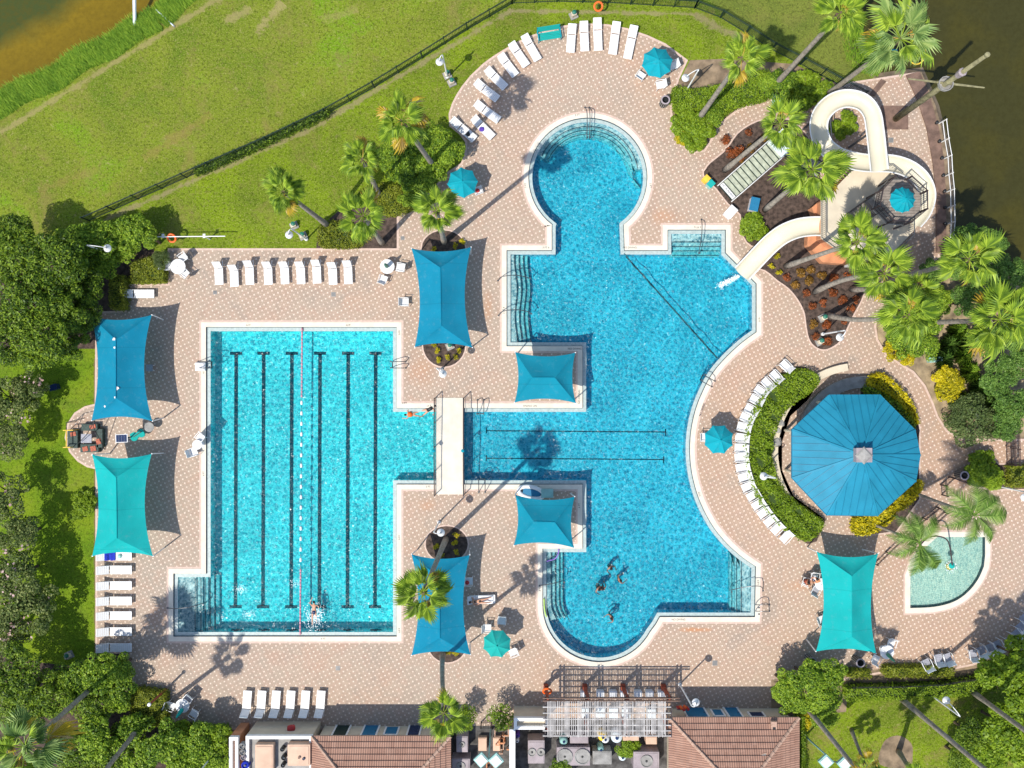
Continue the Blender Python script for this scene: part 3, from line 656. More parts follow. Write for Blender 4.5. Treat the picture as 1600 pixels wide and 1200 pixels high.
sail([(1276, 862), (1372, 865), (1369, 1021), (1275, 1018)], [(1331, 900), (1331, 995)], M['sail_teal'], 'bright teal shade sail left of the wading pool')
# fabric scraps / worn patches lying on the upper left sail
for i, (x, y, w, lab) in enumerate(((178, 530, 5, 'white scrap near the upper end of the sail ridge'), (179, 543, 4, 'white scrap just below the topmost one on the sail ridge'), (183, 607, 6, 'largest white scrap at the lower end of the sail ridge'), (180.5, 621, 4, 'white scrap at the foot of the sail ridge'), (164, 635, 4, 'white scrap on the lower left slope of the blue sail'))):
    p = W(x, y, 3.3 if i != 4 else 2.95); t = MB(); a = RNG.random(8)
    for z in (0, .02): pass
    t.prism([(math.cos(2*PI*k/8)*w*S*.5*(.6+.5*a[k]), math.sin(2*PI*k/8)*w*S*.5*(.6+.5*a[k])) for k in range(8)], -.02, .03)
    o = t.build('fabric_scrap', M['white'], None, loc=p); tag(o, lab, 'scrap', 'white scraps on the upper left sail')

# ---------------------------------------------------------------- umbrellas
def umbrella(px, py, rad, mat, label, rot=0.0, hz=2.1, top=2.75, n=8, tilt=(0, 0)):
    k = (hz+.3); c = W(px, py, k); t = thing('patio_umbrella', label, 'umbrella', (c.x, c.y, 0)); r = rad*S*(H-k)/H
    MB().lathe((0, 0, 0), [(0, .06), (.28, .06), (.3, 0)], 14).build('base', M['stone_grey'], t)
    MB().tube((0, 0, .05), (0, 0, top-.02), .022).build('pole', M['white_metal'], t)
    for i in range(n):
        a0 = rot+2*PI*i/n; a1 = rot+2*PI*(i+1)/n
        p0 = Vector((math.cos(a0)*r, math.sin(a0)*r, hz)); p1 = Vector((math.cos(a1)*r, math.sin(a1)*r, hz)); ap = Vector((0, 0, top)); vs = []; fs = []; m = 5; e = 4
        for j in range(m+1):
            for q in range(e+1):
                s_ = q/e; ed = p0.lerp(p1, s_); ed = ed*(1-.05*4*s_*(1-s_)); ed.z = hz+.02
                v = ap.lerp(ed, j/m); v.z += .07*math.sin(PI*j/m) - .05*4*s_*(1-s_)*(j/m); vs.append(v)
        for j in range(m):
            for q in range(e): fs.append((j*(e+1)+q, (j+1)*(e+1)+q, (j+1)*(e+1)+q+1, j*(e+1)+q+1))
        MB().add(vs, fs).build('canopy_panel', mat, t)
        MB().tube(p0*.98+Vector((0, 0, -.01)), (0, 0, top-.04), .012, .012, 4).build('rib', M['white_metal'], t)
    MB().lathe((0, 0, top), [(.055, -.02), (.05, .04), (.02, .09), (0, .1)], 8).build('finial', mat, t)
    return t
umbrella(1028, 95.5, 25, M['umb'], 'turquoise umbrella at the upper right tip of the deck', .2)
umbrella(722.5, 284, 24.5, M['umb'], 'turquoise umbrella beside the shrubs left of the round pool', .1)
umbrella(1124.5, 687, 24, M['umb'], 'turquoise umbrella between the pool and the curved chair row', R(22))
umbrella(776.5, 1007.5, 23, M['umb_teal'], 'green teal umbrella near the lower sail', R(20), 2.2, 2.8)

# ---------------------------------------------------------------- loungers
def make_lounger(back=.42, label='', sling='white', strap='grey_strap', pad=False):
    t = thing('sun_lounger', label, 'sun lounger')
    w = .60
    for s in (-1, 1):
        MB().path([(s*w/2, -1.0, .33), (s*w/2, .35, .33), (s*w/2, .95, .30)], .02, 6).build('side_rail', M['white_metal'], t)
    mb = MB()
    for i in range(11): mb.box((0, -.95+i*.124, .345), (w-.02, .112, .012))
    mb.build('seat', M[sling], t)
    L = .78; c, s_ = math.cos(back), math.sin(back); mb = MB()
    for i in range(6):
        d = .04+i*.128+.06; mb.box((0, .38+c*d, .345+s_*d), (w-.02, .116, .012), 0, 0, back)
    br_ = mb.build('backrest', M[sling], t)
    for s in (-1, 1): MB().path([(s*(w/2-.005), .36, .34), (s*(w/2-.005), .38+c*L, .345+s_*L)], .018, 6).build('side_bar', M['white_metal'], br_)
    MB().box((0, .38+c*(L-.06), .362+s_*(L-.06)), (w*.8, .07, .014), 0, 0, back).build('head_strap', M[strap], br_)
    MB().tube((-w/2, -1.0, .33), (w/2, -1.0, .33), .018, .018, 6).build('end_bar', M['white_metal'], t)
    for s in (-1, 1):
        for y in (-.85, .55): MB().tube((s*w/2, y, 0), (s*w/2, y, .33), .02, .02, 6).build('leg', M['white_metal'], t)
    return t
LG_ARC = 'white loungers curved along the upper left deck edge'
LF = Proto(make_lounger(.30)); LU = Proto(make_lounger(1.0)); LP = Proto(make_lounger(.45, strap='white'))
def lounge(pr, hx, hy, fx, fy, label, group):
    a = W((hx+fx)/2, (hy+fy)/2, .35); h = W(hx, hy, .4); f = W(fx, fy, .4); d = h-f
    L = d.length
    return pr.put((a.x, a.y, 0), math.atan2(d.y, d.x)-PI/2, label, group, (1, L/2.05, 1) if L < 2.6 else None)
lounge(LF, 894, 41, 891, 82, 'white strap lounger just right of the turquoise bench', LG_ARC)
lounge(LF, 912, 37, 914, 80, 'white lounger second from the turquoise bench, turned slightly', LG_ARC)
lounge(LF, 933, 32, 935, 79, 'white lounger in the middle of the five right of the bench, furthest up', LG_ARC)
lounge(LF, 963, 38, 957, 85, 'white lounger fourth from the turquoise bench', LG_ARC)
lounge(LF, 990, 44, 980, 92, 'white lounger nearest the turquoise umbrella at the upper tip', LG_ARC)
lounge(LF, 820, 58, 841, 94, 'white lounger just left of the turquoise bench', LG_ARC)
lounge(LF, 800, 70, 823, 103, 'white lounger second to the left of the turquoise bench', LG_ARC)
lounge(LF, 783, 88, 806, 118, 'white lounger third to the left of the turquoise bench, half in palm shade', LG_ARC)
lounge(LF, 762, 110, 790, 137, 'pale lounger in palm shade, fourth left of the bench', LG_ARC)
lounge(LF, 745, 130, 778, 155, 'pale lounger in palm shade, fifth left of the bench', LG_ARC)
lounge(LF, 745, 163, 780, 188, 'lounger with one half in shade, above the towel lounger', LG_ARC)
lounge(LF, 741, 186, 770, 215, 'white lounger with a purple towel on it', LG_ARC)
lounge(LF, 708, 189, 742, 218, 'lounger by the green shrubs with a dark cloth on its foot end', LG_ARC)
for nm, x, y, rot, m, lab in (('towel', 752.5, 201.5, .8, 'purple', 'small purple towel bundled on the lounger near the shrubs'), ('cloth', 731, 209, .9, 'black', 'small dark cloth on the end of the lounger by the shrubs')):
    p = W(x, y, .4); mb = MB(); rr = np.random.default_rng(int(x)).random(10)
    mb.lathe((0, 0, 0), [(.17, -.02), (.15, .04), (.07, .08), (0, .09)], 10); mb.v = [(v[0]*(1+.5*rr[i % 10])*.9, v[1]*(.7+.6*rr[(i*3) % 10]), v[2]) for i, v in enumerate(mb.v)]
    o = mb.build(nm, M[m], None, True, (p.x, p.y, .375)); o.rotation_euler.z = rot; tag(o, lab, 'towel')
G9 = 'row of nine loungers on the upper patio'
for i, (x, y0, y1) in enumerate(((342, 407, 445), (366, 412, 448), (390, 405, 445), (419, 407, 445), (445, 407, 444), (470, 407, 444), (495, 404, 443), (520, 408, 445), (544, 405, 444))):
    lounge(LU, x-1, y0, x+.5, y1, 'white lounger with raised back, %s from the left in the row of nine' % ORD[i], G9)
lounge(LP, 194, 459, 241, 459, 'white lounger lying crosswise above the upper left blue sail', 'loungers at the upper left')
GL = 'loungers stacked down the left deck edge'
for i, y in enumerate((869, 890.5, 915, 939, 962, 987, 1012)):
    lab = 'lounger covered by a royal blue towel below the teal sail' if i == 0 else 'white lounger %s below the blue towel one at the left deck edge' % ORD[i-1]
    lounge(LP, 155, y, 206, y, lab, GL)
tw = MB(); 
for i in range(9): tw.box((-.62+i*.085, .01*math.sin(i*2.1), .385+.012*math.sin(i*1.7)+(.10*(1-i/3) if i < 3 else 0)), (.09, .62+.03*math.sin(i*1.3), .012), .02*math.sin(i))
p = W(178, 869, .4); o = tw.build('towel', M['royal'], None, loc=(p.x, p.y, .01)); tag(o, 'royal blue towel spread over the topmost left lounger', 'towel')
p = W(187, 869, .4); o = MB().lathe((0, 0, 0), [(0, .02), (.16, .03), (.17, 0), (.09, .09), (0, .1)][::-1], 12).build('sun_hat', M['teal_box'], None, loc=(p.x, p.y, .40)); tag(o, 'pale round hat lying beside the royal blue towel', 'hat')
GB = 'row of six loungers by the lower building'
for i, x in enumerate((386, 408.5, 431, 454, 477, 501)):
    lounge(LU, x-2, 1121, x+1, 1079, 'white lounger with grey raised back, %s from the left by the lower building' % ORD[i], GB)

# ---------------------------------------------------------------- chairs and tables
def make_chair(mat='white', strap='white', arms=True):
    t = thing('patio_chair', '', 'chair')
    mb = MB()
    for i in range(5): mb.box((0, -.19+i*.095, .42), (.48, .088, .02))
    mb.build('seat', M[mat], t)
    mb = MB()
    for i in range(5): mb.box((0, .25+i*.03, .50+i*.085), (.46, .02, .075), 0, 0, -.33)
    mb.build('backrest', M[strap], t)
    for s in (-1, 1):
        if arms: MB().path([(s*.27, -.22, .62), (s*.28, .0, .64), (s*.26, .30, .66)], .022, 6).build('arm', M['white_metal'], t)
        MB().path([(s*.27, -.24, 0), (s*.27, -.22, .62)], .018, 6).build('leg', M['white_metal'], t)
        MB().path([(s*.25, .22, 0), (s*.25, .25, .5), (s*.24, .40, .88)], .018, 6).build('leg', M['white_metal'], t)
    return t
CH = Proto(make_chair()); CHG = Proto(make_chair('grey_sling', 'grey_strap')); CHB = Proto(make_chair('grey_strap', 'grey_strap'))
def chair(pr, x, y, face, label, group=None, sc_=1.12):
    """face: direction the sitter looks, degrees, 0 = picture right, 90 = up"""
    p = W(x, y, .45); return pr.put((p.x, p.y, 0), R(face)+PI/2, label, group, sc_)
chair(CH, 1001, 118, 55, 'white chair with a dark strap below left of the upper tip umbrella', 'patio chairs')
chair(CH, 1031, 133, 190, 'white chair below the upper tip umbrella', 'patio chairs')
chair(CH, 1051, 103, 200, 'white chair half under the right side of the upper tip umbrella', 'patio chairs')
chair(CH, 261, 416, 0, 'white chair at the left side of the round table on the upper patio', 'patio chairs')
chair(CH, 286, 403, 215, 'white chair above the round table on the upper patio', 'patio chairs')
chair(CH, 289, 427, 140, 'white chair below the round table on the upper patio', 'patio chairs')
chair(CH, 625, 418, 170, 'white chair right of the round table near the middle sail', 'patio chairs')
chair(CH, 599, 436, 70, 'white chair below the round table near the middle sail', 'patio chairs')
chair(CH, 633, 472, 0, 'lone white chair left of the middle sail', 'patio chairs')
chair(CH, 303, 706, 20, 'white chair at the left side of the lap pool, nearer the bottom', 'patio chairs')
chair(CH, 313, 684, 230, 'white chair above its neighbour on the left edge of the lap pool', 'patio chairs')
chair(CH, 762, 981, 0, 'white chair above left of the green teal umbrella', 'patio chairs')
chair(CHB, 784, 970, 265, 'blue grey chair in the shadow of the green teal umbrella', 'patio chairs')
chair(CH, 801, 1019, 200, 'white chair right of the green teal umbrella', 'patio chairs')
chair(CH, 1101, 683, 0, 'white chair at the left of the umbrella beside the leisure pool', 'patio chairs')
chair(CHB, 733, 908, 0, 'pale chair with a red cushion in the shade of the lower sail', 'patio chairs')
chair(CH, 747, 297, 110, 'white chair with a red towel under the umbrella near the round pool', 'patio chairs')
chair(CH, 1392, 1005, 250, 'white chair above the folded umbrella table at the lower right', 'patio chairs')
chair(CH, 1283, 968, 20, 'white chair half under the left edge of the right teal sail', 'patio chairs')
chair(CH, 1368, 1029, 60, 'white chair lying low beneath the lower right sail corner', 'patio chairs')
chair(CHG, 294, 1092, 230, 'grey sling chair above the round table at the lower left', 'patio chairs')
chair(CH, 303, 1114, 150, 'white chair right of the round table at the lower left', 'patio chairs')
chair(CH, 268, 1103, 340, 'white chair left of the round table at the lower left', 'patio chairs')
for x, y, m, lab, rot in ((733, 910, 'red', 'red cushion on the pale chair under the lower sail', 0), (749, 298, 'red', 'red towel draped over the chair by the round pool umbrella', .5)):
    p = W(x-3, y, .5); o = MB().lathe((0, 0, 0), [(.02, .0), (.15, .03), (.16, .09), (.08, .14), (0, .15)], 10).build('cushion', M[m], None, True, (p.x, p.y, .5)); tag(o, lab, 'cushion')
CA = 'white chairs packed along the curved hedge'
arcc = [(1226, 571), (1210, 587), (1197, 598), (1186, 610), (1179, 624), (1171, 639), (1164, 652), (1159, 667), (1156, 684), (1155, 700), (1155, 715), (1157, 731), (1161, 746), (1166, 761), (1174, 775), (1182, 789), (1191, 802), (1201, 815), (1212, 827), (1226, 840)]
CV = Proto(make_chair('white', 'white'))
for i, (x, y) in enumerate(arcc):
    nx_, ny_ = arcc[min(i+1, 19)]; px0, py0 = arcc[max(i-1, 0)]; tx, ty = nx_-px0, ny_-py0
    fa = math.degrees(math.atan2(tx, -ty)) if False else math.degrees(math.atan2(-(-tx), (-ty)*-1)) 
    ang = math.degrees(math.atan2(-(ty), tx)) - 90   # tangent in world space turned right
    chair(CV, x, y, ang, 'white chair, %s from the upper end of the curved row round the hedge' % ORD[i], CA, (1.18, 1.5, 1.15))
CR = 'grey chairs along the lower right hedge'
for i, (x, y, f) in enumerate(((1446, 1036, 115), (1465, 1028, 100), (1479, 1027, 110), (1519, 1021, 95), (1532, 1016, 115), (1545, 1012, 115), (1557, 1007, 115), (1578, 999, 120), (1587, 990, 125), (1594, 979, 130), (1599, 966, 135))):
    chair(CHG, x, y, f, 'grey sling chair, %s from the left along the lower right hedge' % ORD[i], CR, 1.25)
def table(x, y, r, label, umb=None):
    p = W(x, y, .72); t = thing('round_table', label, 'table', (p.x, p.y, 0))
    MB().lathe((0, 0, 0), [(0, .735), (r, .735), (r, .70), (0, .70)], 20).build('tabletop', M['white'], t)
    MB().tube((0, 0, .02), (0, 0, .7), .04).build('pedestal', M['white_metal'], t)
    MB().lathe((0, 0, 0), [(0, .05), (.28, .03), (.3, 0)], 14).build('base', M['white_metal'], t)
    MB().lathe((0, 0, 0), [(0, .75), (.03, .75), (.03, .73)], 8).build('umbrella_socket', M['steel'], t); return t
table(278, 416.5, .56, 'round white table on the upper patio left of the nine loungers')
table(605, 416.5, .54, 'round white table with folded green umbrella near the middle sail')
table(285, 1103, .52, 'round white table at the lower left beside the hedge')
table(1386, 1019, .52, 'round white table with folded green umbrella at the lower right')
table(1283, 913, .45, 'round white table half under the right teal sail')
table(308, 695, .36, 'small grey round table between the two chairs left of the lap pool')
table(1028, 97, .55, 'round white table hidden under the upper tip umbrella')
def folded(x, y, x2, y2, mat, label, hz=2.1):
    a = W(x, y, .75); b = W(x2, y2, hz); t = thing('folded_umbrella', label, 'umbrella', (a.x, a.y, 0)); d = Vector((b.x-a.x, b.y-a.y, hz))
    MB().path([(0, 0, .5), d*.98], .02, 6).build('pole', M['white_metal'], t)
    MB().path([Vector((0, 0, .0)) + d*f for f in (.45, .52, .7, .9, 1.0)], [.15, .15, .13, .08, .03], 9).build('canopy', mat, t)
    MB().lathe((0, 0, 0), [(0, .5), (.035, .5), (.035, .78)], 6).build('socket', M['steel'], t)
folded(605, 417, 601, 412, M['green_box'], 'folded dark green umbrella standing in the table near the middle sail')
folded(285, 1105, 275, 1122, M['umb_teal'], 'folded teal umbrella leaning out of the lower left table', 2.0)
folded(1386, 1019, 1398, 1034, M['green_box'], 'folded green umbrella leaning out of the lower right table', 2.0)
# turquoise bench at the upper lawn edge
p = W(858, 54, .4); t = thing('glider_bench', 'turquoise slatted bench on the upper deck edge', 'bench', (p.x, p.y, 0), R(9))
for i in range(5): MB().box((0, -.32+i*.115, .42), (1.62, .10, .03)).build('seat_slat', M['umb_teal'], t)
for i in range(5): MB().box((0, .30+i*.03, .52+i*.095), (1.62, .03, .085), 0, 0, -.3).build('back_slat', M['umb_teal'], t)
for s in (-1, 1):
    MB().bar((s*.84, -.38, .60), (s*.84, .36, .62), .07, .04).build('arm', M['umb'], t)
    MB().bar((s*.84, -.36, 0), (s*.84, -.36, .6), .05).build('leg', M['umb'], t); MB().bar((s*.84, .34, 0), (s*.84, .42, .95), .05).build('leg', M['umb'], t)

# ---------------------------------------------------------------- bins, boxes, lamps
def bin_(x, y, label, r=.33):
    p = W(x, y); t = thing('litter_bin', label, 'bin', (p.x, p.y, 0))
    MB().lathe((0, 0, 0), [(r*.86, 0), (r*.95, .9), (r, .92), (r, 1.0), (r*.72, 1.02), (r*.70, .88), (0, .6)], 18).build('body', M['black'], t)
    MB().lathe((0, 0, 0), [(r*1.02, .99), (r*1.03, 1.04), (r*.74, 1.05), (r*.73, 1.0)], 18).build('rim', M['grey_box'], t)
    for k in range(14):
        a = 2*PI*k/14; MB().bar((math.cos(a)*r*.95, math.sin(a)*r*.95, .05), (math.cos(a)*r*1.0, math.sin(a)*r*1.0, .92), .05, .012).build('stave', M['stone_grey'], t)
bin_(1036, 163, 'black litter bin at the upper right deck edge'); bin_(1262, 1027, 'dark litter bin below the left corner of the right sail')
bin_(1336, 1029, 'black litter bin below the middle of the right sail'); bin_(1496, 741, 'dark litter bin between the gazebo and the round bush')
def ubox(x, y, label, w=.45, cap=True, m='cream'):
    p = W(x, y); t = thing('utility_box', label, 'utility box', (p.x, p.y, 0), R(25))
    MB().box((0, 0, .06), (w*1.3, w*1.2, .12)).build('pad', M['stone_grey'], t)
    MB().box((0, 0, .3), (w*.8, w*.7, .4)).build('casing', M[m], t, bevel=.02)
    MB().lathe((.05, .05, 0), [(.17, .5), (.16, .6), (0, .66)], 10).build('cap', M['green_box'], t)
for x, y, lab in ((699, 118, 'pale utility box right at the foot of the upper left lamp'), (706, 130, 'utility box with green cap below the upper left lamp'), (896, 25, 'utility box with dark green cap on the upper lawn'), (460, 353, 'utility box with dark green cap beside the palm left of the loungers'), (474, 369, 'small white box at the foot of the lamp by the upper lawn'), (109, 1023, 'white utility box with dark cap on the left lawn'), (1285, 497, 'green capped utility box in the orange shrub bed'), (703, 541, 'utility box in the round bed below the middle sail'), (1280, 534, 'white utility stub at the tip of the orange shrub bed')):
    ubox(x, y, lab)
def lamp(bx, by, hx, hy, label, ht=4.25):
    b = W(bx, by); h = W(hx, hy, ht-.25); t = thing('street_lamp', label, 'lamp post', (b.x, b.y, 0))
    MB().lathe((0, 0, 0), [(.14, 0), (.13, .18), (.07, .24)], 10).build('base', M['white_metal'], t)
    MB().tube((0, 0, .1), (0, 0, ht), .062, .05, 8).build('pole', M['white_metal'], t)
    d = Vector((h.x-b.x, h.y-b.y, 0)); n = [Vector((0, 0, ht-.02)), Vector((0, 0, ht+.22)), d*.3+Vector((0, 0, ht+.38)), d*.75+Vector((0, 0, ht+.3)), d+Vector((0, 0, ht))]
    MB().path(spline([tuple(v) for v in n], 4), .03, 6).build('arm', M['white_metal'], t)
    hd = MB().lathe((d.x, d.y, ht-.25), [(.03, .30), (.07, .24), (.10, .17), (.27, .08), (.28, .03), (.12, -.02), (0, -.03)], 18).build('lamp_head', M['white'], t, True)
    MB().lathe((d.x, d.y, ht-.25), [(.0, .34), (.05, .33), (.06, .26)], 8).build('cap', M['stone_grey'], hd)
lamp(699, 121, 687, 97, 'white lamp post on the lawn above the upper left palms')
lamp(1072, 142, 1071, 122, 'white lamp post at the upper right deck edge by the hedge')
lamp(181, 398, 168.5, 388, 'white lamp post rising from the left shrubs')
lamp(479, 374, 452, 367, 'white lamp post on the lawn above the row of nine loungers')
lamp(690, 577, 692, 584, 'white lamp post just below the middle sail bed')
lamp(686, 816, 689, 832, 'white lamp post at the round bed above the lower sail')
lamp(1285, 522, 1312, 527, 'white lamp post at the tip of the orange shrub bed')
lamp(1184, 737, 1193, 744, 'white lamp post in the curved green hedge')
lamp(1062, 1069, 1087, 1097, 'white lamp post right of the slatted pergola')
lamp(1452, 1084, 1478, 1094, 'white lamp post on the lower right lawn')
lamp(1560, 760, 1600, 777, 'white lamp post at the right edge above the wading pool')
lamp(342, 1168, 330, 1210, 'white lamp post in the shrubs left of the lower building')
def flood(bx, by, h1, h2, label, ht=5.3, m='teal_box'):
    b = W(bx, by); t = thing('floodlight_pole', label, 'floodlight', (b.x, b.y, 0)); a = W(h1[0], h1[1], ht)-b; c = W(h2[0], h2[1], ht)-b
    MB().tube((0, 0, 0), ((a.x+c.x)/2*.9, (a.y+c.y)/2*.9, ht-.3), .07, .05).build('pole', M['teal_box'], t)
    MB().bar((a.x, a.y, ht-.15), (c.x, c.y, ht-.15), .06).build('crossarm', M['steel'], t)
    for v in (a, c):
        q = MB().box((v.x, v.y, ht), (.78, .78, .22), R(42), .0).build('lamp_head', M[m], t, bevel=.02)
        MB().box((v.x, v.y, ht+.14), (.6, .6, .05), R(42)).build('cover', M['white'], q)
flood(767, 1138, (752, 1187), (775, 1188), 'twin floodlight on a pale teal pole in the service yard')
flood(1258, 1150, (1290, 1190), (1319, 1193), 'twin floodlight on a pale teal pole right of the lower roof')

# ---------------------------------------------------------------- hand rails, lane ropes
def handrail(pts, label, r=.032, group='pool hand rails'):
    """pts: list of rails, each a list of (px,py,z)"""
    b = W(pts[0][0][0], pts[0][0][1]); t = thing('handrail', label, 'hand rail', (b.x, b.y, 0), 0, group)
    for rl in pts:
        MB().path(spline([tuple(W(x, y, z)-Vector((b.x, b.y, 0))) for x, y, z in rl], 3), r, 6).build('rail', M['steel'], t)
        for q in (0, -1):
            v = W(*rl[q])-Vector((b.x, b.y, 0)); MB().lathe((v.x, v.y, max(v.z, .0)), [(.07, .0), (.07, .035), (0, .04)], 8).build('flange', M['steel'], t)
    return t
handrail([[(914, 168, .0), (917, 174, .95), (917.5, 190, .9), (917, 214, .2), (917, 218, -.55)], [(920.5, 168, .0), (921.5, 174, .95), (922, 190, .9), (921, 214, .2), (921, 218, -.55)]], 'hand rail down the steps of the round pool')
handrail([[(1096, 343, 0), (1097, 352, .95), (1096, 372, .9), (1092, 394, .2), (1091, 397, -.5)]], 'hand rail over the steps beside the slide pool')
handrail([[(778, 438.5, 0), (785, 432, .9), (808, 430, .85), (825, 434, .1), (828, 436, -.6)]], 'upper hand rail on the wavy steps')
handrail([[(779, 493, 0), (786, 486, .9), (809, 484, .85), (828, 488, .1), (830, 491, -.6)]], 'lower hand rail on the wavy steps')
handrail([[(1192, 923, 0), (1188, 916, .9), (1166, 917, .8), (1142, 922, .1), (1140, 922, -.6)]], 'hand rail at the lower right steps')
handrail([[(843, 915, 0), (850, 914, .9), (862, 912, .85), (877, 908, .1), (881, 907, -.6)]], 'hand rail at the lower left steps of the leisure pool')
handrail([[(262, 950, 0), (275, 951, .85), (300, 948, .8), (318, 942, .1), (321, 942, -.5)]], 'hand rail across the shallow lap pool steps')
def ladder(x, y, dx, dy, label):
    """ladder at pool edge; (dx,dy) px direction from deck to water"""
    L = math.hypot(dx, dy); ux, uy = dx/L, dy/L; rails = []
    for s in (-5, 5):
        ox, oy = -uy*s, ux*s
        rails.append([(x-ux*12+ox, y-uy*12+oy, 0), (x-ux*8+ox, y-uy*8+oy, .75), (x+ux*2+ox, y+uy*2+oy, .8), (x+ux*9+ox, y+uy*9+oy, .25), (x+ux*9+ox, y+uy*9+oy, -.8)])
    t = handrail(rails, label, group='pool ladders'); b = Vector(t.location)
    for z in (-.25, -.5, -.75):
        a = W(x+ux*9-uy*-5, y+uy*9+ux*-5, z)-b; c = W(x+ux*9-uy*5, y+uy*9+ux*5, z)-b; MB().bar((a.x, a.y, z), (c.x, c.y, z), .08, .03).build('rung', M['steel'], t)
ladder(322, 570, 1, 0, 'steel ladder on the left side of the lap pool')
ladder(622, 570, -1, 0, 'steel ladder on the upper right side of the lap pool')
ladder(751, 637, 0, 1, 'steel ladder on the upper side of the channel by the bridge')
ladder(753, 757, 0, -1, 'steel ladder on the lower side of the channel by the bridge')
ladder(1104, 594, -1, -.55, 'steel ladder on the curved right side of the leisure pool')
ladder(1190, 950, -1, 0, 'steel ladder beside the lower right steps')
# white lift step pad on the lap pool edge
p = W(314, 573); t = thing('pool_step_box', 'white step box at the left lap pool ladder', 'step'); t.location = (p.x, p.y, 0)
MB().box((0, 0, .10), (.75, .62, .2)).build('box', M['white'], t, bevel=.02); MB().box((.1, 0, .24), (.4, .5, .08)).build('tread', M['white'], t, bevel=.01)
# lane rope
a = W(472, 512, -.04); b = W(469, 992, -.04); t = thing('lane_rope', 'red and white lane rope down the lap pool', 'lane rope', (a.x, a.y, 0)); d = b-a
MB().tube((0, 0, -.04), (d.x, d.y, -.04), .018, .018, 6).build('rope', M['steel'], t)
fw = MB().lathe((0, 0, 0), [(.0, -.1), (.06, -.1), (.075, -.05), (.075, .05), (.06, .1), (0, .1)], 8); me_w = None
nfl = 88
for i in range(nfl):
    f = (i+.5)/nfl; y_ = 512+480*f
    if 622 < y_ < 890: 
        if i % 3 == 2: continue
        mname = 'white' if (i % 3 == 0) else 'umb'
    else: mname = 'red_float' if True else ''
    if mname == 'red_float' and 'red_float' not in M: M['red_float'] = P('faded_red_float', (.55, .24, .30), .5, .15)
    key = 'flt_'+mname
    o = bpy.data.objects.get(key)
    if key not in globals():
        globals()[key] = None
    if globals()[key] is None:
        mb = MB(); mb.lathe((0, 0, 0), [(.0, -.12), (.055, -.12), (.07, -.06), (.07, .06), (.055, .12), (0, .12)], 8, Euler((PI/2, 0, 0)).to_matrix()); ob = mb.build('float', M[mname], t, True); globals()[key] = ob
    else:
        ob = globals()[key].copy(); C.objects.link(ob)
    ob.location = (d.x*f, d.y*f, -.045)
    if mname == 'white': ob.scale = (1.35, 1.25, 1.2)
    if mname == 'umb': ob.scale = (.55, 1.0, .5)
# floating safety rope across the slide pool
a = W(975, 397, -.06); b = W(1123, 562, -.06); t = thing('safety_rope', 'dark rope line crossing the pool diagonally below the slide', 'rope', (a.x, a.y, 0)); d = b-a
MB().path([Vector((d.x*f, d.y*f, -.09)) + Vector((.05*math.sin(f*40), .05*math.cos(f*31), 0)) for f in np.linspace(0, 1, 60)], .035, 6).build('rope', P('dark_teal_rope', (.02, .10, .12), .6), t)
for k in range(3):
    f = (k+.5)/3; MB().lathe((d.x*f, d.y*f, -.08), [(0, -.05), (.06, 0), (0, .05)], 8).build('float', M['dark_tile'], t)
# purple pool noodle near the lower peninsula
q = [W(x, y, -.02) for x, y in ((873, 857), (872, 866), (867, 873), (858, 876), (854, 877))]; o = MB().path(spline([tuple(v) for v in q], 4), .045, 8).build('pool_noodle', P('violet_foam', (.30, .16, .55), .7), None, True); tag(o, 'curved violet pool noodle beside the lower peninsula', 'pool noodle')
q = [W(x, y, .05) for x, y in ((850, 935), (850.5, 948), (852, 958), (854, 964))]; o = MB().path(spline([tuple(v) for v in q], 4), .045, 8).build('pool_noodle', P('lime_foam', (.45, .65, .12), .7), None, True); tag(o, 'lime green pool noodle on the lower left ledge', 'pool noodle')

# ---------------------------------------------------------------- bridge between the pools
bx0, bx1, by0, by1 = 681.5, 724.5, 621.5, 772.5
c = W((bx0+bx1)/2, (by0+by1)/2); t = thing('footbridge', 'cream footbridge with railings between the lap pool and leisure pool', 'bridge', (c.x, c.y, 0))
w = (bx1-bx0)*S; L = (by1-by0)*S; mb = MB(); n = 16; vs = []; fs = []
for i in range(n+1):
    f = i/n; z = .035+.26*math.sin(PI*f)
    for x in (-w/2, w/2): vs += [(x, L/2-L*f, z), (x, L/2-L*f, z-.22)]
for i in range(n):
    a = i*4; fs += [(a, a+4, a+6, a+2), (a+1, a+3, a+7, a+5), (a, a+1, a+5, a+4), (a+2, a+6, a+7, a+3)]
mb.add(vs, fs).build('bridge_deck', M['coping'], t)
for s in (-1, 1):
    x = s*(w/2+.04)
    zf = lambda y: .26*math.sin(PI*(.5-y/L)) if abs(y) < L/2 else 0
    MB().path([(x, y, 1.12+zf(y)) for y in np.linspace(-L/2, L/2, 12)], .035, 6).build('top_rail', M['rail'], t)
    MB().path([(x, y, .16+zf(y)) for y in np.linspace(-L/2, L/2, 12)], .02, 6).build('bottom_rail', M['rail'], t)
    for y in np.linspace(-L/2, L/2, 5): MB().tube((x, y, .0), (x, y, 1.12+zf(y)), .035, .035, 6).build('post', M['rail'], t)
    mb = MB()
    for y in np.linspace(-L/2+.06, L/2-.06, 62): mb.tube((x, y, .16+zf(y)), (x, y, 1.10+zf(y)), .009, .009, 4, False)
    stuff(mb.build('picket', M['rail'], t))
    MB().lathe((x+(-.04 if s > 0 else -.03), -.25, 1.0+.26), [(0, 0), (.12, .02), (.13, .14), (.05, .2), (0, .2)], 10).build('lamp_cap', M['umb'], t)
p = W(702, 697); o = MB()
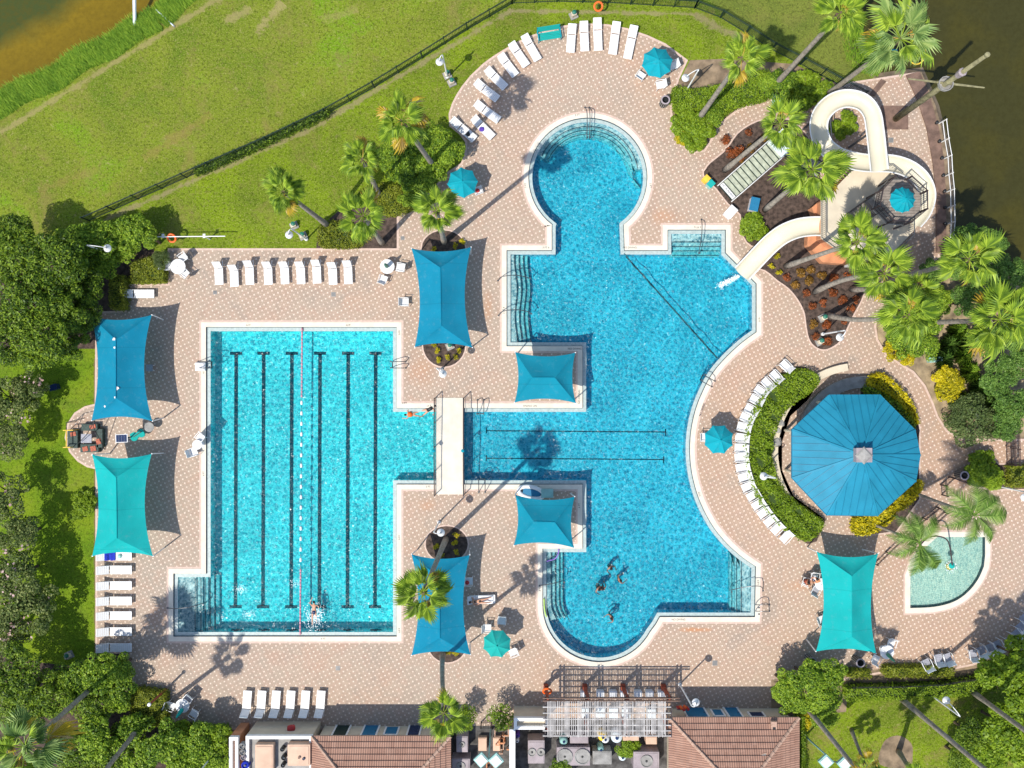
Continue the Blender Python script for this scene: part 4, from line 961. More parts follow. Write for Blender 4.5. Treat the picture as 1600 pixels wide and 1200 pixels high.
# ---------------------------------------------------------------- foliage
def leaf_quads(Pt, N, size, rng, mat, name, asp=.5, droop=.0):
    n = len(Pt); N = N/np.maximum(1e-6, np.linalg.norm(N, axis=1, keepdims=True))
    N = N + rng.normal(0, .42, (n, 3)); N /= np.linalg.norm(N, axis=1, keepdims=True)
    t = np.cross(N, rng.normal(0, 1, (n, 3))); t /= np.linalg.norm(t, axis=1, keepdims=True)
    u = np.cross(N, t); s = (size*rng.uniform(.6, 1.35, n))[:, None]
    V = np.stack([Pt-t*s*.5, Pt+u*s*asp*.5+t*s*.05, Pt+t*s*.5-N*s*droop, Pt-u*s*asp*.5+t*s*.05], 1).reshape(-1, 3)
    return npmesh(name, V, np.arange(n*4).reshape(-1, 4), mat)
def crown_pts(rad, hz, nl, per, rng, lobe=.42, base=0.0):
    """clumpy dome: lobes on an ellipsoid, leaves on their upper shells"""
    Ps = []; Ns = []
    for i in range(nl):
        a = rng.uniform(0, 2*PI); r = math.sqrt(rng.uniform(0, 1))*rad*(1-lobe*.55); z = hz*math.sqrt(max(.02, 1-(r/rad)**2))*rng.uniform(.55, 1.0)
        lr = rad*lobe*rng.uniform(.55, 1.15); c = np.array([math.cos(a)*r, math.sin(a)*r, base+z])
        m = int(per*(lr/(rad*lobe))**2); d = rng.normal(0, 1, (m, 3)); d[:, 2] = np.abs(d[:, 2])*1.0-.35; d /= np.linalg.norm(d, axis=1, keepdims=True)
        q = c + d*lr*rng.uniform(.72, 1.04, (m, 1))*np.array([1, 1, .8]); Ps.append(q); Ns.append(d*.8+np.array([0, 0, .55]))
    return np.concatenate(Ps), np.concatenate(Ns)
CR = {}
def crown_mesh(kind, variant):
    k = (kind, variant)
    if k in CR: return CR[k]
    rng = np.random.default_rng(hash(kind) % 1000 if False else sum(map(ord, kind))*7+variant)
    rad, hz, nl, per, lobe, size, asp, mat = {
        'dark':   (2.4, 1.9, 46, 210, .27, .24, .42, 'leaf_dark'),
        'mid':    (2.0, 1.5, 34, 200, .30, .24, .5, 'leaf_mid'),
        'bright': (1.7, 1.2, 26, 170, .33, .30, .5, 'leaf_bright'),
        'myrtle': (2.2, 1.9, 44, 170, .25, .19, .55, 'leaf_myrtle'),
        'right':  (2.2, 1.7, 40, 190, .28, .22, .5, 'leaf_right'),
        'grey':   (1.8, 1.2, 30, 190, .3, .17, .5, 'leaf_grey'),
        'yellow': (1.2, .8, 22, 130, .32, .20, .55, 'leaf_yellow'),
        'croton': (.45, .35, 12, 38, .5, .20, .38, 'leaf_red'),
        'croton2': (.45, .35, 12, 38, .5, .20, .38, 'leaf_orange'),
        'tuft':   (.32, .25, 8, 26, .5, .15, .4, 'leaf_yellow'),
        'ball':   (.95, .95, 40, 70, .28, .11, .6, 'leaf_bright')}[kind]
    Pt, N = crown_pts(rad, hz, nl, per, rng, lobe)
    CR[k] = leaf_quads(Pt, N, size, rng, M[mat], 'crown', asp); return CR[k]
RADS = {'dark': 2.4, 'mid': 2.0, 'bright': 1.7, 'myrtle': 2.2, 'right': 2.2, 'grey': 1.8, 'yellow': 1.2, 'croton': .45, 'croton2': .45, 'tuft': .32, 'ball': .95}
_trunk = {}
def trunk_mesh(v):
    if v not in _trunk:
        r = random.Random(v); mb = MB(); mb.path([(0, 0, 0), (.05, .03, .5), (.0, .08, 1.0)], [.11, .085, .07], 7)
        for k in range(4):
            a = k*PI/2+r.uniform(-.4, .4); mb.path([(0, .08, .7+.06*k), (math.cos(a)*.35, math.sin(a)*.35, 1.15), (math.cos(a)*.8, math.sin(a)*.8, 1.5)], [.05, .035, .015], 5)
        o = mb.build('trunk', M['bark']); _trunk[v] = o.data; bpy.data.objects.remove(o)
    return _trunk[v]
cnt = [0]
def tree(px, py, rpx, h, kind, label, cat='tree', group=None, flat=1.0, nm=None, extra=None):
    """h: height of the crown top"""
    cnt[0] += 1; v = cnt[0] % 3; k = max(.0, h*.8); c = W(px, py, k); r = rpx*S*(H-k)/H; s_ = r/RADS[kind]
    t = thing(nm or {'tree': 'tree', 'shrub': 'shrub'}.get(cat, 'shrub'), label, cat, (c.x, c.y, 0), 0, group)
    me = crown_mesh(kind, v); zt = max(v_.co.z for v_ in me.vertices) if ('z', kind, v) not in CR else CR[('z', kind, v)]
    CR[('z', kind, v)] = zt; zs = s_*flat; base = h - zt*zs
    if base < 0: zs = h/zt; base = 0
    o = mobj('crown', me, t, (0, 0, base)); o.scale = (s_, s_, zs); o.rotation_euler.z = RNG.uniform(0, 6.28)
    if base > .3 or kind in ('dark', 'mid', 'right', 'myrtle'):
        b_ = mobj('trunk', trunk_mesh(v), t); q = max(.4, h*.75); b_.scale = (q*.6 if q < 1.6 else 1.2, q*.6 if q < 1.6 else 1.2, q/1.35)
    else:
        b_ = mobj('trunk', trunk_mesh(v), t); b_.scale = (.35*s_, .35*s_, max(.12, h*.4))
    if extra:
        rng = np.random.default_rng(cnt[0]+50); Pt, N = crown_pts(r*.95, zt*zs*.98, 7, 9, rng, .28); keep = Pt[:, 2] > .4*zt*zs
        mobj('blossom', leaf_quads(Pt[keep], N[keep], .20, rng, M[extra], 'blossom', .8), t, (0, 0, base+.08))
    return t
def hedge(pts, h, mat, label, cat='hedge', leaf=.13, dens=260, group=None, sub=0, name='hedge', lumpy=.12, h0=0):
    p = W2(spline(pts, sub, True) if sub else pts, h*.8); xs = [q[0] for q in p]; ys = [q[1] for q in p]
    cx, cy = sum(xs)/len(xs), sum(ys)/len(ys); t = thing(name, label, cat, (cx, cy, 0), 0, group)
    rng = np.random.default_rng(int(abs(cx*100+cy*37)) % 9999); A = abs(sarea(p)); n = int(A*dens*1.45)
    x0, x1, y0, y1 = min(xs), max(xs), min(ys), max(ys); m = int(n*(x1-x0)*(y1-y0)/A); X = rng.uniform(x0, x1, m); Y = rng.uniform(y0, y1, m)
    k = inpoly(p, X, Y); X, Y = X[k], Y[k]
    bumpz = lumpy*(np.sin(X*2.1+1.3*np.sin(Y*1.7))*np.cos(Y*2.4+X*.6)+.6*np.sin(X*5.3+Y*4.1))
    Z = h + bumpz - rng.exponential(.08, len(X)); Pt = np.stack([X-cx, Y-cy, Z], 1); N = np.tile([0, 0, 1.0], (len(X), 1)) + rng.normal(0, .35, (len(X), 3))
    # sides
    per = 0; Ps = [Pt]; Ns = [N]; sg = 1 if sarea(p) > 0 else -1
    for i in range(len(p)):
        a = np.array(p[i]); b = np.array(p[(i+1) % len(p)]); L = np.linalg.norm(b-a)
        if L < 1e-3: continue
        q = int(L*h*dens*.9); f = rng.uniform(0, 1, q)[:, None]; nn = np.array([(b-a)[1], -(b-a)[0]])/L*sg
        xy = a+(b-a)*f + nn*rng.normal(.02, .07, (q, 1)); Ps.append(np.column_stack([xy[:, 0]-cx, xy[:, 1]-cy, rng.uniform(.03, h+.03, q)])); Ns.append(np.tile([nn[0], nn[1], .5], (q, 1)))
    me = leaf_quads(np.concatenate(Ps), np.concatenate(Ns), leaf, rng, M[mat], 'foliage', .55); mobj('foliage', me, t)
    ip = offset(p, -.12) if A > 1 else p
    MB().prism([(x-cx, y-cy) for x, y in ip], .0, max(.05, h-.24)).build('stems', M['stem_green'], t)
    return t

# left mass of dark trees
GL_ = 'dark trees massed along the left edge'
for i, (x, y, r, h, lab) in enumerate(((30, 400, 52, 5.6, 'dark green tree at the left edge, topmost of the mass'), (88, 400, 48, 6.2, 'dark green tree right of the topmost one at the left edge'), (124, 445, 38, 3.6, 'dark green tree nearest the small box hedge'), (40, 462, 52, 6.6, 'tall dark tree at the left edge in the middle of the mass'), (92, 476, 48, 5.4, 'tall dark tree in the centre of the left mass'), (8, 520, 48, 6.0, 'dark tree at the left edge above the pinkish tree'), (62, 532, 50, 6.4, 'dark tree in the lower part of the left mass'), (108, 532, 34, 3.6, 'dark tree close to the upper left blue sail'), (22, 345+20, 34, 4.6, 'dark tree by the upper lawn at the left edge'), (122, 492, 34, 3.8, 'dark tree just left of the upper left sail corner'))):
    tree(x, y, r, h, 'dark', lab, 'tree', GL_)
for x, y, r, h, lab in ((118, 384, 36, 4.2, 'lighter leafy shrub below the fence end, left one'), (155, 372, 30, 3.6, 'lighter leafy shrub directly below the fence end'), (205, 364, 30, 3.2, 'leafy shrub with its right end at the rescue pole'), (232, 372, 17, 2.6, 'small shrub at the left end of the white rescue pole'), (152, 406, 32, 2.5, 'light leafy shrub around the left lamp post'), (196, 392, 22, 2.2, 'leafy shrub right of the left lamp post'), (178, 372, 22, 3.0, 'leafy shrub above the left lamp post'), (142, 418, 24, 2.6, 'leafy shrub between the dark trees and the box hedge')):
    tree(x, y, r, h, 'mid', lab, 'shrub', 'light leafy shrubs below the fence end')
tree(250, 404, 15, 1.4, 'grey', 'brownish round shrub beside the upper patio table', 'shrub')
hedge([(206, 412), (225, 404), (256, 400), (257, 440), (206, 441)], .9, 'leaf_olive', 'clipped olive green hedge left of the upper patio table')
hedge([(173, 432), (194, 432), (193, 483), (173, 481)], 1.2, 'leaf_olive', 'narrow clipped hedge left of the crosswise lounger')
# crape myrtles down the left side
for i, (x, y, r, h, lab) in enumerate(((8, 628, 43, 3.7, 'pink flecked tree at the left edge beside the upper lawn strip'), (42, 610, 31, 3.2, 'small tree right of the topmost pink flecked one'), (10, 690, 33, 3.4, 'pink flecked tree level with the swing at the left edge'), (2, 775, 40, 4.2, 'pink flecked tree level with the teal sail'), (22, 838, 38, 4.2, 'pink flecked tree level with the teal sail bottom'), (18, 900, 45, 4.2, 'pink flecked tree left of the stacked loungers, upper'), (36, 955, 50, 3.8, 'broad pink flecked tree left of the stacked loungers, lower'), (5, 990, 40, 3.7, 'tree at the left edge below the broad pink flecked one'))):
    tree(x, y, r, h, 'myrtle', lab, 'tree', 'pink flecked trees on the left lawn', 1.0, None, 'leaf_pink')
tree(125, 786, 20, 1.1, 'bright', 'low spreading shrub at the left deck edge by the teal sail', 'shrub')
tree(118, 800, 14, .7, 'bright', 'small low shrub below the spreading one on the left lawn', 'shrub')
# bottom left shrubbery
for x, y, r, h, kd, lab in ((20, 1055, 46, 4.6, 'dark', 'dark tree at the left edge above the bottom left palm'), (75, 1085, 40, 3.8, 'dark', 'dark tree between the bottom left palm and the grey trunk'), (30, 1110, 40, 3.8, 'dark', 'dark tree partly behind the bottom left palm'), (112, 1060, 32, 3.0, 'mid', 'leafy shrub below the left utility box'), (150, 1050, 34, 3.2, 'mid', 'leafy shrub below the last stacked lounger'), (183, 1045, 26, 2.8, 'mid', 'leafy shrub at the lower left deck corner'), (180, 1085, 30, 2.2, 'mid', 'leafy shrub left of the clipped square hedge'), (140, 1100, 40, 2.8, 'dark', 'dark shrub crossed by the grey leaning trunk'), (150, 1160, 40, 3.4, 'mid', 'leafy shrub right of the bottom left palm'), (205, 1152, 36, 2.4, 'mid', 'leafy shrub crossed by the lower leaning trunk'), (115, 1180, 36, 3.2, 'dark', 'dark shrub at the bottom edge beside the palm'), (255, 1165, 38, 3.4, 'mid', 'leafy shrub below the clipped square hedge'), (305, 1160, 32, 3.0, 'mid', 'leafy shrub below the lower left table'), (340, 1160, 24, 2.6, 'bright', 'bright leafy shrub against the lower building wall'), (290, 1195, 34, 3.0, 'mid', 'leafy shrub at the bottom edge left of the building'), (215, 1195, 34, 3.0, 'mid', 'leafy shrub at the bottom edge beside the lower trunk'), (285, 1143, 16, 2.0, 'bright', 'bright shrub directly under the lower left table'), (335, 1190, 26, 2.6, 'mid', 'leafy shrub in the bottom corner by the building wall'), (160, 1195, 34, 3.0, 'dark', 'dark shrub at the bottom edge left of the lower trunk')):
    tree(x, y, r, h, kd, lab, 'shrub', 'bottom left shrubbery')
hedge([(206, 1080), (222, 1078), (258, 1084), (260, 1128), (240, 1134), (206, 1124)], 1.0, 'leaf_olive', 'clipped yellow green square hedge at the lower left deck edge')
hedge([(268, 1134), (310, 1136), (355, 1138), (356, 1150), (270, 1150)], .9, 'leaf_bright', 'low bright hedge between the lower left table and the building')
# shrubs around the upper palms
for x, y, r, h, lab in ((640, 238, 28, 2.4, 'dark leafy shrub under the yellow leaved palm'), (676, 215, 26, 2.4, 'leafy shrub left of the purple towel lounger'), (698, 232, 27, 2.6, 'leafy shrub at the deck edge above the round pool umbrella'), (664, 250, 30, 2.6, 'leafy shrub at the foot of the yellow leaved palm'), (632, 272, 28, 2.4, 'leafy shrub in the middle of the palm bed'), (668, 284, 26, 2.2, 'leafy shrub between the umbrella and the palm bed'), (612, 246, 24, 2.0, 'dark leafy shrub right of the second palm'), (690, 262, 18, 1.8, 'small leafy shrub at the edge of the round pool umbrella'), (640, 304, 20, 1.6, 'leafy shrub left of the palm above the middle sail')):
    tree(x, y, r, h, 'mid', lab, 'shrub', 'shrubs among the upper palms')
hedge([(497, 372), (500, 352), (512, 346), (532, 346), (552, 352), (566, 372), (560, 386), (505, 386)], .45, 'leaf_olive', 'rounded patch of low green ground cover above the nine loungers', 'ground cover', sub=2, name='ground_cover')
hedge([(560, 300), (600, 286), (640, 300), (650, 322), (620, 336), (590, 330)], .5, 'leaf_olive', 'low ground cover between the palms above the loungers', 'ground cover', sub=2, name='ground_cover')
# upper right planting
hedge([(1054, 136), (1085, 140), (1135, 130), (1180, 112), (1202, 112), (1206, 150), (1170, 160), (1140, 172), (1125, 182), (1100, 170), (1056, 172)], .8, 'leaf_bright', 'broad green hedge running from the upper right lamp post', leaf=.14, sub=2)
for x, y, r, h, kd, lab in ((1072, 190, 22, 1.4, 'bright', 'bright shrub at the left tip of the upper right bed'), (1098, 196, 24, 1.6, 'bright', 'bright leafy shrub at the foot of the tall upper right palm'), (1085, 216, 20, 1.3, 'bright', 'bright shrub at the lower tip of the upper right bed'), (1112, 182, 18, 1.4, 'mid', 'shrub between the hedge and the curved path'), (1066, 215, 12, .9, 'yellow', 'small yellow shrub at the left tip of the upper right bed'), (1228, 130, 26, 1.8, 'mid', 'shrub at the foot of the palm beside the fence'), (1262, 135, 28, 1.8, 'bright', 'bright shrub between the fence and the slide loop'), (1288, 142, 20, 1.6, 'bright', 'shrub touching the upper edge of the slide loop'), (1320, 192, 22, 1.2, 'bright', 'green shrub inside the slide loop'), (1250, 155, 20, 1.4, 'mid', 'shrub above the landing of the slide stairs'), (1205, 130, 18, 1.4, 'mid', 'shrub at the right end of the upper right hedge')):
    tree(x, y, r, h, kd, lab, 'shrub', 'upper right planting')
# croton bed
gi = 0
for (x, y, kd, s_) in ((1133, 216, 0, 1.3), (1155, 262-25, 0, 1.6), (1141, 239, 0, 1.4), (1174, 232, 1, 1.1), (1159, 246, 1, 1.0), (1195, 214, 1, 1.0), (1172, 206, 0, 1.0)):
    gi += 1; tree(x, y, 7*s_, .5*s_, 'croton' if kd == 0 else 'croton2', 'reddish shrub, %s from the lower left end of the bed beside the slide stairs' % ORD[gi-1], 'shrub', 'reddish shrubs beside the slide stairs')
gi = 0
for (x, y, kd) in ((1252, 426, 1), (1269, 421, 1), (1287, 429, 1), (1304, 434, 0), (1325, 432, 0), (1232, 433, 0), (1265, 438, 1), (1245, 445, 1), (1259, 458, 0), (1302, 457, 0), (1288, 473, 0), (1271, 476, 0), (1318, 468, 0), (1340, 468, 0), (1272, 505, 1), (1293, 508, 0), (1320, 500, 0), (1274, 524, 0), (1294, 533, 0), (1331, 483, 0)):
    gi += 1; tree(x, y, 7.4, .5, 'croton' if kd == 0 else 'croton2', 'orange red shrub, %s counted down the bed below the slide' % ORD[gi-1], 'shrub', 'orange red shrubs in the mulch bed')
for i, (x, y) in enumerate(((1216, 401), (1207, 415), (1219, 425))): tree(x, y, 5.5, .4, 'tuft', 'small yellow green tuft, %s from the top beside the slide exit' % ORD[i], 'shrub', 'tufts beside the slide exit')
for i, (x, y) in enumerate(((684, 548), (700, 558), (717, 547), (686, 562), (711, 558), (677, 538))): tree(x, y, 5.2, .4, 'tuft', 'yellow green tuft, %s in the round bed below the middle sail' % ORD[i], 'shrub', 'tufts in the round beds')
for i, (x, y) in enumerate(((711, 849), (714, 863), (689, 869), (682, 855), (712, 837), (700, 1020), (711, 1022), (712, 384), (678, 388), (723, 376))): tree(x, y, 5.4, .4, 'tuft', 'green tuft, %s in the round beds at either end of the sails' % ORD[i], 'shrub', 'tufts in the round beds')
tree(1181, 353, 22, .9, 'bright', 'bright leafy shrub beside the slide exit flume', 'shrub')
# right bank
for x, y, r, h, kd, lab in ((1520, 378, 32, 3.4, 'right', 'tree reaching over the dark lake at the right'), (1552, 385, 28, 3.6, 'right', 'lake side tree right of the rope rail end'), (1496, 410, 28, 3.0, 'right', 'tree at the lower end of the rope rail'), (1575, 430, 34, 4.0, 'right', 'large tree at the right edge near the lake'), (1545, 445, 34, 3.6, 'right', 'tree under the upper right bank palm'), (1600, 480, 36, 4.0, 'right', 'tree at the right edge behind the large bank palm'), (1510, 470, 26, 2.8, 'right', 'tree between the two right bank palms'), (1560, 590, 34, 2.6, 'right', 'tree below the large right bank palm'), (1592, 570, 30, 2.8, 'right', 'tree at the right edge below the large bank palm'), (1590, 630, 32, 2.6, 'right', 'tree at the right edge above the side path'), (1425, 470, 28, 2.4, 'mid', 'leafy shrub beneath the palm right of the orange bed'), (1448, 500, 28, 2.4, 'mid', 'leafy shrub right of the path from the orange bed'), (1420, 530, 30, 2.4, 'mid', 'leafy shrub at the widest part of the path bend'), (1446, 540, 26, 2.2, 'mid', 'leafy shrub on the sandy bank edge'), (1398, 505, 22, 2.0, 'mid', 'leafy shrub at the left side of the bank planting'), (1525, 655, 42, 1.9, 'grey', 'large grey green shrub above the side path'), (1500, 650, 26, 1.5, 'grey', 'grey green shrub left of the largest one above the side path'), (1556, 662, 26, 1.5, 'grey', 'grey green shrub right of the largest one above the side path'), (1395, 548, 16, 1.4, 'yellow', 'yellow shrub at the lower left of the bank planting'), (1480, 588, 20, 1.1, 'yellow', 'upper yellow shrub on the sandy bank'), (1484, 612, 20, 1.1, 'yellow', 'lower yellow shrub on the sandy bank'), (1495, 598, 15, 1.0, 'yellow', 'right yellow shrub on the sandy bank'), (1420, 556, 15, 1.1, 'yellow', 'yellow shrub at the bottom of the bank planting')):
    tree(x, y, r, h, kd, lab, 'tree' if h > 2.5 else 'shrub', 'right bank planting')
for x, y, r, h, kd, lab in ((1468, 468, 24, 2.0, 'mid', 'shrub under the curved trunk on the bank'), (1400, 452, 20, 1.4, 'olive', 'low shrub where the path leaves the slide terrace'), (1455, 425, 22, 1.6, 'right', 'shrub below the end of the slide terrace'), (1545, 530, 28, 2.4, 'right', 'shrub left of the lower right bank trees'), (1575, 665, 26, 2.2, 'right', 'leafy shrub beside the iron side gate'), (1590, 520, 30, 3.0, 'right', 'tree at the right edge level with the bank grasses'), (1530, 700-170, 22, 2.0, 'mid', 'shrub under the large bank palm')):
    tree(x, y, r, h, 'mid' if kd == 'olive' else kd, lab, 'tree' if h > 2.5 else 'shrub', 'right bank planting')
hedge([(1352, 600), (1362, 588), (1378, 584), (1400, 600), (1424, 628), (1434, 655), (1432, 662), (1415, 640), (1392, 618), (1368, 606)], .75, 'leaf_yellow', 'yellow hedge curving along the upper right of the blue roof', dens=200, leaf=.18, sub=2)
hedge([(1350, 604), (1370, 610), (1395, 624), (1416, 644), (1430, 664), (1422, 672), (1395, 650), (1362, 622)], .8, 'leaf_mid', 'green hedge between the yellow hedge and the blue roof', dens=200, sub=2)
hedge([(1336, 810), (1366, 804), (1392, 790), (1400, 800), (1392, 815), (1366, 832), (1338, 834)], .85, 'leaf_yellow', 'yellow hedge at the bottom of the blue roof', dens=200, leaf=.18, sub=2)
hedge([(1398, 782), (1420, 765), (1438, 750), (1440, 764), (1424, 784), (1404, 798)], .85, 'leaf_yellow', 'yellow hedge at the lower right of the blue roof near the leaning palm', dens=200, leaf=.18, sub=2)
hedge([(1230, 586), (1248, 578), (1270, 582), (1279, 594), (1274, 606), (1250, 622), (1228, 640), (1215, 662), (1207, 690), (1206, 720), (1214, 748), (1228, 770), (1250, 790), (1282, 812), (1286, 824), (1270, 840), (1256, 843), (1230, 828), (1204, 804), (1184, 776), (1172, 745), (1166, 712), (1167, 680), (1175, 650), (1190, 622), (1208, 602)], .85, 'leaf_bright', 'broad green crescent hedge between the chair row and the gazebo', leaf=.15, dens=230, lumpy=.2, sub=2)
tree(1540, 728, 27, 1.5, 'bright', 'round bright bush beside the litter bin near the side path', 'shrub'); tree(1528, 742, 18, 1.2, 'bright', 'small bush below the round bright one', 'shrub'); tree(1556, 748, 18, 1.2, 'bright', 'small bush right of the litter bin, lowest of three', 'shrub')
hedge([(1579, 728), (1700, 728), (1700, 760), (1579, 760)], .9, 'leaf_olive', 'clipped hedge at the right edge above the wading pool')
# lower right planting
for x, y, r, h, kd, lab in ((1228, 1072, 26, 3.0, 'mid', 'leafy tree at the right end of the lower roof, left part'), (1262, 1062, 30, 3.4, 'mid', 'leafy tree just below the left litter bin'), (1298, 1060, 28, 3.2, 'mid', 'leafy tree below the right teal sail'), (1242, 1098, 26, 3.0, 'mid', 'leafy tree touching the lower right roof corner'), (1285, 1092, 30, 3.2, 'mid', 'leafy tree at the top of the leaning trunk'), (1258, 1128, 14, 1.4, 'yellow', 'yellow green shrub right of the lower right roof'), (1290, 1120, 22, 2.0, 'mid', 'shrub below the leafy trees at the lower right')):
    tree(x, y, r, h, kd, lab, 'tree' if h > 2.9 else 'shrub', 'lower right leafy trees')
for x, y, r, h, lab in ((1562, 1055, 34, 4.2, 'bright tree at the right end of the long lower hedge'), (1595, 1030, 34, 4.4, 'bright tree behind the grey chairs at the right edge'), (1598, 1085, 34, 4.4, 'bright tree at the right edge above the leaning trunk'), (1572, 1138, 36, 4.0, 'bright tree below the rightmost leaning trunk'), (1600, 1165, 36, 4.0, 'bright tree in the bottom right corner'), (1548, 1180, 32, 3.4, 'bright tree at the bottom edge near the right corner')):
    tree(x, y, r, h, 'bright', lab, 'tree', 'bright trees in the lower right corner')
tree(1520, 1150, 30, 3.2, 'dark', 'dark tree between the two lower right leaning trunks', 'tree'); tree(1500, 1185, 22, 2.6, 'dark', 'smaller dark tree at the bottom edge right of centre lawn', 'tree')
hedge([(1326, 1047), (1360, 1048), (1360, 1058), (1326, 1058)], .8, 'leaf_olive', 'short clipped hedge behind the litter bin at the lower right')
hedge([(1382, 1045), (1388, 1042), (1488, 1042), (1491, 1049), (1486, 1057), (1388, 1057), (1380, 1052)], .8, 'leaf_olive', 'long clipped hedge strip below the grey chairs')
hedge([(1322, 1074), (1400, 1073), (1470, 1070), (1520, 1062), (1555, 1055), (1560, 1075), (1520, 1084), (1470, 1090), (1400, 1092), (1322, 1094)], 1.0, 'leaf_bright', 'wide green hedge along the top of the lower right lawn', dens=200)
hedge([(1249, 1118), (1256, 1118), (1257, 1240), (1250, 1240)], 1.6, 'leaf_bright', 'thin hedge along the right wall of the lower roof')
for x, y, lab in ((782, 1122, 'round clipped green bush above the service yard gate'), (727, 1122, 'round clipped green bush beside the lower palm crown')):
    tree(x, y, 21, 2.3, 'ball', lab, 'bush', 'round clipped bushes', nm='bush')

# bank grass
def grass_strip(line, w0, w1, n, hgt, label_name='bank_grass'):
    rng = np.random.default_rng(5); pts = np.array([tuple(W(x, y))[:2] for x, y in line]); seg = np.linalg.norm(np.diff(pts, axis=0), axis=1); cum = np.concatenate([[0], np.cumsum(seg)])
    d = rng.uniform(0, cum[-1], n); i = np.clip(np.searchsorted(cum, d)-1, 0, len(seg)-1); f = (d-cum[i])/seg[i]; b = pts[i]+(pts[i+1]-pts[i])*f[:, None]
    t = (pts[i+1]-pts[i])/seg[i][:, None]; nrm = np.stack([t[:, 1], -t[:, 0]], 1); off = rng.uniform(0, 1, n)**1.0*(w1-w0)+w0 + .15*np.sin(d*1.3)
    xy = b+nrm*off[:, None]; hh = hgt*rng.uniform(.5, 1.3, n); a = rng.uniform(0, 2*PI, n); lean = rng.uniform(.3, 1.0, n)*hh; dirx = np.cos(a)*.6-.5; diry = np.sin(a)*.6+.6
    z0 = np.full(n, -.1); base = np.column_stack([xy, z0]); sw = np.column_stack([-diry, dirx, np.zeros(n)])*.03
    tip = base+np.column_stack([dirx*lean, diry*lean, hh]); V = np.stack([base-sw, base+sw, tip], 1).reshape(-1, 3)
    return stuff(mobj(label_name, npmesh(label_name, V, np.arange(n*3).reshape(-1, 3), M['reed'])))
grass_strip([(-120, 214), (0, 152), (60, 124), (100, 101), (150, 73), (180, 55), (215, 38), (240, 22), (262, 0), (300, -26)], -.35, 1.45, 34000, .38)
grass_strip([(1318, -30), (1322, 50), (1335, 95), (1370, 122)], -1.2, .4, 4000, .35)
def grass_clump(x, y, r, h, label, mat='reed'):
    p = W(x, y); t = thing('ornamental_grass', label, 'grass clump', (p.x, p.y, 0), 0, 'grass clumps on the sandy bank'); rng = np.random.default_rng(int(x*y) % 9999); n = 420
    a = rng.uniform(0, 2*PI, n); b0 = rng.uniform(0, r*S*.45, n); b1 = b0+rng.uniform(.2, 1, n)*r*S*.8; z = rng.uniform(.4, 1, n)*h
    base = np.column_stack([np.cos(a)*b0, np.sin(a)*b0, np.zeros(n)]); sw = np.column_stack([-np.sin(a), np.cos(a), np.zeros(n)])*.02
    mid = np.column_stack([np.cos(a)*(b0+b1)/2, np.sin(a)*(b0+b1)/2, z]); tip = np.column_stack([np.cos(a)*b1, np.sin(a)*b1, z*.6]); V = np.stack([base-sw, base+sw, mid+sw, tip, mid-sw], 1).reshape(-1, 3)
    mobj('blades', npmesh('blades', V, np.arange(n*5).reshape(-1, 5), M[mat]), t); return t
for i, (x, y) in enumerate(((1478, 540), (1500, 556), (1470, 562), (1512, 582), (1524, 606), (1505, 628), (1540, 618), (1492, 520), (1502, 540), (1556, 632))):
    grass_clump(x, y, 17, .9, 'arching grass clump, %s counted down the sandy bank' % ORD[i], 'reed' if i % 2 else 'leaf_right')
stuff(tag(MB().box((0, 0, -5), (.01, .01, .01)).build('x', M['soil']), 'x', 'x')) if False else None

# ---------------------------------------------------------------- palms
def fan_frond(seed, mat, droop=.35, nseg=24, pet=.62, rad=.66):
    r = random.Random(seed); mb = MB(); mb.path([(0, 0, 0), (pet*.5, 0, .04), (pet, 0, 0)], [.024, .018, .014], 4, False)
    span = R(122); d = span*2/nseg; hubx = pet
    for i in range(nseg):
        a = -span+d*(i+.5); L = rad*(.50+.50*math.cos(a*.82))*r.uniform(.88, 1.05); h2 = d*.50
        def pt(an, rr, zz): return (hubx+math.cos(an)*rr, math.sin(an)*rr*.92, zz)
        m = .70*L; cup = -.20*abs(a/span)**1.5*L; z1 = cup-droop*.08; fold = .05*L+.012
        ta = a*.96+r.uniform(-.05, .05); mb.add([(hubx-.02, 0, 0), pt(a-h2, m, z1), pt(a, m*1.02, z1+fold), pt(a+h2, m, z1), pt(ta, L*1.04, cup-droop*L*r.uniform(.5, 1.1))], [(0, 1, 2), (0, 2, 3), (1, 4, 2), (2, 4, 3)])
    o = mb.build('frond', M[mat]); me = o.data; bpy.data.objects.remove(o); return me
FR = {'frond': [fan_frond(i, 'frond', .25+.15*i) for i in range(4)], 'frond_pale': [fan_frond(i+10, 'frond_pale', .35+.15*i, 26) for i in range(3)], 'frond_dry': [fan_frond(i+20, 'frond_dry', .5+.2*i, 16, .6, .7) for i in range(2)]}
def feather(seed):
    r = random.Random(seed); mb = MB(); pts = []; n = 30; Lr = 2.3
    for i in range(n+1): f = i/n; pts.append(Vector((f*Lr*(1-.12*f), .22*math.sin(f*2.0)*f, .55*math.sin(f*PI*.62)-1.15*f**3)))
    mb.path(pts[::3], [.03*(1-i/11)+.006 for i in range(len(pts[::3]))], 4, False)
    for i in range(3, n+1):
        for s in (-1, 1):
            for q in range(3):
                f = (i+q*.33)/n; L = .62*math.sin(PI*min(1, .12+f*.88))**.7*r.uniform(.8, 1.1)+.08; p = pts[min(i, n)]; a = p-pts[i-1]; a.normalize()
                side = Vector((-a.y, a.x, 0))*s; tip = p+side*L*.85+a*L*.55+Vector((0, 0, -.30*L+r.uniform(-.08, .08))); w = a*.038
                mb.add([p-w, p+w, tip], [(0, 1, 2)])
    o = mb.build('frond', M['feather']); me = o.data; bpy.data.objects.remove(o); return me
FE = [feather(i) for i in range(3)]
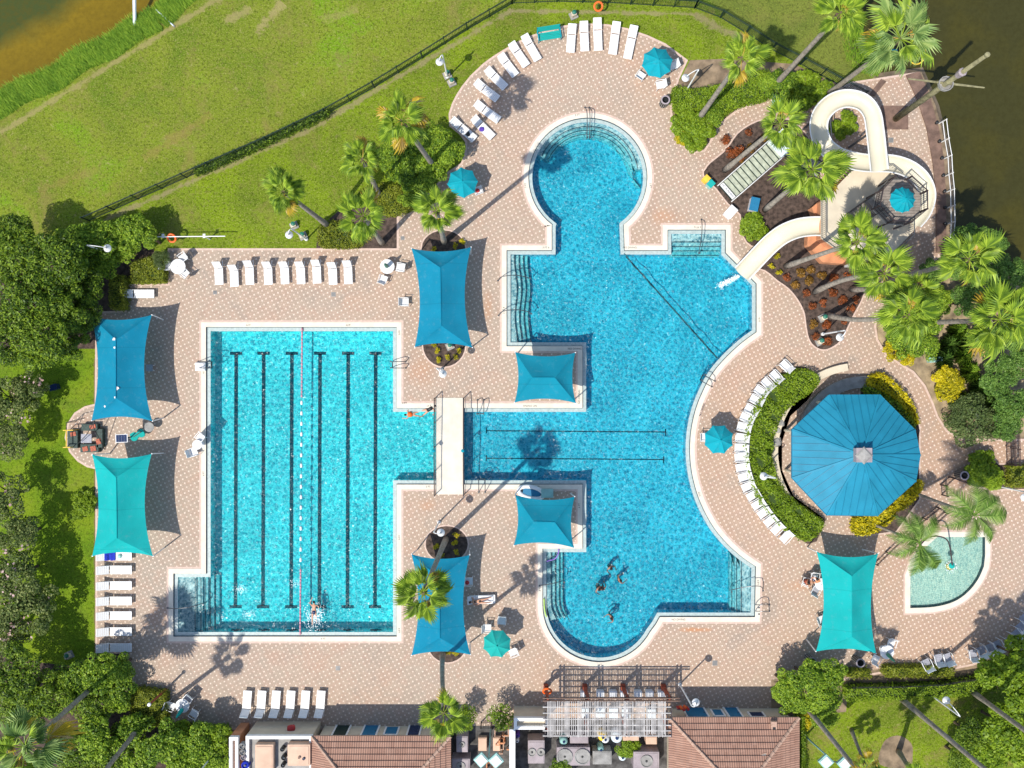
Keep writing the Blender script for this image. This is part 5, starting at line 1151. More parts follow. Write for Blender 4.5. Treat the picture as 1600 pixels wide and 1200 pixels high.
def palm(bx, by, cx, cy, label, h=None, rpx=46, mat='frond', n=30, dry=0, curve=.0, tr=.17, group='fan palms', skirt=True):
    b = W(bx, by)
    if h is None:
        rb = math.hypot(bx-800, by-600); rc = math.hypot(cx-800, cy-600); h = max(5.0, min(12.5, (1-rb/rc)*H)) if rc > rb else 6
    c = W(cx, cy, h); t = thing('palm_tree', label, 'palm tree', (b.x, b.y, 0), 0, group); d = Vector((c.x-b.x, c.y-b.y, h))
    r = random.Random(int(bx*7+by)); sd = Vector((-d.y, d.x, 0)); sd = sd.normalized() if sd.length > .01 else Vector((1, 0, 0)); pts = []; rad = []
    for i in range(9):
        f = i/8; pts.append(d*f + sd*curve*math.sin(PI*f) + Vector((0, 0, 0))); rad.append(tr*(1.35-.6*f) if f < .15 else tr*(1.12-.32*f))
    MB().path(pts, rad, 10).build('trunk', M['trunk'], t, True)
    if skirt: MB().path([d*.965, d*1.0, d*1.0+Vector((0, 0, .25))], [tr*1.1, tr*1.35, tr*.6], 9).build('crown_shaft', M['bark'], t)
    sc_ = rpx*.9*S*(H-h)/H/1.22; top = d+Vector((0, 0, .15))
    n = int(n*.84)
    for i in range(n):
        f = (i+.5)/n; az = i*2.39996+r.uniform(-.3, .3); el = R(62-92*f**.8)+r.uniform(-.2, .2); 
        if i >= n-dry: pool = FR['frond_dry']; el = R(-10+r.uniform(-15, 12))
        else: pool = FR[mat if r.random() < .6 else 'frond']
        o = bpy.data.objects.new('frond', pool[r.randrange(len(pool))]); C.objects.link(o); o.parent = t; o.location = top
        o.rotation_euler = Euler((r.uniform(-.85, .85), -el, az), 'XYZ'); s_ = sc_*r.uniform(.62, 1.15); dry = max(dry, 2); o.scale = (s_, s_*r.uniform(.72, 1.0), s_)
    # Euler XYZ: roll about x first, then pitch about y, then heading
    return t
palm(680, 263, 628, 190, 'tall fan palm with yellow dying fronds at the upper left of the round pool', 14, 50, dry=9, n=36)
palm(592, 304, 567, 250, 'fan palm between the yellow fronded palm and the ground cover', 8, 40, n=24)
palm(512, 352, 444, 300, 'fan palm standing alone on the upper lawn above the loungers', 9.5, 44)
palm(597, 380, 568, 338, 'wide fan palm directly above the right end of the lounger row', 8.5, 48, n=30)
palm(694, 378, 682, 330, 'fan palm growing from the bed above the middle sail', 14.8, 46, 'frond', 30, 2)
palm(1090, 188, 1158, 92, 'tall fan palm leaning over the upper right hedge', 12, 46)
palm(1208, 136, 1312, 22, 'fan palm with a long bare trunk behind the fence at the upper right', 13, 46)
palm(1287, 152, 1405, 62, 'huge pale fan palm overhanging the dark lake', 12.5, 74, 'frond_pale', 38, 2)
palm(1132, 266, 1218, 195, 'fan palm leaning across the reddish shrubs beside the stairs', 10.5, 44)
palm(1195, 328, 1268, 266, 'wide fan palm between the stairs and the lower flume', 9.5, 62, n=34)
palm(1228, 416, 1338, 378, 'fan palm in front of the slide tower', 10, 54)
palm(1273, 456, 1380, 428, 'fan palm over the path below the slide tower', 10, 50, curve=.3)
palm(1293, 492, 1418, 492, 'fan palm with a curved trunk right of the orange shrub bed', 11, 54, curve=-.45)
palm(1330, 452, 1430, 452, 'fan palm half hidden behind its neighbours on the bank', 9.5, 40)
palm(1385, 440, 1512, 405, 'fan palm on the bank near the end of the rope rail', 11, 56)
palm(1448, 504, 1560, 500, 'large fan palm at the right edge of the bank', 10.5, 66, n=36, dry=3)
palm(697, 842, 662, 925, 'fan palm rising over the lower blue sail', 14.5, 50, n=30)
palm(692, 1020, 694, 1112, 'fan palm with slim curved trunk above the service yard', 12.5, 46, n=26, curve=.3)
palm(160, 1060, 42, 1165, 'large pale fan palm in the bottom left corner', 10.5, 74, 'frond_pale', 36, 5)
palm(226, 1126, 118, 1262, 'leaning bare palm trunk left of the lower table, crown outside the picture', 12, 46, n=20)
palm(1253, 1096, 1362, 1232, 'leaning palm trunk below the leafy trees at the lower right', 12, 44, n=20)
palm(1405, 1089, 1590, 1245, 'long leaning palm trunk crossing the lower right lawn', 14.5, 44, n=22)
palm(1517, 1079, 1640, 1170, 'leaning palm trunk near the right end of the long lower hedge', 12, 44, n=22)
palm(1404, 1174, 1432, 1218, 'palm trunk rising from the round soil patch at the bottom edge', 6.5, 40, n=20)
palm(1330, 1140, 1352, 1196, 'young brownish palm at the bottom edge of the lower right lawn', 3.5, 26, n=18, dry=7, tr=.12)
def feather_palm(bx, by, cx, cy, h, label, az0, n=8, sc_=1.0, azs=None):
    b = W(bx, by); c = W(cx, cy, h); t = thing('palm_tree', label, 'palm tree', (b.x, b.y, 0), 0, 'feathery palms'); d = Vector((c.x-b.x, c.y-b.y, h))
    MB().path(spline([(0, 0, 0), tuple(d*.4+Vector((0, 0, -.5))), tuple(d*.8), tuple(d)], 4), [.13, .12, .11, .11, .1, .1, .1, .09, .09, .08, .08, .08, .07][:13], 9).build('trunk', M['trunk'], t, True)
    MB().path([d, d+Vector((.05, 0, .55))], [.09, .05], 8).build('crown_shaft', P('green_palm_shaft', (.12, .2, .04)), t)
    for i in range(n):
        az = R(azs[i]) if azs else az0+2*PI*i/n; o = bpy.data.objects.new('frond', FE[i % 3]); C.objects.link(o); o.parent = t; o.location = d+Vector((0, 0, .4)); o.rotation_euler = Euler((random.uniform(-.3, .3), -random.uniform(-.1, .25), az), 'XYZ'); o.scale = (sc_*random.uniform(.85, 1.05),)*3
feather_palm(1424, 768, 1518, 803, 6.0, 'leaning feathery palm right of the gazebo', 0, 9, 1.2, [80, 30, 165, 200, 250, 130, 355, 300, 50])
feather_palm(1362, 818, 1432, 846, 5.5, 'leaning feathery palm between the gazebo and wading pool', 0, 8, 1.15, [120, 45, 205, 95, 275, 160, 255, 300])
tree(1440+125, 660-40, 18, 1.2, 'right', 'small leafy plant at the upper end of the side gate', 'shrub')
# ---------------------------------------------------------------- iron fence
def fence(line, label, ht=1.3, panels=True, z0=0, mat='dkgreen', step_=2.0, picks=.125):
    a0 = W(*line[0]); t = thing('iron_fence', label, 'fence', (a0.x, a0.y, 0)); pts = [W(x, y)-Vector((a0.x, a0.y, 0)) for x, y in line]
    mb = MB()
    for i in range(len(pts)-1):
        p, q = pts[i], pts[i+1]; L = (q-p).length; n = max(1, round(L/step_))
        for z in (.15, ht-.18, ht-.02): MB().bar(p+Vector((0, 0, z)), q+Vector((0, 0, z)), .035, .04).build('rail', M[mat], t)
        for k in range(n + (i == len(pts)-2)):
            v = p.lerp(q, k/n); pb = MB().box((v.x, v.y, (ht+.08)/2), (.07, .07, ht+.08)); pb.build('post', M[mat], t)
        m = int(L/picks)
        for k in range(m): v = p.lerp(q, (k+.5)/m); mb.box((v.x, v.y, ht/2+.02), (.02, .02, ht-.02))
    stuff(mb.build('picket', M[mat], t)); return t
fence(FENCE[3:10] + [(800, 6)], 'dark green iron fence between the outer lawn and the upper palms', 1.35)
fence(FENCE[10:16][:5], 'dark green iron fence along the top edge above the turquoise bench', 1.35)
fence(FENCE[14:19] + [(1345, 152)], 'dark green iron fence curving down towards the slide loop', 1.35)
fence([(1324, 1067), (1400, 1066), (1460, 1063), (1520, 1054), (1570, 1040)], 'black iron fence behind the long lower right hedge', 1.1, mat='black')
# low shrub growth along part of the outer fence
hedge([(300, 262), (330, 250), (420, 210), (510, 168), (514, 178), (425, 220), (335, 260), (305, 272)], .9, 'leaf_dark', 'creeper growing over the left stretch of the iron fence', 'creeper', dens=130, name='creeper')
for pts_, lab in (([(1570, 640), (1572, 725)], 'dark iron gate fence crossing the side path at the right'), ([(1577, 650), (1579, 725)], 'second dark iron gate panel beside the side path')):
    fence(pts_, lab, 1.3, mat='rail', step_=1.2)
fence([(1471, 773), (1469, 757), (1482, 745), (1515, 757)], 'small brown iron enclosure beside the litter bin near the gazebo', 1.0, mat='rail', step_=.9)
fence([(1365, 880), (1420, 826), (1462, 792), (1474, 800), (1420, 850)], 'dark iron gate rails between the teal sail and the wading pool', .75, mat='rail', step_=1.4, picks=.3)

# ---------------------------------------------------------------- gazebo
hz = 3.4; apx = W(1347, 711, 5.3); ev = [W(x, y, hz) for x, y in ((1295, 617), (1375, 617), (1430, 672), (1438, 711), (1431, 752), (1371, 806), (1292, 805), (1237.5, 747), (1237.5, 671))]
c0 = Vector((apx.x, apx.y, 0)); t = thing('gazebo', 'large gazebo with a blue standing seam metal roof', 'gazebo', tuple(c0)); n = len(ev)
def tri_strips(A, B, Cp, k):
    """cut triangle A,B (eave), Cp (apex) into k strips running up the slope"""
    e = (B-A); L = e.length; e.normalize(); u = (Cp-A).dot(e); foot = A+e*u; up = Cp-foot; out = []
    top = lambda s_: (s_/u if s_ < u else (L-s_)/(L-u)) if 0 < s_ < L else 0
    for i in range(k):
        s0, s1 = L*i/k, L*(i+1)/k; poly = [A+e*s0, A+e*s1]; v = lambda s_, f: A+e*s_+up*f
        if top(s1) > 1e-4: poly.append(v(s1, top(s1)))
        if s0 < u < s1: poly.append(Cp)
        if top(s0) > 1e-4: poly.append(v(s0, top(s0)))
        out.append((poly, (A+e*s0, v(s0, top(s0))) if i else None))
    return out
for i in range(n):
    A, B = ev[i]-c0, ev[(i+1) % n]-c0; Cp = apx-c0; L = (B-A).length; k = max(3, round(L/.52))
    nrm = (B-A).cross(Cp-A).normalized(); nrm = nrm if nrm.z > 0 else -nrm
    sm = MB()
    for poly, seam in tri_strips(A, B, Cp, k):
        MB().add([p_ for p_ in poly]+[p_-nrm*.03 for p_ in poly], [tuple(range(len(poly))), tuple(range(len(poly), 2*len(poly)))[::-1]]).build('roof_panel', M['roof_blue'], t)
        if seam and (seam[1]-seam[0]).length > .2: MB().bar(seam[0]+nrm*.02, seam[1]+nrm*.02, .03, .035).build('seam', M['seam_blue'], t)
    MB().bar(A+Vector((0, 0, .04)), Cp+Vector((0, 0, .02)), .13, .06).build('ridge_cap', M['roof_blue'], t)
    MB().bar(A+Vector((0, 0, -.06)), B+Vector((0, 0, -.06)), .05, .14).build('fascia', M['seam_blue'], t)
    MB().tube((A.x*.86, A.y*.86, 0), (A.x*.86, A.y*.86, hz+.1), .11, .11, 8).build('column', M['cream'], t)
q = MB().box((.0, .0, 5.35), (1.05, .95, .5)).build('cupola', M['grey_box'], t); MB().box((.02, .02, 5.62), (1.08, .98, .05)).build('cap', M['grey_box'], q)
MB().lathe((0, 0, 5.64), [(.62, 0), (.45, .1), (0, .16)], 4).build('cupola_roof', M['stone_grey'], t)
for i, (x, y) in enumerate(((1310, 700), (1340, 745), (1370, 690))):
    p = W(x, y); pt_ = thing('picnic_table', 'picnic table under the blue gazebo roof, %s' % ['left one', 'lower one', 'right one'][i], 'table', (p.x, p.y, 0))
    MB().box((0, 0, .74), (1.5, .8, .05)).build('tabletop', M['stone_grey'], pt_); MB().box((0, 0, .36), (.5, .4, .7)).build('pedestal', M['stone_grey'], pt_)
    for s in (-1, 1): MB().box((0, s*.75, .44), (1.5, .28, .05)).build('seat', M['stone_grey'], pt_); MB().box((0, s*.75, .21), (.3, .2, .42)).build('leg', M['stone_grey'], pt_)
# boulders by the gazebo wall
for i, (x, y, r) in enumerate(((1216, 660, 9), (1211, 690, 10), (1213, 672, 7))):
    p = W(x, y); mb = MB(); mb.lathe((0, 0, 0), [(.0, 0), (r*S, .05), (r*S*.95, .3), (r*S*.5, .48), (0, .5)], 9); rr = np.random.default_rng(i).random(60); mb.v = [(v[0]*(.8+.4*rr[j % 60]), v[1]*(.8+.4*rr[(j*7) % 60]), v[2]) for j, v in enumerate(mb.v)]
    o = mb.build('boulder', M['stone_grey'], None, False, (p.x, p.y, 0)); tag(o, 'pale boulder against the curved cream wall, %s' % ['upper one', 'lowest and largest one', 'middle small one'][i], 'boulder', 'boulders by the cream wall')

# ---------------------------------------------------------------- slide tower, flume, stairs
base = [(1283, 312), (1303, 296), (1330, 268), (1352, 262), (1386, 262), (1403, 278), (1440, 300), (1440, 345), (1419, 371), (1400, 390), (1380, 412), (1352, 414), (1330, 406), (1302, 386), (1283, 372)]
zb = 2.1; bw = W2(base, zb); cx, cy = bw[0]; t = thing('slide_platform', 'cream coated pump house terrace under the slide tower', 'platform', (0, 0, 0))
MB().prism(offset(bw, -.1), 0, zb-.12).build('wall', M['terracotta'], t); MB().prism(bw, zb-.12, zb).build('terrace_slab', M['cream'], t)
for seg, nm in (([(1283, 312), (1283, 372), (1302, 386), (1330, 406)], 0), ([(1352, 263), (1386, 263), (1402, 276)], 1), ([(1400, 389), (1419, 370), (1419, 340)], 2)):
    pp = [W(x, y, zb) for x, y in seg]; MB().path([p+Vector((0, 0, 1.0)) for p in pp], .035, 6).build('top_rail', M['steel'], t); MB().path([p+Vector((0, 0, .15)) for p in pp], .02, 6).build('bottom_rail', M['steel'], t)
    mb = MB()
    for i in range(len(pp)-1):
        L = (pp[i+1]-pp[i]).length
        for k in range(int(L/.14)): v = pp[i].lerp(pp[i+1], k/int(L/.14)); mb.tube(v, v+Vector((0, 0, 1.0)), .011, .011, 4, False)
    stuff(mb.build('baluster', M['black'], t))
MB().prism(W2([(1257, 370), (1287, 372), (1308, 390), (1332, 408), (1318, 415), (1280, 412), (1256, 385)]), 0, .75).build('planter_wall', M['terracotta'], t)
MB().prism(W2([(1262, 328), (1286, 308), (1288, 330), (1268, 345)]), 0, .9).build('planter_wall', M['terracotta'], t)
MB().box(tuple(W(1331, 413, .6)), (.65, .3, 1.2)).build('hatch', M['white_metal'], t)
# octagonal tower deck
zo = 3.9; cxy = W(1402, 311, zo); oc = [W(x, y, zo) for x, y in ((1389, 281), (1414, 281), (1438, 303), (1438, 331), (1414, 351), (1387, 349), (1365, 326), (1370, 301))]
t = thing('slide_tower', 'octagonal slide tower deck with dark railings', 'tower', (cxy.x, cxy.y, 0)); o0 = Vector((cxy.x, cxy.y, 0)); op = [v-o0 for v in oc]
MB().prism([(v.x*1.02, v.y*1.02) for v in op], zo-.25, zo-.05).build('deck_frame', M['stone_grey'], t)
ys = [v.y for v in op]; y0, y1 = min(ys), max(ys); nb = 16
for i in range(nb):
    ya, yb = y0+(y1-y0)*i/nb+.01, y0+(y1-y0)*(i+1)/nb-.01; pol = []
    def xr(y):
        xs = []
        for k in range(8):
            a, b = op[k], op[(k+1) % 8]
            if (a.y-y)*(b.y-y) < 0: xs.append(a.x+(b.x-a.x)*(y-a.y)/(b.y-a.y))
        return (min(xs), max(xs)) if len(xs) > 1 else (0, 0)
    l0, r0 = xr(ya); l1, r1 = xr(yb); MB().prism([(l0, ya), (r0, ya), (r1, yb), (l1, yb)], zo-.05, zo).build('deck_board', M['octdeck'], t)
for k in range(8):
    a, b = op[k], op[(k+1) % 8]; MB().tube((a.x*.98, a.y*.98, 0), (a.x, a.y, zo+1.1), .07, .06, 8).build('post', M['rail'], t)
    if k == 0: continue
    for z in (.12, .55, 1.08): MB().bar(a+Vector((0, 0, z)), b+Vector((0, 0, z)), .06 if z > 1 else .03, .05).build('rail', M['rail'], t)
    mb = MB(); m = int((b-a).length/.13)
    for j in range(m): v = a.lerp(b, (j+.5)/m); mb.tube(v+Vector((0, 0, .1)), v+Vector((0, 0, 1.08)), .012, .012, 4, False)
    stuff(mb.build('baluster', M['black'], t))
# upper stair flight with dark railing from the terrace to the tower
t = thing('metal_stair', 'dark metal stair climbing from the terrace to the slide tower', 'stairs', (0, 0, 0)); a = W(1330, 345, zb); b = W(1368, 318, zo)
for i in range(8): f = (i+.5)/8; p = a.lerp(b, f); MB().box(tuple(p), (.36, 1.15, .05), math.atan2(b.y-a.y, b.x-a.x)).build('tread', M['octdeck'], t)
for s in (-1, 1):
    n_ = Vector((-(b-a).y, (b-a).x, 0)).normalized()*s*.6; MB().bar(a+n_, b+n_, .05, .2).build('stringer', M['rail'], t); MB().bar(a+n_+Vector((0, 0, 1)), b+n_+Vector((0, 0, 1)), .04).build('handrail', M['black'], t)
    for f in (0, .33, .66, 1): v = a.lerp(b, f)+n_; MB().tube(v, v+Vector((0, 0, 1)), .025).build('post', M['black'], t)
umbrella(1413, 311, 20.5, M['umb'], 'round turquoise umbrella on top of the slide tower', 0, 5.9, 6.5, 12)
# flume
def flume(path, width, label):
    P0 = W(path[0][0], path[0][1]); t = thing('water_slide', label, 'water slide', (P0.x, P0.y, 0)); pts = spline([tuple(W(x, y, z)-Vector((P0.x, P0.y, 0))) for x, y, z in path], 5); pts = [Vector(p) for p in pts]; prof = []
    m = 12
    for j in range(m+1): a = PI*j/m; prof.append((-math.cos(a)*width/2, -math.sin(a)*.42))
    prof = [(-width/2-.09, .03), (-width/2-.09, .0)][:1] + prof + [(width/2+.09, .03)]
    vs = []; fs = []; k = len(prof); n = len(pts)
    for i, p in enumerate(pts):
        d = pts[min(i+1, n-1)]-pts[max(i-1, 0)]; d.z = 0; d.normalize(); s_ = Vector((d.y, -d.x, 0))
        for x, z in prof: vs.append(p+s_*x+Vector((0, 0, z+.42)))
    per = max(6, n//9)
    for i0 in range(0, n-1, per):
        f2 = []; i1 = min(n-1, i0+per); sub = vs[i0*k:(i1+1)*k]; sub2 = [v-Vector((0, 0, .05)) for v in sub]; q = len(sub)
        for i in range(i1-i0):
            for j in range(k-1): a = i*k+j; f2 += [(a, a+1, a+k+1, a+k)]
        MB().add(sub, f2).build('flume_section', M['slide'], t, True)
    for s in (0, k-1): MB().path([vs[i*k+s] for i in range(n)], .045, 6).build('rim', M['white'], t)
    return t, pts
t, pts = flume([(1370, 268, 4.3), (1367, 240, 4.25), (1363, 205, 4.2), (1358, 180, 4.1), (1344, 163, 4.0), (1320, 157, 3.9), (1297, 164, 3.8), (1280, 182, 3.7), (1276, 205, 3.6), (1284, 228, 3.4), (1302, 244, 3.2), (1322, 252, 3.0), (1350, 257, 2.75), (1388, 258, 2.6), (1415, 266, 2.5), (1435, 282, 2.45), (1444, 305, 2.4), (1438, 330, 2.35), (1424, 348, 2.3)], 1.05, 'cream spiral water slide looping from the tower deck')
for i in (10, 24, 34, 44, 56, 66, 78):
    if i < len(pts): v = pts[i]; MB().tube((v.x, v.y, 0), (v.x, v.y, v.z-.10), .09, .08, 8).build('support_column', M['steel'], t)
for i in (30, 38): v = pts[i]; MB().bar((v.x, v.y, v.z-.2), (pts[50].x, pts[50].y, pts[50].z), .06).build('strut', M['steel'], t)
t2, pts2 = flume([(1290, 356, 1.5), (1270, 355, 1.35), (1245, 358, 1.2), (1222, 367, 1.0), (1203, 381, .8), (1187, 397, .6), (1172, 413, .42), (1157, 429, .28)], 1.18, 'cream lower slide flume emptying into the pool')
for i in (6, 16, 26): v = pts2[min(i, len(pts2)-1)]; MB().tube((v.x, v.y, 0), (v.x, v.y, v.z-.10), .09, .08, 8).build('support_column', M['steel'], t2)
# water gushing from the slide mouth
rng = np.random.default_rng(3); n = 520; f = rng.uniform(0, 1, n)**1.2; px_ = 1153-30*f+rng.normal(0, 1.5+1.5*f, n); py_ = 432+15*f+rng.normal(0, 1.2+1.8*f, n)
Pt = np.array([tuple(W(a, b, 0)) for a, b in zip(px_, py_)]); Pt[:, 2] = .22*(1-f)**2-.085+rng.uniform(0, .05, n)
o = mobj('splash', leaf_quads(Pt, np.tile([0, 0, 1.], (n, 1)), .075, rng, M['foam'], 'splash', .7)); stuff(o)
# straight stairs with pale treads
t = thing('slide_stairs', 'straight stairs with pale treads and grey side rails leading to the slide', 'stairs', (0, 0, 0)); s0 = W(1133, 302, 0); s1 = W(1213, 232, 2.0); d2 = (s1-s0); d2.z = 0; L = d2.length; d2.normalize(); ang = math.atan2(d2.y, d2.x); nn = Vector((-d2.y, d2.x, 0)); NT = 12
for i in range(NT):
    f = (i+.5)/NT; p = s0+d2*L*f; z = .16+2.0*f*.98
    MB().box((p.x, p.y, z), (L/NT-.035, 1.42, .06), ang).build('tread', M['white'] if i < 1 else M['tread'], t)
    MB().box((p.x-d2.x*L/NT*.5, p.y-d2.y*L/NT*.5, z-.1), (.03, 1.42, .2), ang).build('riser', M['dkgreen'], t)
for s in (-1, 1):
    a = s0+nn*s*.78+Vector((0, 0, .1)); b = s0+d2*L+nn*s*.78+Vector((0, 0, 2.1)); MB().bar(a, b, .08, .28).build('stringer', M['stone_grey'], t); MB().bar(a-d2*.4+Vector((0, 0, .9)), b+Vector((0, 0, .9)), .06, .05).build('handrail', M['steel'], t)
    for f in (0, .25, .5, .75, 1): v = a.lerp(b, f); MB().tube(v, v+Vector((0, 0, .9)), .03).build('post', M['steel'], t)
p = s0+d2*(L+.55); MB().box((p.x, p.y, 2.1), (1.5, 1.6, .1), ang).build('landing', M['grey_strap'], t); MB().box((p.x, p.y, 1.0), (.2, .2, 2.0), ang).build('post', M['stone_grey'], t)
cu = bpy.data.curves.new('notice_text', 'FONT'); cu.body = 'NO RUNNING'; cu.size = .2; cu.align_x = 'CENTER'; cu.align_y = 'CENTER'; cu.materials.append(M['dk_blue']); o = bpy.data.objects.new('notice_text', cu); C.objects.link(o); o.parent = t; p = s0+d2*L*.045; o.location = (p.x, p.y, .275); o.rotation_euler = (0, 0, ang-PI/2); text_mesh(o)
t = thing('metal_stair', 'dark shaded metal stair between the stair landing and the tower', 'stairs', (0, 0, 0)); a = W(1232, 232, 2.0); b = W(1283, 268, 2.9)
for i in range(9): p = a.lerp(b, (i+.5)/9); MB().box(tuple(p), (.30, 1.1, .05), math.atan2(b.y-a.y, b.x-a.x)).build('tread', M['stone_grey'], t)
for s in (-1, 1):
    n_ = Vector((-(b-a).y, (b-a).x, 0)).normalized()*s*.58; MB().bar(a+n_, b+n_, .05, .2).build('stringer', M['black'], t); MB().bar(a+n_+Vector((0, 0, .95)), b+n_+Vector((0, 0, .95)), .04).build('handrail', M['black'], t)
# small items around the stairs
def crate(x, y, w, d, h, rot, mat, lab, nm='box', top=None, cat='box'):
    p = W(x, y, h); t = thing(nm, lab, cat, (p.x, p.y, 0), R(rot)); MB().box((0, 0, h/2), (w, d, h)).build('casing', M[mat], t, bevel=.02); MB().box((0, 0, h+.02), (w*1.06, d*1.06, .04)).build('lid', M[top or mat], t); return t
crate(1142, 331, .85, .62, .55, 48, 'white', 'white box at the foot of the slide stairs', 'deck_box')
crate(1179, 319, .62, .95, .6, -12, 'white', 'white cooler with a blue lid beside the leaning palm', 'cooler', 'pool_blue', 'cooler')
crate(1104, 279, .45, .42, .6, 45, 'yellow', 'yellow topped bin at the foot of the stairs', 'recycling_bin', None, 'bin')
crate(1111, 287, .48, .45, .6, 45, 'teal_box', 'green bin beside the yellow topped one', 'recycling_bin', 'umb_teal', 'bin')
crate(1216, 157, .55, .8, .7, 0, 'teal_box', 'pale blue box among the shrubs above the stair landing', 'equipment_box')
crate(1396, 82, .55, .45, .7, 0, 'umb', 'small teal box under the huge lakeside palm', 'equipment_box')
crate(1462, 562, .9, .35, .5, 5, 'teal_box', 'pale blue box at the foot of the bank planting', 'equipment_box')
crate(83, 605, .55, .4, .5, 20, 'dk_blue', 'small dark cased box in the tree shade on the left lawn', 'equipment_box', 'dk_blue')
# ship prow terrace: wall cap, mast, rope rail
PR = [(1436, 112), (1452, 150), (1466, 200), (1474, 250), (1477, 300), (1478, 395)]; PRi = [(1462, 395), (1462, 300), (1456, 250), (1447, 200), (1432, 155), (1415, 118)]
t = tag(MB().prism(W2(PR+PRi), -.5, .10).build('prow_wall', M['wood_brown']), 'brown timber capped wall shaped like a ship prow at the dark lake', 'wall')
t = tag(MB().prism(W2([(1376, 124), (1384, 128), (1366, 150), (1358, 148)]), -.1, .10).build('prow_wall', M['wood_brown']), 'short brown timber wall left of the prow terrace', 'wall')
MB_ = MB()
rp = [(1467, 193), (1471, 222), (1475, 248), (1477, 275), (1479, 300), (1480, 325), (1480, 350), (1479, 375), (1477, 393)]; a0 = W(*rp[0]); t = thing('rope_rail', 'white rope rail with posts along the dark lake edge', 'railing', (a0.x, a0.y, 0)); o0 = Vector((a0.x, a0.y, 0))
for x, y in rp: p = W(x, y)-o0; MB().tube((p.x, p.y, -.4), (p.x+.05, p.y, 1.1), .05, .04, 6).build('post', M['white_metal'], t); MB().lathe((p.x-.25, p.y, .1), [(0, .0), (.12, .0), (.12, .2), (0, .25)], 8).build('cleat', M['black'], t)
for z in (.5, 1.05): MB().path([W(x, y)-o0+Vector((.05, 0, z-.05*(i % 2))) for i, (x, y) in enumerate(rp)], .03, 6).build('rope', M['white_metal'], t)
q = W(1399, 186); t = thing('ship_mast', 'weathered wooden ship mast with yard arm and crow nest', 'mast', (q.x, q.y, 0)); tp = W(1542, 86, 12.3)-Vector((q.x, q.y, 0)); MB().path([(0, 0, 0), tp*.5, tp], [.24, .2, .12], 10).build('mast', M['mast'], t, True)
MB().lathe(tuple(tp), [(.16, -.05), (.16, .1), (0, .12)], 10).build('mast_cap', M['mast'], t)
f = 7.3/12.3; v = tp*f; e0 = W(1419, 123, 7.3)-Vector((q.x, q.y, 0)); e1 = W(1538, 137, 7.3)-Vector((q.x, q.y, 0)); MB().path([e0, (e0+e1)/2, e1], [.05, .09, .05], 8).build('yard_arm', M['mast'], t)
MB().lathe(tuple(v-Vector((0, 0, .25))), [(.3, 0), (.48, .2), (.5, .45), (.44, .45), (.42, .22), (0, .2)], 12).build('crow_nest', M['stone_grey'], t)
v = tp*(9.2/12.3); MB().lathe(tuple(v-Vector((0, 0, .25))), [(.22, 0), (.28, .6), (.2, .65), (0, .65)], 8).build('lantern_box', M['grey_box'], t)
MB().box((-.05, .1, .03), (2.0, 1.75, .06)).build('base_deck', M['wood_brown'], t)
# small yellow ship wheel hoop on the lake edge
p = W(1434, 86, 1.2); t = thing('helm_ornament', 'yellow ship helm at the lakeside under the huge palm', 'helm', (p.x, p.y, 0)); ring = [(math.cos(2*PI*k/24)*.58, math.sin(2*PI*k/24)*.58, 1.2+.25*math.sin(2*PI*k/24)) for k in range(25)]
MB().path(ring, .05, 6, False).build('rim', M['yellow'], t)
for k in range(0, 24, 3): MB().tube((0, 0, 1.2), Vector(ring[k])*1.0, .025).build('spoke', M['wood_brown'], t)
MB().tube((0, 0, 0), (0, 0, 1.2), .06).build('post', M['wood_brown'], t)

# ---------------------------------------------------------------- swing seat corner
p = W(140, 684); t = thing('patterned_bench', 'dark mosaic seat group with a yellow frame on the left semicircle terrace', 'bench', (p.x, p.y, 0))
for (x, y, w, d, h, m) in ((-1.05, -.1, .75, 1.3, .45, 'mosaic_a'), (.2, .8, 1.2, .5, .45, 'mosaic_a'), (.2, -.75, 1.35, .62, .45, 'mosaic_a'), (.95, .0, .45, 1.4, .45, 'mosaic_a')):
    MB().box((x, y, h/2), (w, d, h)).build('seat', M[m], t, bevel=.02)
for (x, y, w, d) in ((.45, .85, .45, .3), (-.1, -.8, .38, .35), (.5, -.78, .4, .38), (.9, -.25, .35, .4), (-1.0, .3, .4, .3)): MB().box((x, y, .47), (w, d, .05), .2).build('mosaic_tile', M['mosaic_b'], t)
MB().box((.15, 0, .8), (.78, .66, .04)).build('tabletop', M['grey_sling'], t); MB().tube((.15, 0, 0), (.15, 0, .8), .06).build('leg', M['steel'], t)
MB().bar((-1.25, -.65, .95), (-1.25, .6, .95), .06).build('frame_bar', M['yellow'], t); MB().bar((-1.5, .6, .95), (-.75, .62, .95), .06).build('frame_bar', M['yellow'], t); MB().bar((-1.5, -.65, .95), (-.95, -.65, .95), .06).build('frame_bar', M['yellow'], t)
for x, y in ((-1.45, .6), (-.8, .62), (-1.45, -.65), (-1, -.65)): MB().tube((x, y, 0), (x, y, .95), .03).build('leg', M['yellow'], t)
for pl in ([(-1.2, .65, 1.0), (-1.05, 1.2, 1.4), (.35, 1.55, 1.4)], [(-.3, -.35, 1.1), (.5, .3, 1.5), (1.1, 1.4, 1.4)], [(1.15, -.9, 0), (1.2, .9, 1.9), (1.25, 1.5, 1.9)]): MB().path(pl, .028, 6).build('frame_tube', M['black'], t)
MB().path([(1.1, 1.4, 1.4), (1.1, 1.4, 0)], .028, 6).build('frame_tube', M['black'], t); MB().path([(-1.05, 1.2, 1.4), (-1.05, 1.2, 0)], .028, 6).build('frame_tube', M['black'], t)
p = W(190, 685, 2.2); t = thing('solar_panel', 'small blue solar panel with white frame beside the turquoise instrument shape', 'solar panel', (p.x, p.y, 0), R(2))
MB().box((0, 0, 2.2), (.84, .60, .04), 0, .12).build('frame', M['white_metal'], t)
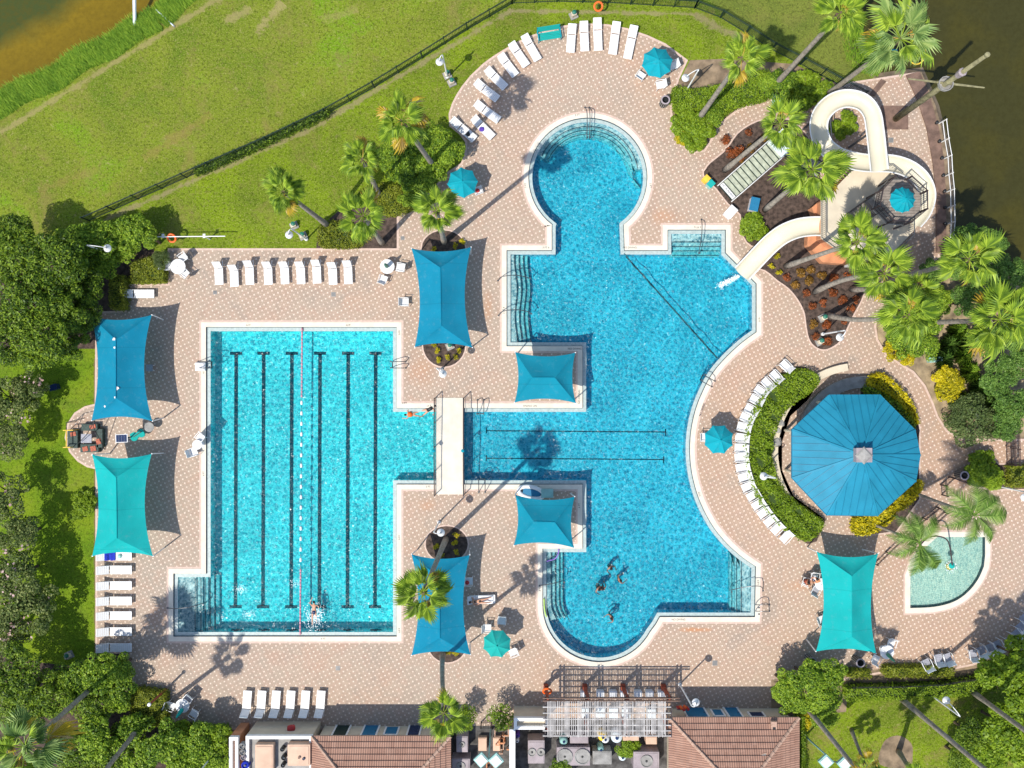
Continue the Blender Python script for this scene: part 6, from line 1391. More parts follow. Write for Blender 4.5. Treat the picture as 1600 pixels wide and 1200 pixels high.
for i in range(4): MB().box((-.28+i*.187, 0, 2.225-(-.28+i*.187)*.12), (.175, .52, .012), 0, .12).build('solar_cell', M['dk_blue'], t)
MB().tube((0, 0, 0), (0, 0, 2.18), .05).build('post', M['black'], t)
p = W(212, 680, 1.0); t = thing('instrument_shape', 'turquoise guitar shaped seat beside the solar panel', 'ornament', (p.x, p.y, 0), R(25)); pr_ = spline([(-.55, .15), (-.5, .3), (-.2, .32), (0, .2), (.25, .32), (.45, .25), (.5, 0), (.45, -.25), (.2, -.3), (0, -.18), (-.25, -.32), (-.5, -.28), (-.6, -.05)], 3, True)
MB().prism(pr_, .55, .65).build('body', M['umb_teal'], t); MB().bar((-.35, 0, .67), (.35, .1, .67), .06, .03).build('bridge', M['black'], t); MB().tube((0, 0, 0), (0, 0, .56), .08).build('leg', M['umb'], t)
p = W(228, 668, 1.3); t = thing('round_stool', 'dark round table top at the lower right corner of the upper left sail', 'table', (p.x, p.y, 0)); MB().lathe((0, 0, 0), [(0, .76), (.36, .76), (.36, .72), (0, .72)], 20).build('tabletop', M['stone_grey'], t); MB().tube((0, 0, 0), (0, 0, .72), .05).build('pedestal', M['steel'], t)

# ---------------------------------------------------------------- rescue pole, life rings, pipes, rust pole
p = W(268, 371); t = thing('rescue_pole', 'long white rescue pole lying on two posts below the outer lawn', 'rescue pole', (p.x, p.y, 0)); a = W(243, 370, 1.2)-Vector((p.x, p.y, 0)); b = W(352, 369, 1.2)-Vector((p.x, p.y, 0)); MB().tube(a, b, .035).build('pole', M['white_metal'], t)
for x in (265, 328): v = W(x, 374)-Vector((p.x, p.y, 0)); MB().tube(v, v+Vector((0, .05, 1.2)), .05).build('post', M['white_metal'], t); MB().box((v.x, v.y+.05, 1.22), (.18, .3, .06)).build('bracket', M['white_metal'], t)
def life_ring(x, y, z, lab, rot=(0, 0, 0), post=True):
    p = W(x, y, z); t = thing('life_ring', lab, 'life ring', (p.x, p.y, 0)); Rm = Euler(rot).to_matrix(); pts_ = [Rm @ Vector((math.cos(2*PI*k/20)*.3, math.sin(2*PI*k/20)*.3, 0)) + Vector((0, 0, z)) for k in range(21)]
    MB().path(pts_, .075, 8, False).build('ring', M['orange'], t)
    if post: MB().tube((0, .12, 0), (0, .12, z+.2), .03).build('post', M['rail'], t)
life_ring(268, 372, 1.05, 'orange life ring hanging on the rescue pole post', (.5, 0, 0), False); life_ring(935, 10, 1.1, 'orange life ring on the fence at the top edge', (.5, 0, 0)); life_ring(855, 1080, 1.6, 'orange red life ring on the left pergola post', (.6, 0, 0), False)
for (x0, y0, z0, x1, y1, z1, r, lab) in ((208, 46, -.3, 210, -6, 1.2, .13, 'pale pipe post standing in the lake grass at the top left'), (245, 16, .1, 272, 41, .05, .05, 'thin white pipe lying on the lake bank')):
    p = W(x0, y0); t = thing('water_pipe', lab, 'pipe', (p.x, p.y, 0)); b = W(x1, y1, z1)-Vector((p.x, p.y, 0)); MB().tube((0, 0, z0), b, r).build('pipe', M['grey_strap'], t)
    MB().lathe(tuple(b), [(r*1.25, -.05), (r*1.25, .05), (0, .05)], 8).build('end_cap', M['stone_grey'], t)
p = W(260, 1077); t = thing('outdoor_shower', 'rust brown shower pole leaning over the square clipped hedge', 'shower', (p.x, p.y, 0)); b = W(233, 1101, 3.0)-Vector((p.x, p.y, 0)); MB().path([(0, 0, 0), b], [.09, .07]).build('pole', M['rust'], t); MB().lathe(tuple(b), [(0, -.08), (.14, -.05), (.12, .05), (0, .08)], 10).build('shower_head', M['white'], t)
# rock edging, sheet of standing water spouts in the wading pool
for (bx, by, ctrl, lab) in ((1438, 852, [(1443, 846, .6), (1450, 840, 1.3), (1466, 838, 1.9), (1482, 847, 2.0), (1488, 884, 1.2)], 'curved water spout pipe at the corner of the wading pool'),):
    p = W(bx, by); t = thing('water_spout', lab, 'water spout', (p.x, p.y, 0)); pp = [Vector((0, 0, 0))]+[W(*c_)-Vector((p.x, p.y, 0)) for c_ in ctrl]; MB().path(spline([tuple(v) for v in pp], 4), .05, 8).build('pipe', M['rail'], t); v = pp[-1]
    MB().lathe(tuple(v), [(0, .1), (.2, .0), (.24, -.08), (0, -.02)], 8).build('nozzle', M['umb_teal'], t)
p = W(1487, 886); t = thing('wading_fountain', 'small yellowish bubbling fountain head in the wading pool', 'fountain', (p.x, p.y, -.3)); MB().lathe((0, 0, 0), [(.0, 0), (.3, .02), (.28, .1), (.08, .16), (.06, .34), (0, .36)], 12).build('fountain_head', M['yellow'], t)
rng = np.random.default_rng(8); a_ = rng.uniform(0, 2*PI, 160); r_ = rng.uniform(.05, .5, 160); Pt = np.column_stack([p.x+np.cos(a_)*r_, p.y+np.sin(a_)*r_, -.06+.12*(1-r_*2)*rng.random(160)]); stuff(mobj('fountain_spray', leaf_quads(Pt, np.tile([0, 0, 1.], (160, 1)), .07, rng, M['foam'], 'spray', .7)))

# ---------------------------------------------------------------- lower buildings
def hip_roof(x0, y0, x1, y1, z, slope, label, courses=9, wallpx=None, items=()):
    a = W(x0, y0, z); b = W(x1, y1, z); c = (a+b)/2; t = thing('clubhouse', label, 'building', (c.x, c.y, 0)); w = b.x-a.x; d = a.y-b.y; run = min(w, d)/2; rise = run*slope; hw, hd = w/2, d/2
    MB().prism([(-hw+.35, -hd+.35), (hw-.35, -hd+.35), (hw-.35, hd-.35), (-hw+.35, hd-.35)], 0, z-.02).build('wall', M['cream'], t)
    MB().prism([(-hw, -hd), (hw, -hd), (hw, hd), (-hw, hd)], z-.16, z-.03).build('eave_board', M['ridge'], t)
    if w >= d: r0, r1 = Vector((-hw+run, 0, z+rise)), Vector((hw-run, 0, z+rise))
    else: r0, r1 = Vector((0, hd-run, z+rise)), Vector((0, -hd+run, z+rise))
    def face(P0, P1, Q1, Q0, mat):  # eave P0->P1, top Q0..Q1
        nrm = (P1-P0).cross(Q0-P0).normalized(); nrm = nrm if nrm.z > 0 else -nrm; k = courses_n(((Q0+Q1)/2-(P0+P1)/2).length)
        for i in range(k):
            f0, f1 = i/k, min(1, (i+1.12)/k); lo0, lo1 = P0.lerp(Q0, f0), P1.lerp(Q1, f0); hi0, hi1 = P0.lerp(Q0, f1), P1.lerp(Q1, f1)
            up = nrm*.09; u2 = nrm*.015; MB().add([lo0+up, lo1+up, hi1+u2, hi0+u2, lo0, lo1], [(0, 1, 2, 3), (0, 4, 5, 1)]).build('tile_course', mat, t)
    def courses_n(L): return max(6, int(L/.40))
    A, B, Cc, D = Vector((-hw, hd, z)), Vector((hw, hd, z)), Vector((hw, -hd, z)), Vector((-hw, -hd, z))
    if w >= d: face(A, B, r1, r0, M['tile_a']); face(Cc, D, r0, r1, M['tile_a']); face(B, Cc, r1, r1, M['tile_side']); face(D, A, r0, r0, M['tile_side'])
    else: face(A, B, r0, r0, M['tile_a']); face(B, Cc, r1, r0, M['tile_side']); face(Cc, D, r1, r1, M['tile_a']); face(D, A, r0, r1, M['tile_side'])
    for e, r in ((A, r0), (B, r1 if w >= d else r0), (Cc, r1), (D, r0 if w >= d else r1)):
        L = (r-e).length; m = int(L/.42)
        for i in range(m): p0 = e.lerp(r, i/m); p1 = e.lerp(r, (i+1.1)/m); MB().path([p0+Vector((0, 0, .09)), p1+Vector((0, 0, .07))], [.13, .10], 6).build('ridge_tile', M['ridge'], t)
    m = int((r1-r0).length/.42)
    for i in range(m): MB().path([r0.lerp(r1, i/m)+Vector((0, 0, .09)), r0.lerp(r1, (i+1.1)/m)+Vector((0, 0, .07))], [.13, .10], 6).build('ridge_tile', M['ridge'], t)
    # openings on the wall facing the pool
    for kind, xa, xb, z0, z1, m in items:
        xa_ = (xa-800)*S*.98-c.x; xb_ = (xb-800)*S*.98-c.x; o = MB().box(((xa_+xb_)/2, hd-.33, (z0+z1)/2), (xb_-xa_, .08, z1-z0)).build(kind, M[m], t)
        for xx in (xa_-.06, xb_+.06): MB().box((xx, hd-.32, (z0+z1)/2), (.12, .14, z1-z0)).build('frame', M['white_metal'], o)
        MB().box(((xa_+xb_)/2, hd-.32, z1+.06), (xb_-xa_+.24, .14, .12)).build('lintel', M['white_metal'], o)
        if kind == 'door': MB().box((xb_-.12, hd-.27, 1.0), (.05, .05, .12)).build('handle', M['steel'], o)
    return t
hip_roof(487, 1150, 704, 1330, 2.7, .42, 'clubhouse with brown clay tile hip roof at the lower left', items=(('door', 522, 542, 0, 2.1, 'dkgreen'), ('door', 567, 588, 0, 2.1, 'pool_blue'), ('window', 602, 620, .3, 1.7, 'pool_blue'), ('door', 638, 655, 0, 2.1, 'dk_blue')))
hip_roof(1045, 1121, 1248, 1290, 2.7, .42, 'clubhouse with brown clay tile hip roof at the lower right', items=(('door', 1073, 1104, 0, 2.1, 'pool_blue'), ('window', 1116, 1130, .4, 1.6, 'pool_blue'), ('door', 1138, 1157, 0, 2.1, 'pool_blue'), ('window', 1172, 1192, .9, 1.8, 'dk_blue')))
p = W(1209, 1133, 3.1); t = thing('roof_vent', 'small pale vent on the upper right of the lower right roof', 'vent', (p.x, p.y, 2.95)); MB().box((0, 0, .12), (.4, .55, .24)).build('casing', M['ridge'], t); MB().box((0, -.2, .26), (.2, .15, .04)).build('opening', M['black'], t)
p = W(1193, 1180, 3.6); t = thing('roof_vent', 'second pale vent lower down on the lower right roof', 'vent', (p.x, p.y, 3.4)); MB().box((0, 0, .14), (.45, .3, .3), .3).build('casing', M['ridge'], t); MB().box((0, 0, .3), (.3, .2, .04), .3).build('cap', M['stone_grey'], t)
# flat roofed service wing on the left
def flatb(x0, y0, x1, y1, z, label, cap='white_metal', nm='service_wing', inner='stone_grey', wall='cream', pw=.22, par=.35):
    a = W(x0, y0, z); b = W(x1, y1, z); c = (a+b)/2; t = thing(nm, label, 'building', (c.x, c.y, 0)); w, d = (b.x-a.x)/2, (a.y-b.y)/2
    MB().prism([(-w, -d), (w, -d), (w, d), (-w, d)], 0, z-par).build('wall', M[wall], t)
    for (x, y, sx, sy) in ((0, d-pw/2, 2*w, pw), (0, -d+pw/2, 2*w, pw), (-w+pw/2, 0, pw, 2*d-2*pw), (w-pw/2, 0, pw, 2*d-2*pw)): MB().box((x, y, z-par/2+.002), (sx, sy, par)).build('parapet', M[cap], t)
    MB().box((0, 0, z-par+.012), (2*w-2*pw, 2*d-2*pw, .02)).build('roof_surface', M[inner], t); return t
flatb(358, 1152, 372, 1300, 2.7, 'narrow white capped wall block at the left end of the lower building', wall='terracotta', inner='terracotta')
flatb(384, 1150, 488, 1300, 2.7, 'low service wing with white parapet left of the lower left roof', inner='stone_grey')
def roofbox(x, y, w, d, h, z0, m, label, nm='roof_unit', fans=0, cat='roof unit', rot=0):
    p = W(x, y, z0+h); t = thing(nm, label, cat, (p.x, p.y, z0), R(rot)); MB().box((0, 0, h/2), (w*S*.94, d*S*.94, h)).build('casing', M[m], t, bevel=.03)
    MB().box((0, 0, h+.015), (w*S*.8, d*S*.8, .03)).build('lid', M[m], t)
    for i in range(fans):
        q = MB().lathe(((i-(fans-1)/2)*w*S*.5, 0, h+.03), [(0, .02), (w*S*.18, .02), (w*S*.2, .08), (w*S*.23, .08), (w*S*.23, 0)], 14).build('fan_housing', M['stone_grey'], t); MB().lathe(((i-(fans-1)/2)*w*S*.5, 0, h+.05), [(0, .05), (.08, .04), (.09, 0)], 8).build('fan_hub', M['black'], q)
    return t
roofbox(413, 1185, 29, 44, .5, 2.4, 'tan', 'tan flat unit on the service wing, left of two'); roofbox(467, 1180, 36, 34, .6, 2.4, 'tan', 'tan flat unit on the service wing, right of two, with two small caps')
for i, (x, y, m, r, lab) in enumerate(((378, 1166, 'stone_grey', .22, 'round grey vent drum nearest the parapet corner'), (379, 1176, 'stone_grey', .22, 'round grey vent drum, second along the left parapet'), (380, 1184, 'grey_box', .2, 'round grey vent drum, third along the left parapet'), (383, 1196, 'royal', .28, 'royal blue drum at the bottom edge behind the parapet'), (469, 1181, 'ridge', .1, 'small brown cap on the right tan unit'), (476, 1183, 'dk_blue', .1, 'small dark cap on the right tan unit'), (441, 1171, 'black', .16, 'upper black pipe head between the tan units'), (443, 1184, 'black', .18, 'middle black pipe head between the tan units'), (442, 1196, 'black', .16, 'lowest black pipe head between the tan units'))):
    p = W(x, y, 2.8); z0 = 3.0 if i in (4, 5) else 2.37; t = thing('roof_vent', lab, 'vent', (p.x, p.y, z0)); MB().lathe((0, 0, 0), [(r, 0), (r, .45 if i not in (4, 5) else .12), (r*.75, .5 if i not in (4, 5) else .14), (r*.6, .4 if i not in (4, 5) else .1), (0, .38 if i not in (4, 5) else .1)], 12).build('drum', M[m], t); MB().lathe((0, 0, 0), [(0, .5 if i not in (4, 5) else .15), (r*.3, .48 if i not in (4, 5) else .14), (r*.3, .3 if i not in (4, 5) else .1)], 8).build('cap', M['steel'], t)
p = W(455, 1141, 1.6); t = thing('hose_reel', 'red hose reel cover on the cream wall of the service wing', 'hose reel', (p.x, W(0, 1150, 2.7).y+.12, 0), .15); MB().lathe((0, 0, 1.6), [(0, -.27), (.22, -.24), (.25, 0), (.22, .24), (0, .27)], 12, Euler((0, PI/2, 0)).to_matrix()).build('cover', M['red'], t, True); MB().box((0, .0, 1.2), (.08, .06, .6)).build('bracket', M['steel'], t)
# service yard
yd = struct(MB().prism(W2([(704, 1134), (852, 1134), (852, 1122), (1046, 1122), (1046, 1400), (704, 1400)]), None, .012).build('service_yard', P('dark_yard_concrete', (.09, .085, .08), .9, .4, 2)))
flatb(796, 1140, 805, 1300, 2.3, 'white capped wall between the service yard and the pump area', nm='yard_wall', inner='white_metal', par=.05)
flatb(803, 1122, 856, 1140, 2.4, 'low cream block with dark opening left of the pergola', nm='cream_block', inner='cream')
for args in ((722, 1163, 19, 26, 1.2, .0, 'grey_box', 'grey condenser unit with a brown strap in the service yard', 'condenser', 1), (720, 1197, 30, 24, 1.2, 0, 'grey_box', 'larger grey condenser at the bottom edge of the service yard', 'condenser', 1), (754, 1163, 14, 22, .5, 0, 'tan', 'tan slab with pipes in the service yard', 'concrete_block', 0), (776, 1163, 12, 22, .5, 0, 'tan', 'tan block beside the yard pipes', 'concrete_block', 0), (838, 1175, 27, 38, 1.3, 0, 'grey_box', 'long grey unit right of the white yard wall', 'condenser', 2), (896, 1182, 54, 30, 1.3, 0, 'grey_box', 'wide grey unit below the pergola, left one', 'condenser', 2), (941, 1184, 31, 22, 1.1, 0, 'stone_grey', 'grey double lidded unit with a round blue cap', 'condenser', 0), (1010, 1189, 42, 30, 1.3, 0, 'grey_box', 'wide grey unit below the pergola, right one', 'condenser', 1), (1018, 1157, 18, 13, 1.0, 0, 'tan', 'small tan cabinet under the right end of the pergola', 'cabinet', 0), (986, 1153, 26, 10, 1.0, 0, 'tan', 'flat tan cabinet under the middle of the pergola', 'cabinet', 0), (905, 1156, 30, 12, 1.0, 0, 'grey_box', 'grey cabinet under the left part of the pergola', 'cabinet', 0)):
    x, y, w, d, h, z0, m, lab, nm, fn = args; roofbox(x, y, w, d, h, z0, m, lab, nm, fn, 'equipment')
for x, y, m, r, lab in ((946, 1156, 'white', .3, 'white round filter lid beside a yellow case'), (942, 1152, 'yellow', .34, 'yellow case behind the white filter lid'), (964, 1153, 'grey_strap', .42, 'pale round tank top with a dark blue valve'), (939, 1172, 'teal_box', .24, 'pale blue round cap between the grey units'), (973, 1184, 'grey_strap', .28, 'pale round filter tank near the bottom edge'), (881, 1159, 'teal_box', .3, 'teal tank under the pergola slats'), (808, 1158, 'white', .16, 'small white jug beside the yard wall'), (809, 1150, 'purple', .16, 'small purple jug beside the yard wall')):
    p = W(x, y, 1.0); t = thing('filter_tank', lab, 'tank', (p.x, p.y, 0)); MB().lathe((0, 0, 0), [(r, 0), (r*1.02, .85), (r*.8, 1.0), (0, 1.03)], 14).build('tank', M[m], t, True); MB().lathe((0, 0, 0), [(r*.35, 1.0), (r*.3, 1.1), (0, 1.1)], 8).build('valve', M['dk_blue'], t)
for i, (x, y, lab) in enumerate(((778, 1150, 'tangle of rust orange pipes beside the round bush'), (783, 1165, 'rust orange pipe run in the service yard'), (768, 1196, 'rust orange pipes at the bottom edge below the floodlight'))):
    p = W(x, y); t = thing('pipe_run', lab, 'pipes', (p.x, p.y, 0)); r = random.Random(i)
    for k in range(5): a = Vector((r.uniform(-.5, .5), r.uniform(-.5, .5), r.uniform(.3, .9))); b = a+Vector((r.choice((-1, 1))*r.uniform(.2, .5), 0, 0)); c_ = b+Vector((0, r.uniform(-.6, .6), 0)); MB().path([(a.x, a.y, 0), a, b, c_, (c_.x, c_.y, 0)], .05, 6).build('pipe', M['ridge'] if k % 2 else M['terracotta'], t)
tree(880, 1200, 22, 1.6, 'mid', 'green shrub growing between the grey units at the bottom edge', 'shrub'); tree(978, 1172, 16, 1.3, 'mid', 'green shrub beside the right wide grey unit', 'shrub'); tree(990, 1168, 12, 1.3, 'bright', 'small bright shrub above the right wide grey unit', 'shrub')
fence([(752, 1128), (768, 1128), (768, 1140)], 'black yard gate railing left of the round bush', 1.3, mat='black', step_=.8)
# pergola
zt = 2.85; t = thing('pergola', 'slatted pergola with weathered white slats and rust red posts', 'pergola', (W(950, 1120).x, W(950, 1120).y, 0)); o0 = Vector(t.location)
for x in (855, 918, 980, 1046):
    b = W(x-3 if x < 900 else x, 1071); tp = W(x if x < 900 else x+.5, 1093, zt); b = Vector((tp.x, tp.y+.0, 0)); MB().box((tp.x-o0.x, tp.y-o0.y, zt/2-.1), (.24, .24, zt-.2)).build('post', M['rust'], t); MB().box((tp.x-o0.x, tp.y-o0.y, .25), (.34, .34, .5)).build('post_base', M['rust'], t)
    for dx in (-.14, .14):
        a_ = W(x, 1086, zt)-o0; e_ = W(x, 1152, zt)-o0; MB().bar((a_.x+dx, a_.y, zt-.1), (e_.x+dx, e_.y, zt-.1), .07, .2).build('main_beam', M['rail'], t)
    bk = W(x, 1143, zt)-o0; MB().box((bk.x, bk.y, zt/2-.1), (.2, .2, zt-.2)).build('post', M['rust'], t)
for y in (1090.5, 1094.5, 1104, 1113.5, 1123, 1132.5, 1141, 1149):
    a_ = W(848, y, zt)-o0; e_ = W(1062 if y < 1096 else 1048, y, zt)-o0; MB().bar((a_.x, a_.y, zt+.06), (e_.x, e_.y, zt+.06), .065, .13).build('rafter', M['wood_brown'] if y < 1096 else M['slat'], t)
mb = MB(); xs_ = np.arange(856, 1046, 1.75); rg = random.Random(4)
for x in np.cumsum([856]+[rg.uniform(1.6, 3.4) for _ in range(75)]):
    if x > 1046: break
    a_ = W(x, 1094.5+rg.uniform(-.5, .5), zt)-o0; e_ = W(x, 1148+rg.uniform(-3, 3), zt)-o0; mb.bar((a_.x, a_.y, zt+.15), (e_.x, e_.y, zt+.15), rg.uniform(.035, .06), .03)
stuff(mb.build('slat', M['slat'], t))
for i, (x, w) in enumerate(((913, 10), (938, 13), (958, 13), (975, 12), (997, 12), (1015, 12), (1034, 12))): crate(x, 1084, .55, .4, .45, 0, 'white', 'white box in the row under the pergola front, %s from the left' % ORD[i], 'storage_box')
for i, (x, y) in enumerate(((915, 1114), (938, 1113), (958, 1114), (1018, 1116), (978, 1116))): crate(x, y, .6, .7, .45, 0, 'grey_strap', 'pale blue seat under the pergola slats, %s counted from the left' % ['first', 'second', 'third', 'fifth', 'fourth'][i], 'pale_seat', None, 'seat')
p = W(1066, 1112, 1.3); t = thing('life_vests', 'bundle of orange life vests hanging beside the pergola', 'life vests', (p.x, W(0, 1121, 2.7).y+.2, 0))
for i in range(5): MB().box((-.3+.16*i, .06*(i % 2), 1.4+.12*(i % 3)), (.22, .16, .55), .2*i, .1).build('vest', M['orange'] if i % 2 else M['red'], t, bevel=.05)
MB().tube((-.5, 0, 1.75), (.5, 0, 1.75), .03).build('hanger', M['steel'], t)
# canopied inflatable on the lower peninsula
p = W(830, 770, .4); t = thing('boat_float', 'white and blue inflatable lounge on the lower peninsula edge', 'inflatable', (p.x, p.y, 0), R(-12))
MB().path([(math.cos(a)*.95, math.sin(a)*.42, .25) for a in np.linspace(0, 2*PI, 25)], .16, 8, False).build('tube', M['white'], t, True); MB().box((.05, 0, .22), (1.35, .5, .12)).build('mattress', M['royal'] if False else M['pool_blue'], t, bevel=.04)
crate(855, 771, .85, .6, .5, 0, 'teal_box', 'pale teal box behind the inflatable lounge', 'deck_box')

# ---------------------------------------------------------------- people
def body(name, label, loc, rz, J, Rr, edges, skin, clothes=(), hair=None, cat='person', rx=(0, 0, 0), scale=1.0):
    t = thing(name, label, cat, loc, rz); me = bpy.data.meshes.new('body'); me.from_pydata([tuple(j) for j in J], edges, []); me.materials.append(M[skin]); o = bpy.data.objects.new('body', me); C.objects.link(o); o.parent = t; o.rotation_euler = rx; o.scale = (scale,)*3
    m = o.modifiers.new('skin', 'SKIN'); m.use_smooth_shade = True
    for i, r in enumerate(Rr): me.skin_vertices[0].data[i].radius = (r, r); me.skin_vertices[0].data[i].use_root = (i == 0)
    s = o.modifiers.new('sub', 'SUBSURF'); s.levels = 1; s.render_levels = 2
    for nm, pts_, rad, mt in clothes: q = MB().path(pts_, rad, 10).build(nm, M[mt], t, True); q.rotation_euler = rx; q.scale = (scale,)*3
    if hair:
        c_, r, mt = hair; q = MB().lathe(c_, [(0, r*1.05), (r*.6, r*.85), (r*.98, r*.3), (r*1.0, -.1*r), (r*.7, -.5*r), (0, -.6*r)], 12).build('hair', M[mt], t, True); q.rotation_euler = rx; q.scale = (scale,)*3
    return t
def fig(arms, legs, lean=0.0, head=(0, 0)):
    """pelvis at the origin, body along +Y (lying), z up. arms: list of [elbow, wrist, tip]; legs: [knee, ankle, toe]"""
    J = [(0, 0, 0), (0, .22, 0), (0, .44, .02), (0, .54, .03), (head[0], .62, .04+head[1]), (head[0], .74, .05+head[1])]; Rr = [.125, .12, .135, .055, .075, .085]; E = [(0, 1), (1, 2), (2, 3), (3, 4), (4, 5)]
    for s, a in zip((-1, 1), arms):
        k = len(J); J += [(s*.19, .46, .01)]+list(a); Rr += [.055, .042, .03, .022]; E += [(2, k), (k, k+1), (k+1, k+2), (k+2, k+3)]
        w, tp = Vector(a[1]), Vector(a[2]); d = (tp-w).normalized(); sd = d.cross(Vector((0, 0, 1))); sd = sd.normalized() if sd.length > .01 else Vector((1, 0, 0))
        for q in range(5):
            off = (q-2)*.02; L = (.06, .08, .09, .085, .065)[q]; k2 = len(J); J.append(tuple(tp+sd*off*1.3+d*.01)); J.append(tuple(tp+sd*off*1.6+d*L-Vector((0, 0, .015)))); Rr += [.011, .008]; E += [(k+3, k2), (k2, k2+1)]
    for s, l in zip((-1, 1), legs): k = len(J); J += [(s*.1, -.05, 0)]+list(l); Rr += [.095, .06, .038, .028]; E += [(0, k), (k, k+1), (k+1, k+2), (k+2, k+3)]
    return J, Rr, E
# swimmer in the lap pool
p = W(491, 955, -.1); J, Rr, E = fig([[(-.33, .62, .0), (-.2, .88, -.02), (-.16, .98, -.03)], [(.34, .34, -.05), (.3, .1, -.1), (.29, 0, -.1)]], [[(-.13, -.48, -.02), (-.14, -.9, .0), (-.14, -1.05, -.02)], [(.14, -.46, -.08), (.18, -.86, -.1), (.18, -1.0, -.12)]])
body('person', 'swimmer in dark blue trunks doing laps beside the lane rope', (p.x, p.y, -.06), 0, J, Rr, E, 'skin', [('swim_trunks', [(0, .08, 0), (0, -.05, 0), (-.03, -.18, 0)], [.14, .155, .13], 'dk_blue')], ((0, .72, .09), .1, 'hair'))
rng = np.random.default_rng(12); n = 420; Pt = np.column_stack([rng.normal(491, 7, n), rng.normal(964, 11, n)]); Pt = np.array([tuple(W(a, b)) for a, b in Pt]); Pt[:, 2] = -.085+rng.uniform(0, .03, n); stuff(mobj('splash', leaf_quads(Pt, np.tile([0, 0, 1.], (n, 1)), .08, rng, M['foam'], 'splash', .7)))
for (cx_, cy_, nn_) in ((376, 921, 120), (388, 960, 120), (460, 912, 60)):
    Pt = np.array([tuple(W(a, b)) for a, b in zip(rng.normal(cx_, 5, nn_), rng.normal(cy_, 3.5, nn_))]); Pt[:, 2] = -.088; stuff(mobj('splash', leaf_quads(Pt, np.tile([0, 0, 1.], (nn_, 1)), .07, rng, M['foam'], 'splash', .5)))
# people standing in the leisure pool
for i, (x, y, az, lab) in enumerate(((935, 919, 40, 'dark haired bather at the left of the close pair in the leisure pool'), (941.5, 920, 200, 'dark haired bather at the right of the close pair in the leisure pool'), (968, 907, 120, 'dark haired bather to the upper right of the pair'), (956, 965, 300, 'dark haired bather alone nearest the bottom of the round end'), (954, 887, 30, 'bather mostly under water above the pair'))):
    p = W(x, y, 0); J, Rr, E = fig([[(-.34, .30, .12), (-.3, .2, .35), (-.28, .18, .44)], [(.34, .30, .12), (.3, .2, .35), (.28, .18, .44)]], [[(-.11, -.42, .05), (-.12, -.80, .0), (-.12, -.82, .12)], [(.11, -.42, .05), (.12, -.80, .0), (.12, -.82, .12)]])
    zl = -.42-(.16 if i == 4 else 0); body('person', lab, (p.x, p.y, zl), R(az), J, Rr, E, 'skin2', [('swim_top', [(0, .2, 0), (0, .42, .01)], [.135, .15], 'black')], ((0, .74, .05), .12, 'hair'), rx=(PI/2, 0, 0))
# the pair beside the bridge
p = W(646, 647, -.1); J, Rr, E = fig([[(-.34, .62, 0), (-.3, .85, -.05), (-.3, .95, -.05)], [(.34, .5, 0), (.5, .3, -.1), (.55, .2, -.1)]], [[(-.2, -.4, -.1), (-.3, -.75, -.2), (-.3, -.9, -.2)], [(.15, -.42, -.1), (.2, -.8, -.2), (.2, -.95, -.2)]])
body('person', 'child in an orange float top beside the footbridge', (p.x, p.y, -.08), R(95), J, Rr, E, 'skin', [('float_vest', [(0, .1, 0), (0, .3, .02), (0, .46, .03)], [.2, .25, .2], 'orange')], ((0, .72, .09), .1, 'hair'), scale=.85)
p = W(668, 641, .0); body('person', 'dark dressed person reaching into the water by the footbridge', (p.x, p.y, -.06), R(-60), J, Rr, E, 'skin', [('shirt', [(0, -.05, 0), (0, .3, .02), (0, .48, .03)], [.15, .17, .14], 'black')], ((0, .72, .09), .11, 'hair'), scale=.9)
# sunbather
lounge(LP, 732, 937, 774, 936, 'lounger with a white towel under a sunbather beside the lower sail', 'loungers by the lower sail')
p = W(752, 938, .5); o = MB().box((.12, .02, .40), (1.5, .62, .03)).build('towel', M['white'], None, loc=(p.x, p.y, 0), bevel=.01); tag(o, 'white towel under the sunbather by the lower sail', 'towel')
J, Rr, E = fig([[(-.3, .28, -.02), (-.2, .08, .04), (-.14, .0, .06)], [(.34, .52, .0), (.22, .75, .0), (.15, .82, .02)]], [[(-.1, -.40, .22), (-.14, -.78, .02), (-.14, -.88, .1)], [(.12, -.42, .02), (.2, -.82, 0), (.2, -.92, .08)]])
body('person', 'sunbather in a dark bikini lying on the lounger by the lower sail', (p.x-.12, p.y-.06, .53), R(95), J, Rr, E, 'skin', [('bikini_bottom', [(0, .05, 0), (0, -.08, 0)], [.13, .14], 'black'), ('bikini_top', [(0, .30, .01), (0, .40, .01)], [.13, .14], 'black')], ((0, .73, .04), .11, 'hair'))
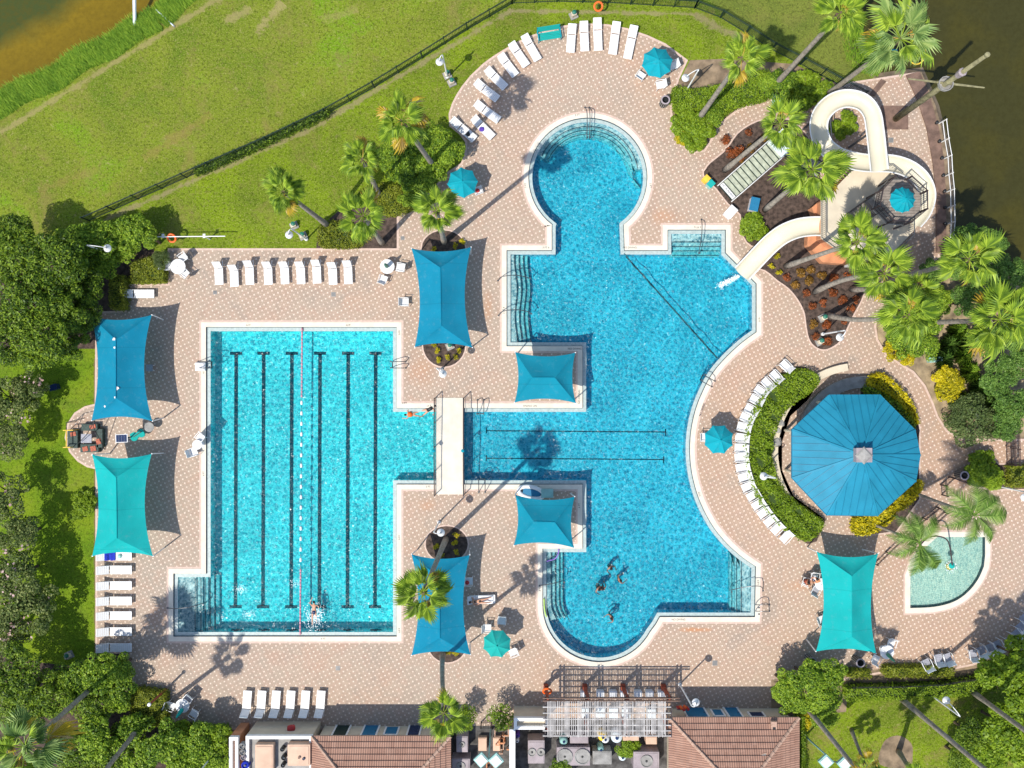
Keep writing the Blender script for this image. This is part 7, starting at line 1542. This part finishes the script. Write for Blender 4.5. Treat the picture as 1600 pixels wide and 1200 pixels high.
# seated people at the right sail
def seated(x, y, rz, lab, top, low, sk='skin', seat=.48):
    p = W(x, y, .6); t = thing('person', lab, 'person', (p.x, p.y, 0), R(rz))
    J = [(0, 0, seat+.1), (0, .02, seat+.3), (0, .04, seat+.52), (0, .03, seat+.62), (0, .0, seat+.70), (0, -.01, seat+.80)]; Rr = [.13, .12, .135, .055, .075, .09]; E = [(0, 1), (1, 2), (2, 3), (3, 4), (4, 5)]
    for s in (-1, 1):
        k = len(J); J += [(s*.19, .04, seat+.5), (s*.24, -.08, seat+.26), (s*.16, -.30, seat+.24), (s*.14, -.37, seat+.24)]; Rr += [.055, .042, .03, .022]; E += [(2, k), (k, k+1), (k+1, k+2), (k+2, k+3)]
        for q in range(5): k2 = len(J); J += [(s*.14+(q-2)*.022, -.40, seat+.235), (s*.14+(q-2)*.026, -.45-.01*(2-abs(q-2)), seat+.22)]; Rr += [.011, .008]; E += [(k+3, k2), (k2, k2+1)]
        k = len(J); J += [(s*.1, -.03, seat+.06), (s*.13, -.44, seat+.06), (s*.13, -.42, .08), (s*.13, -.56, .05)]; Rr += [.09, .062, .04, .032]; E += [(0, k), (k, k+1), (k+1, k+2), (k+2, k+3)]
    me = bpy.data.meshes.new('body'); me.from_pydata(J, E, []); me.materials.append(M[sk]); o = bpy.data.objects.new('body', me); C.objects.link(o); o.parent = t; m = o.modifiers.new('skin', 'SKIN'); m.use_smooth_shade = True
    for i, r in enumerate(Rr): me.skin_vertices[0].data[i].radius = (r, r); me.skin_vertices[0].data[i].use_root = (i == 0)
    s_ = o.modifiers.new('sub', 'SUBSURF'); s_.levels = 1; s_.render_levels = 2
    MB().path([(0, .02, seat+.1), (0, .04, seat+.35), (0, .05, seat+.57)], [.16, .16, .17], 10).build('shirt', M[top], t, True)
    for s in (-1, 1): MB().path([(s*.09, -.0, seat+.08), (s*.12, -.30, seat+.075)], [.115, .09], 9).build('shorts', M[low], t, True)
    MB().lathe((0, .01, seat+.83), [(0, .1), (.07, .08), (.105, .02), (.1, -.06), (0, -.08)], 12).build('hair', M['hair'], t, True)
chair(CH, 1259, 909, 340, 'white chair under the person in a red top at the right sail', 'patio chairs'); chair(CH, 1272, 902, 260, 'white chair under the person in white at the right sail', 'patio chairs'); chair(CHG, 1274, 924-2, 60, 'tan chair at the round table left of the right sail', 'patio chairs')
seated(1259, 908, 70, 'person in a rust red top seated left of the right teal sail', 'rust', 'dk_blue', 'skin2'); seated(1272, 902, -10, 'person in white seated at the table by the right teal sail', 'white', 'dk_blue')
p = W(1278, 908, .8); o = MB().box((0, 0, .78), (.34, .24, .06), .3).build('folded_towel', M['terracotta'], None, loc=(p.x, p.y, 0)); tag(o, 'folded tan towel on the round table by the right teal sail', 'towel')
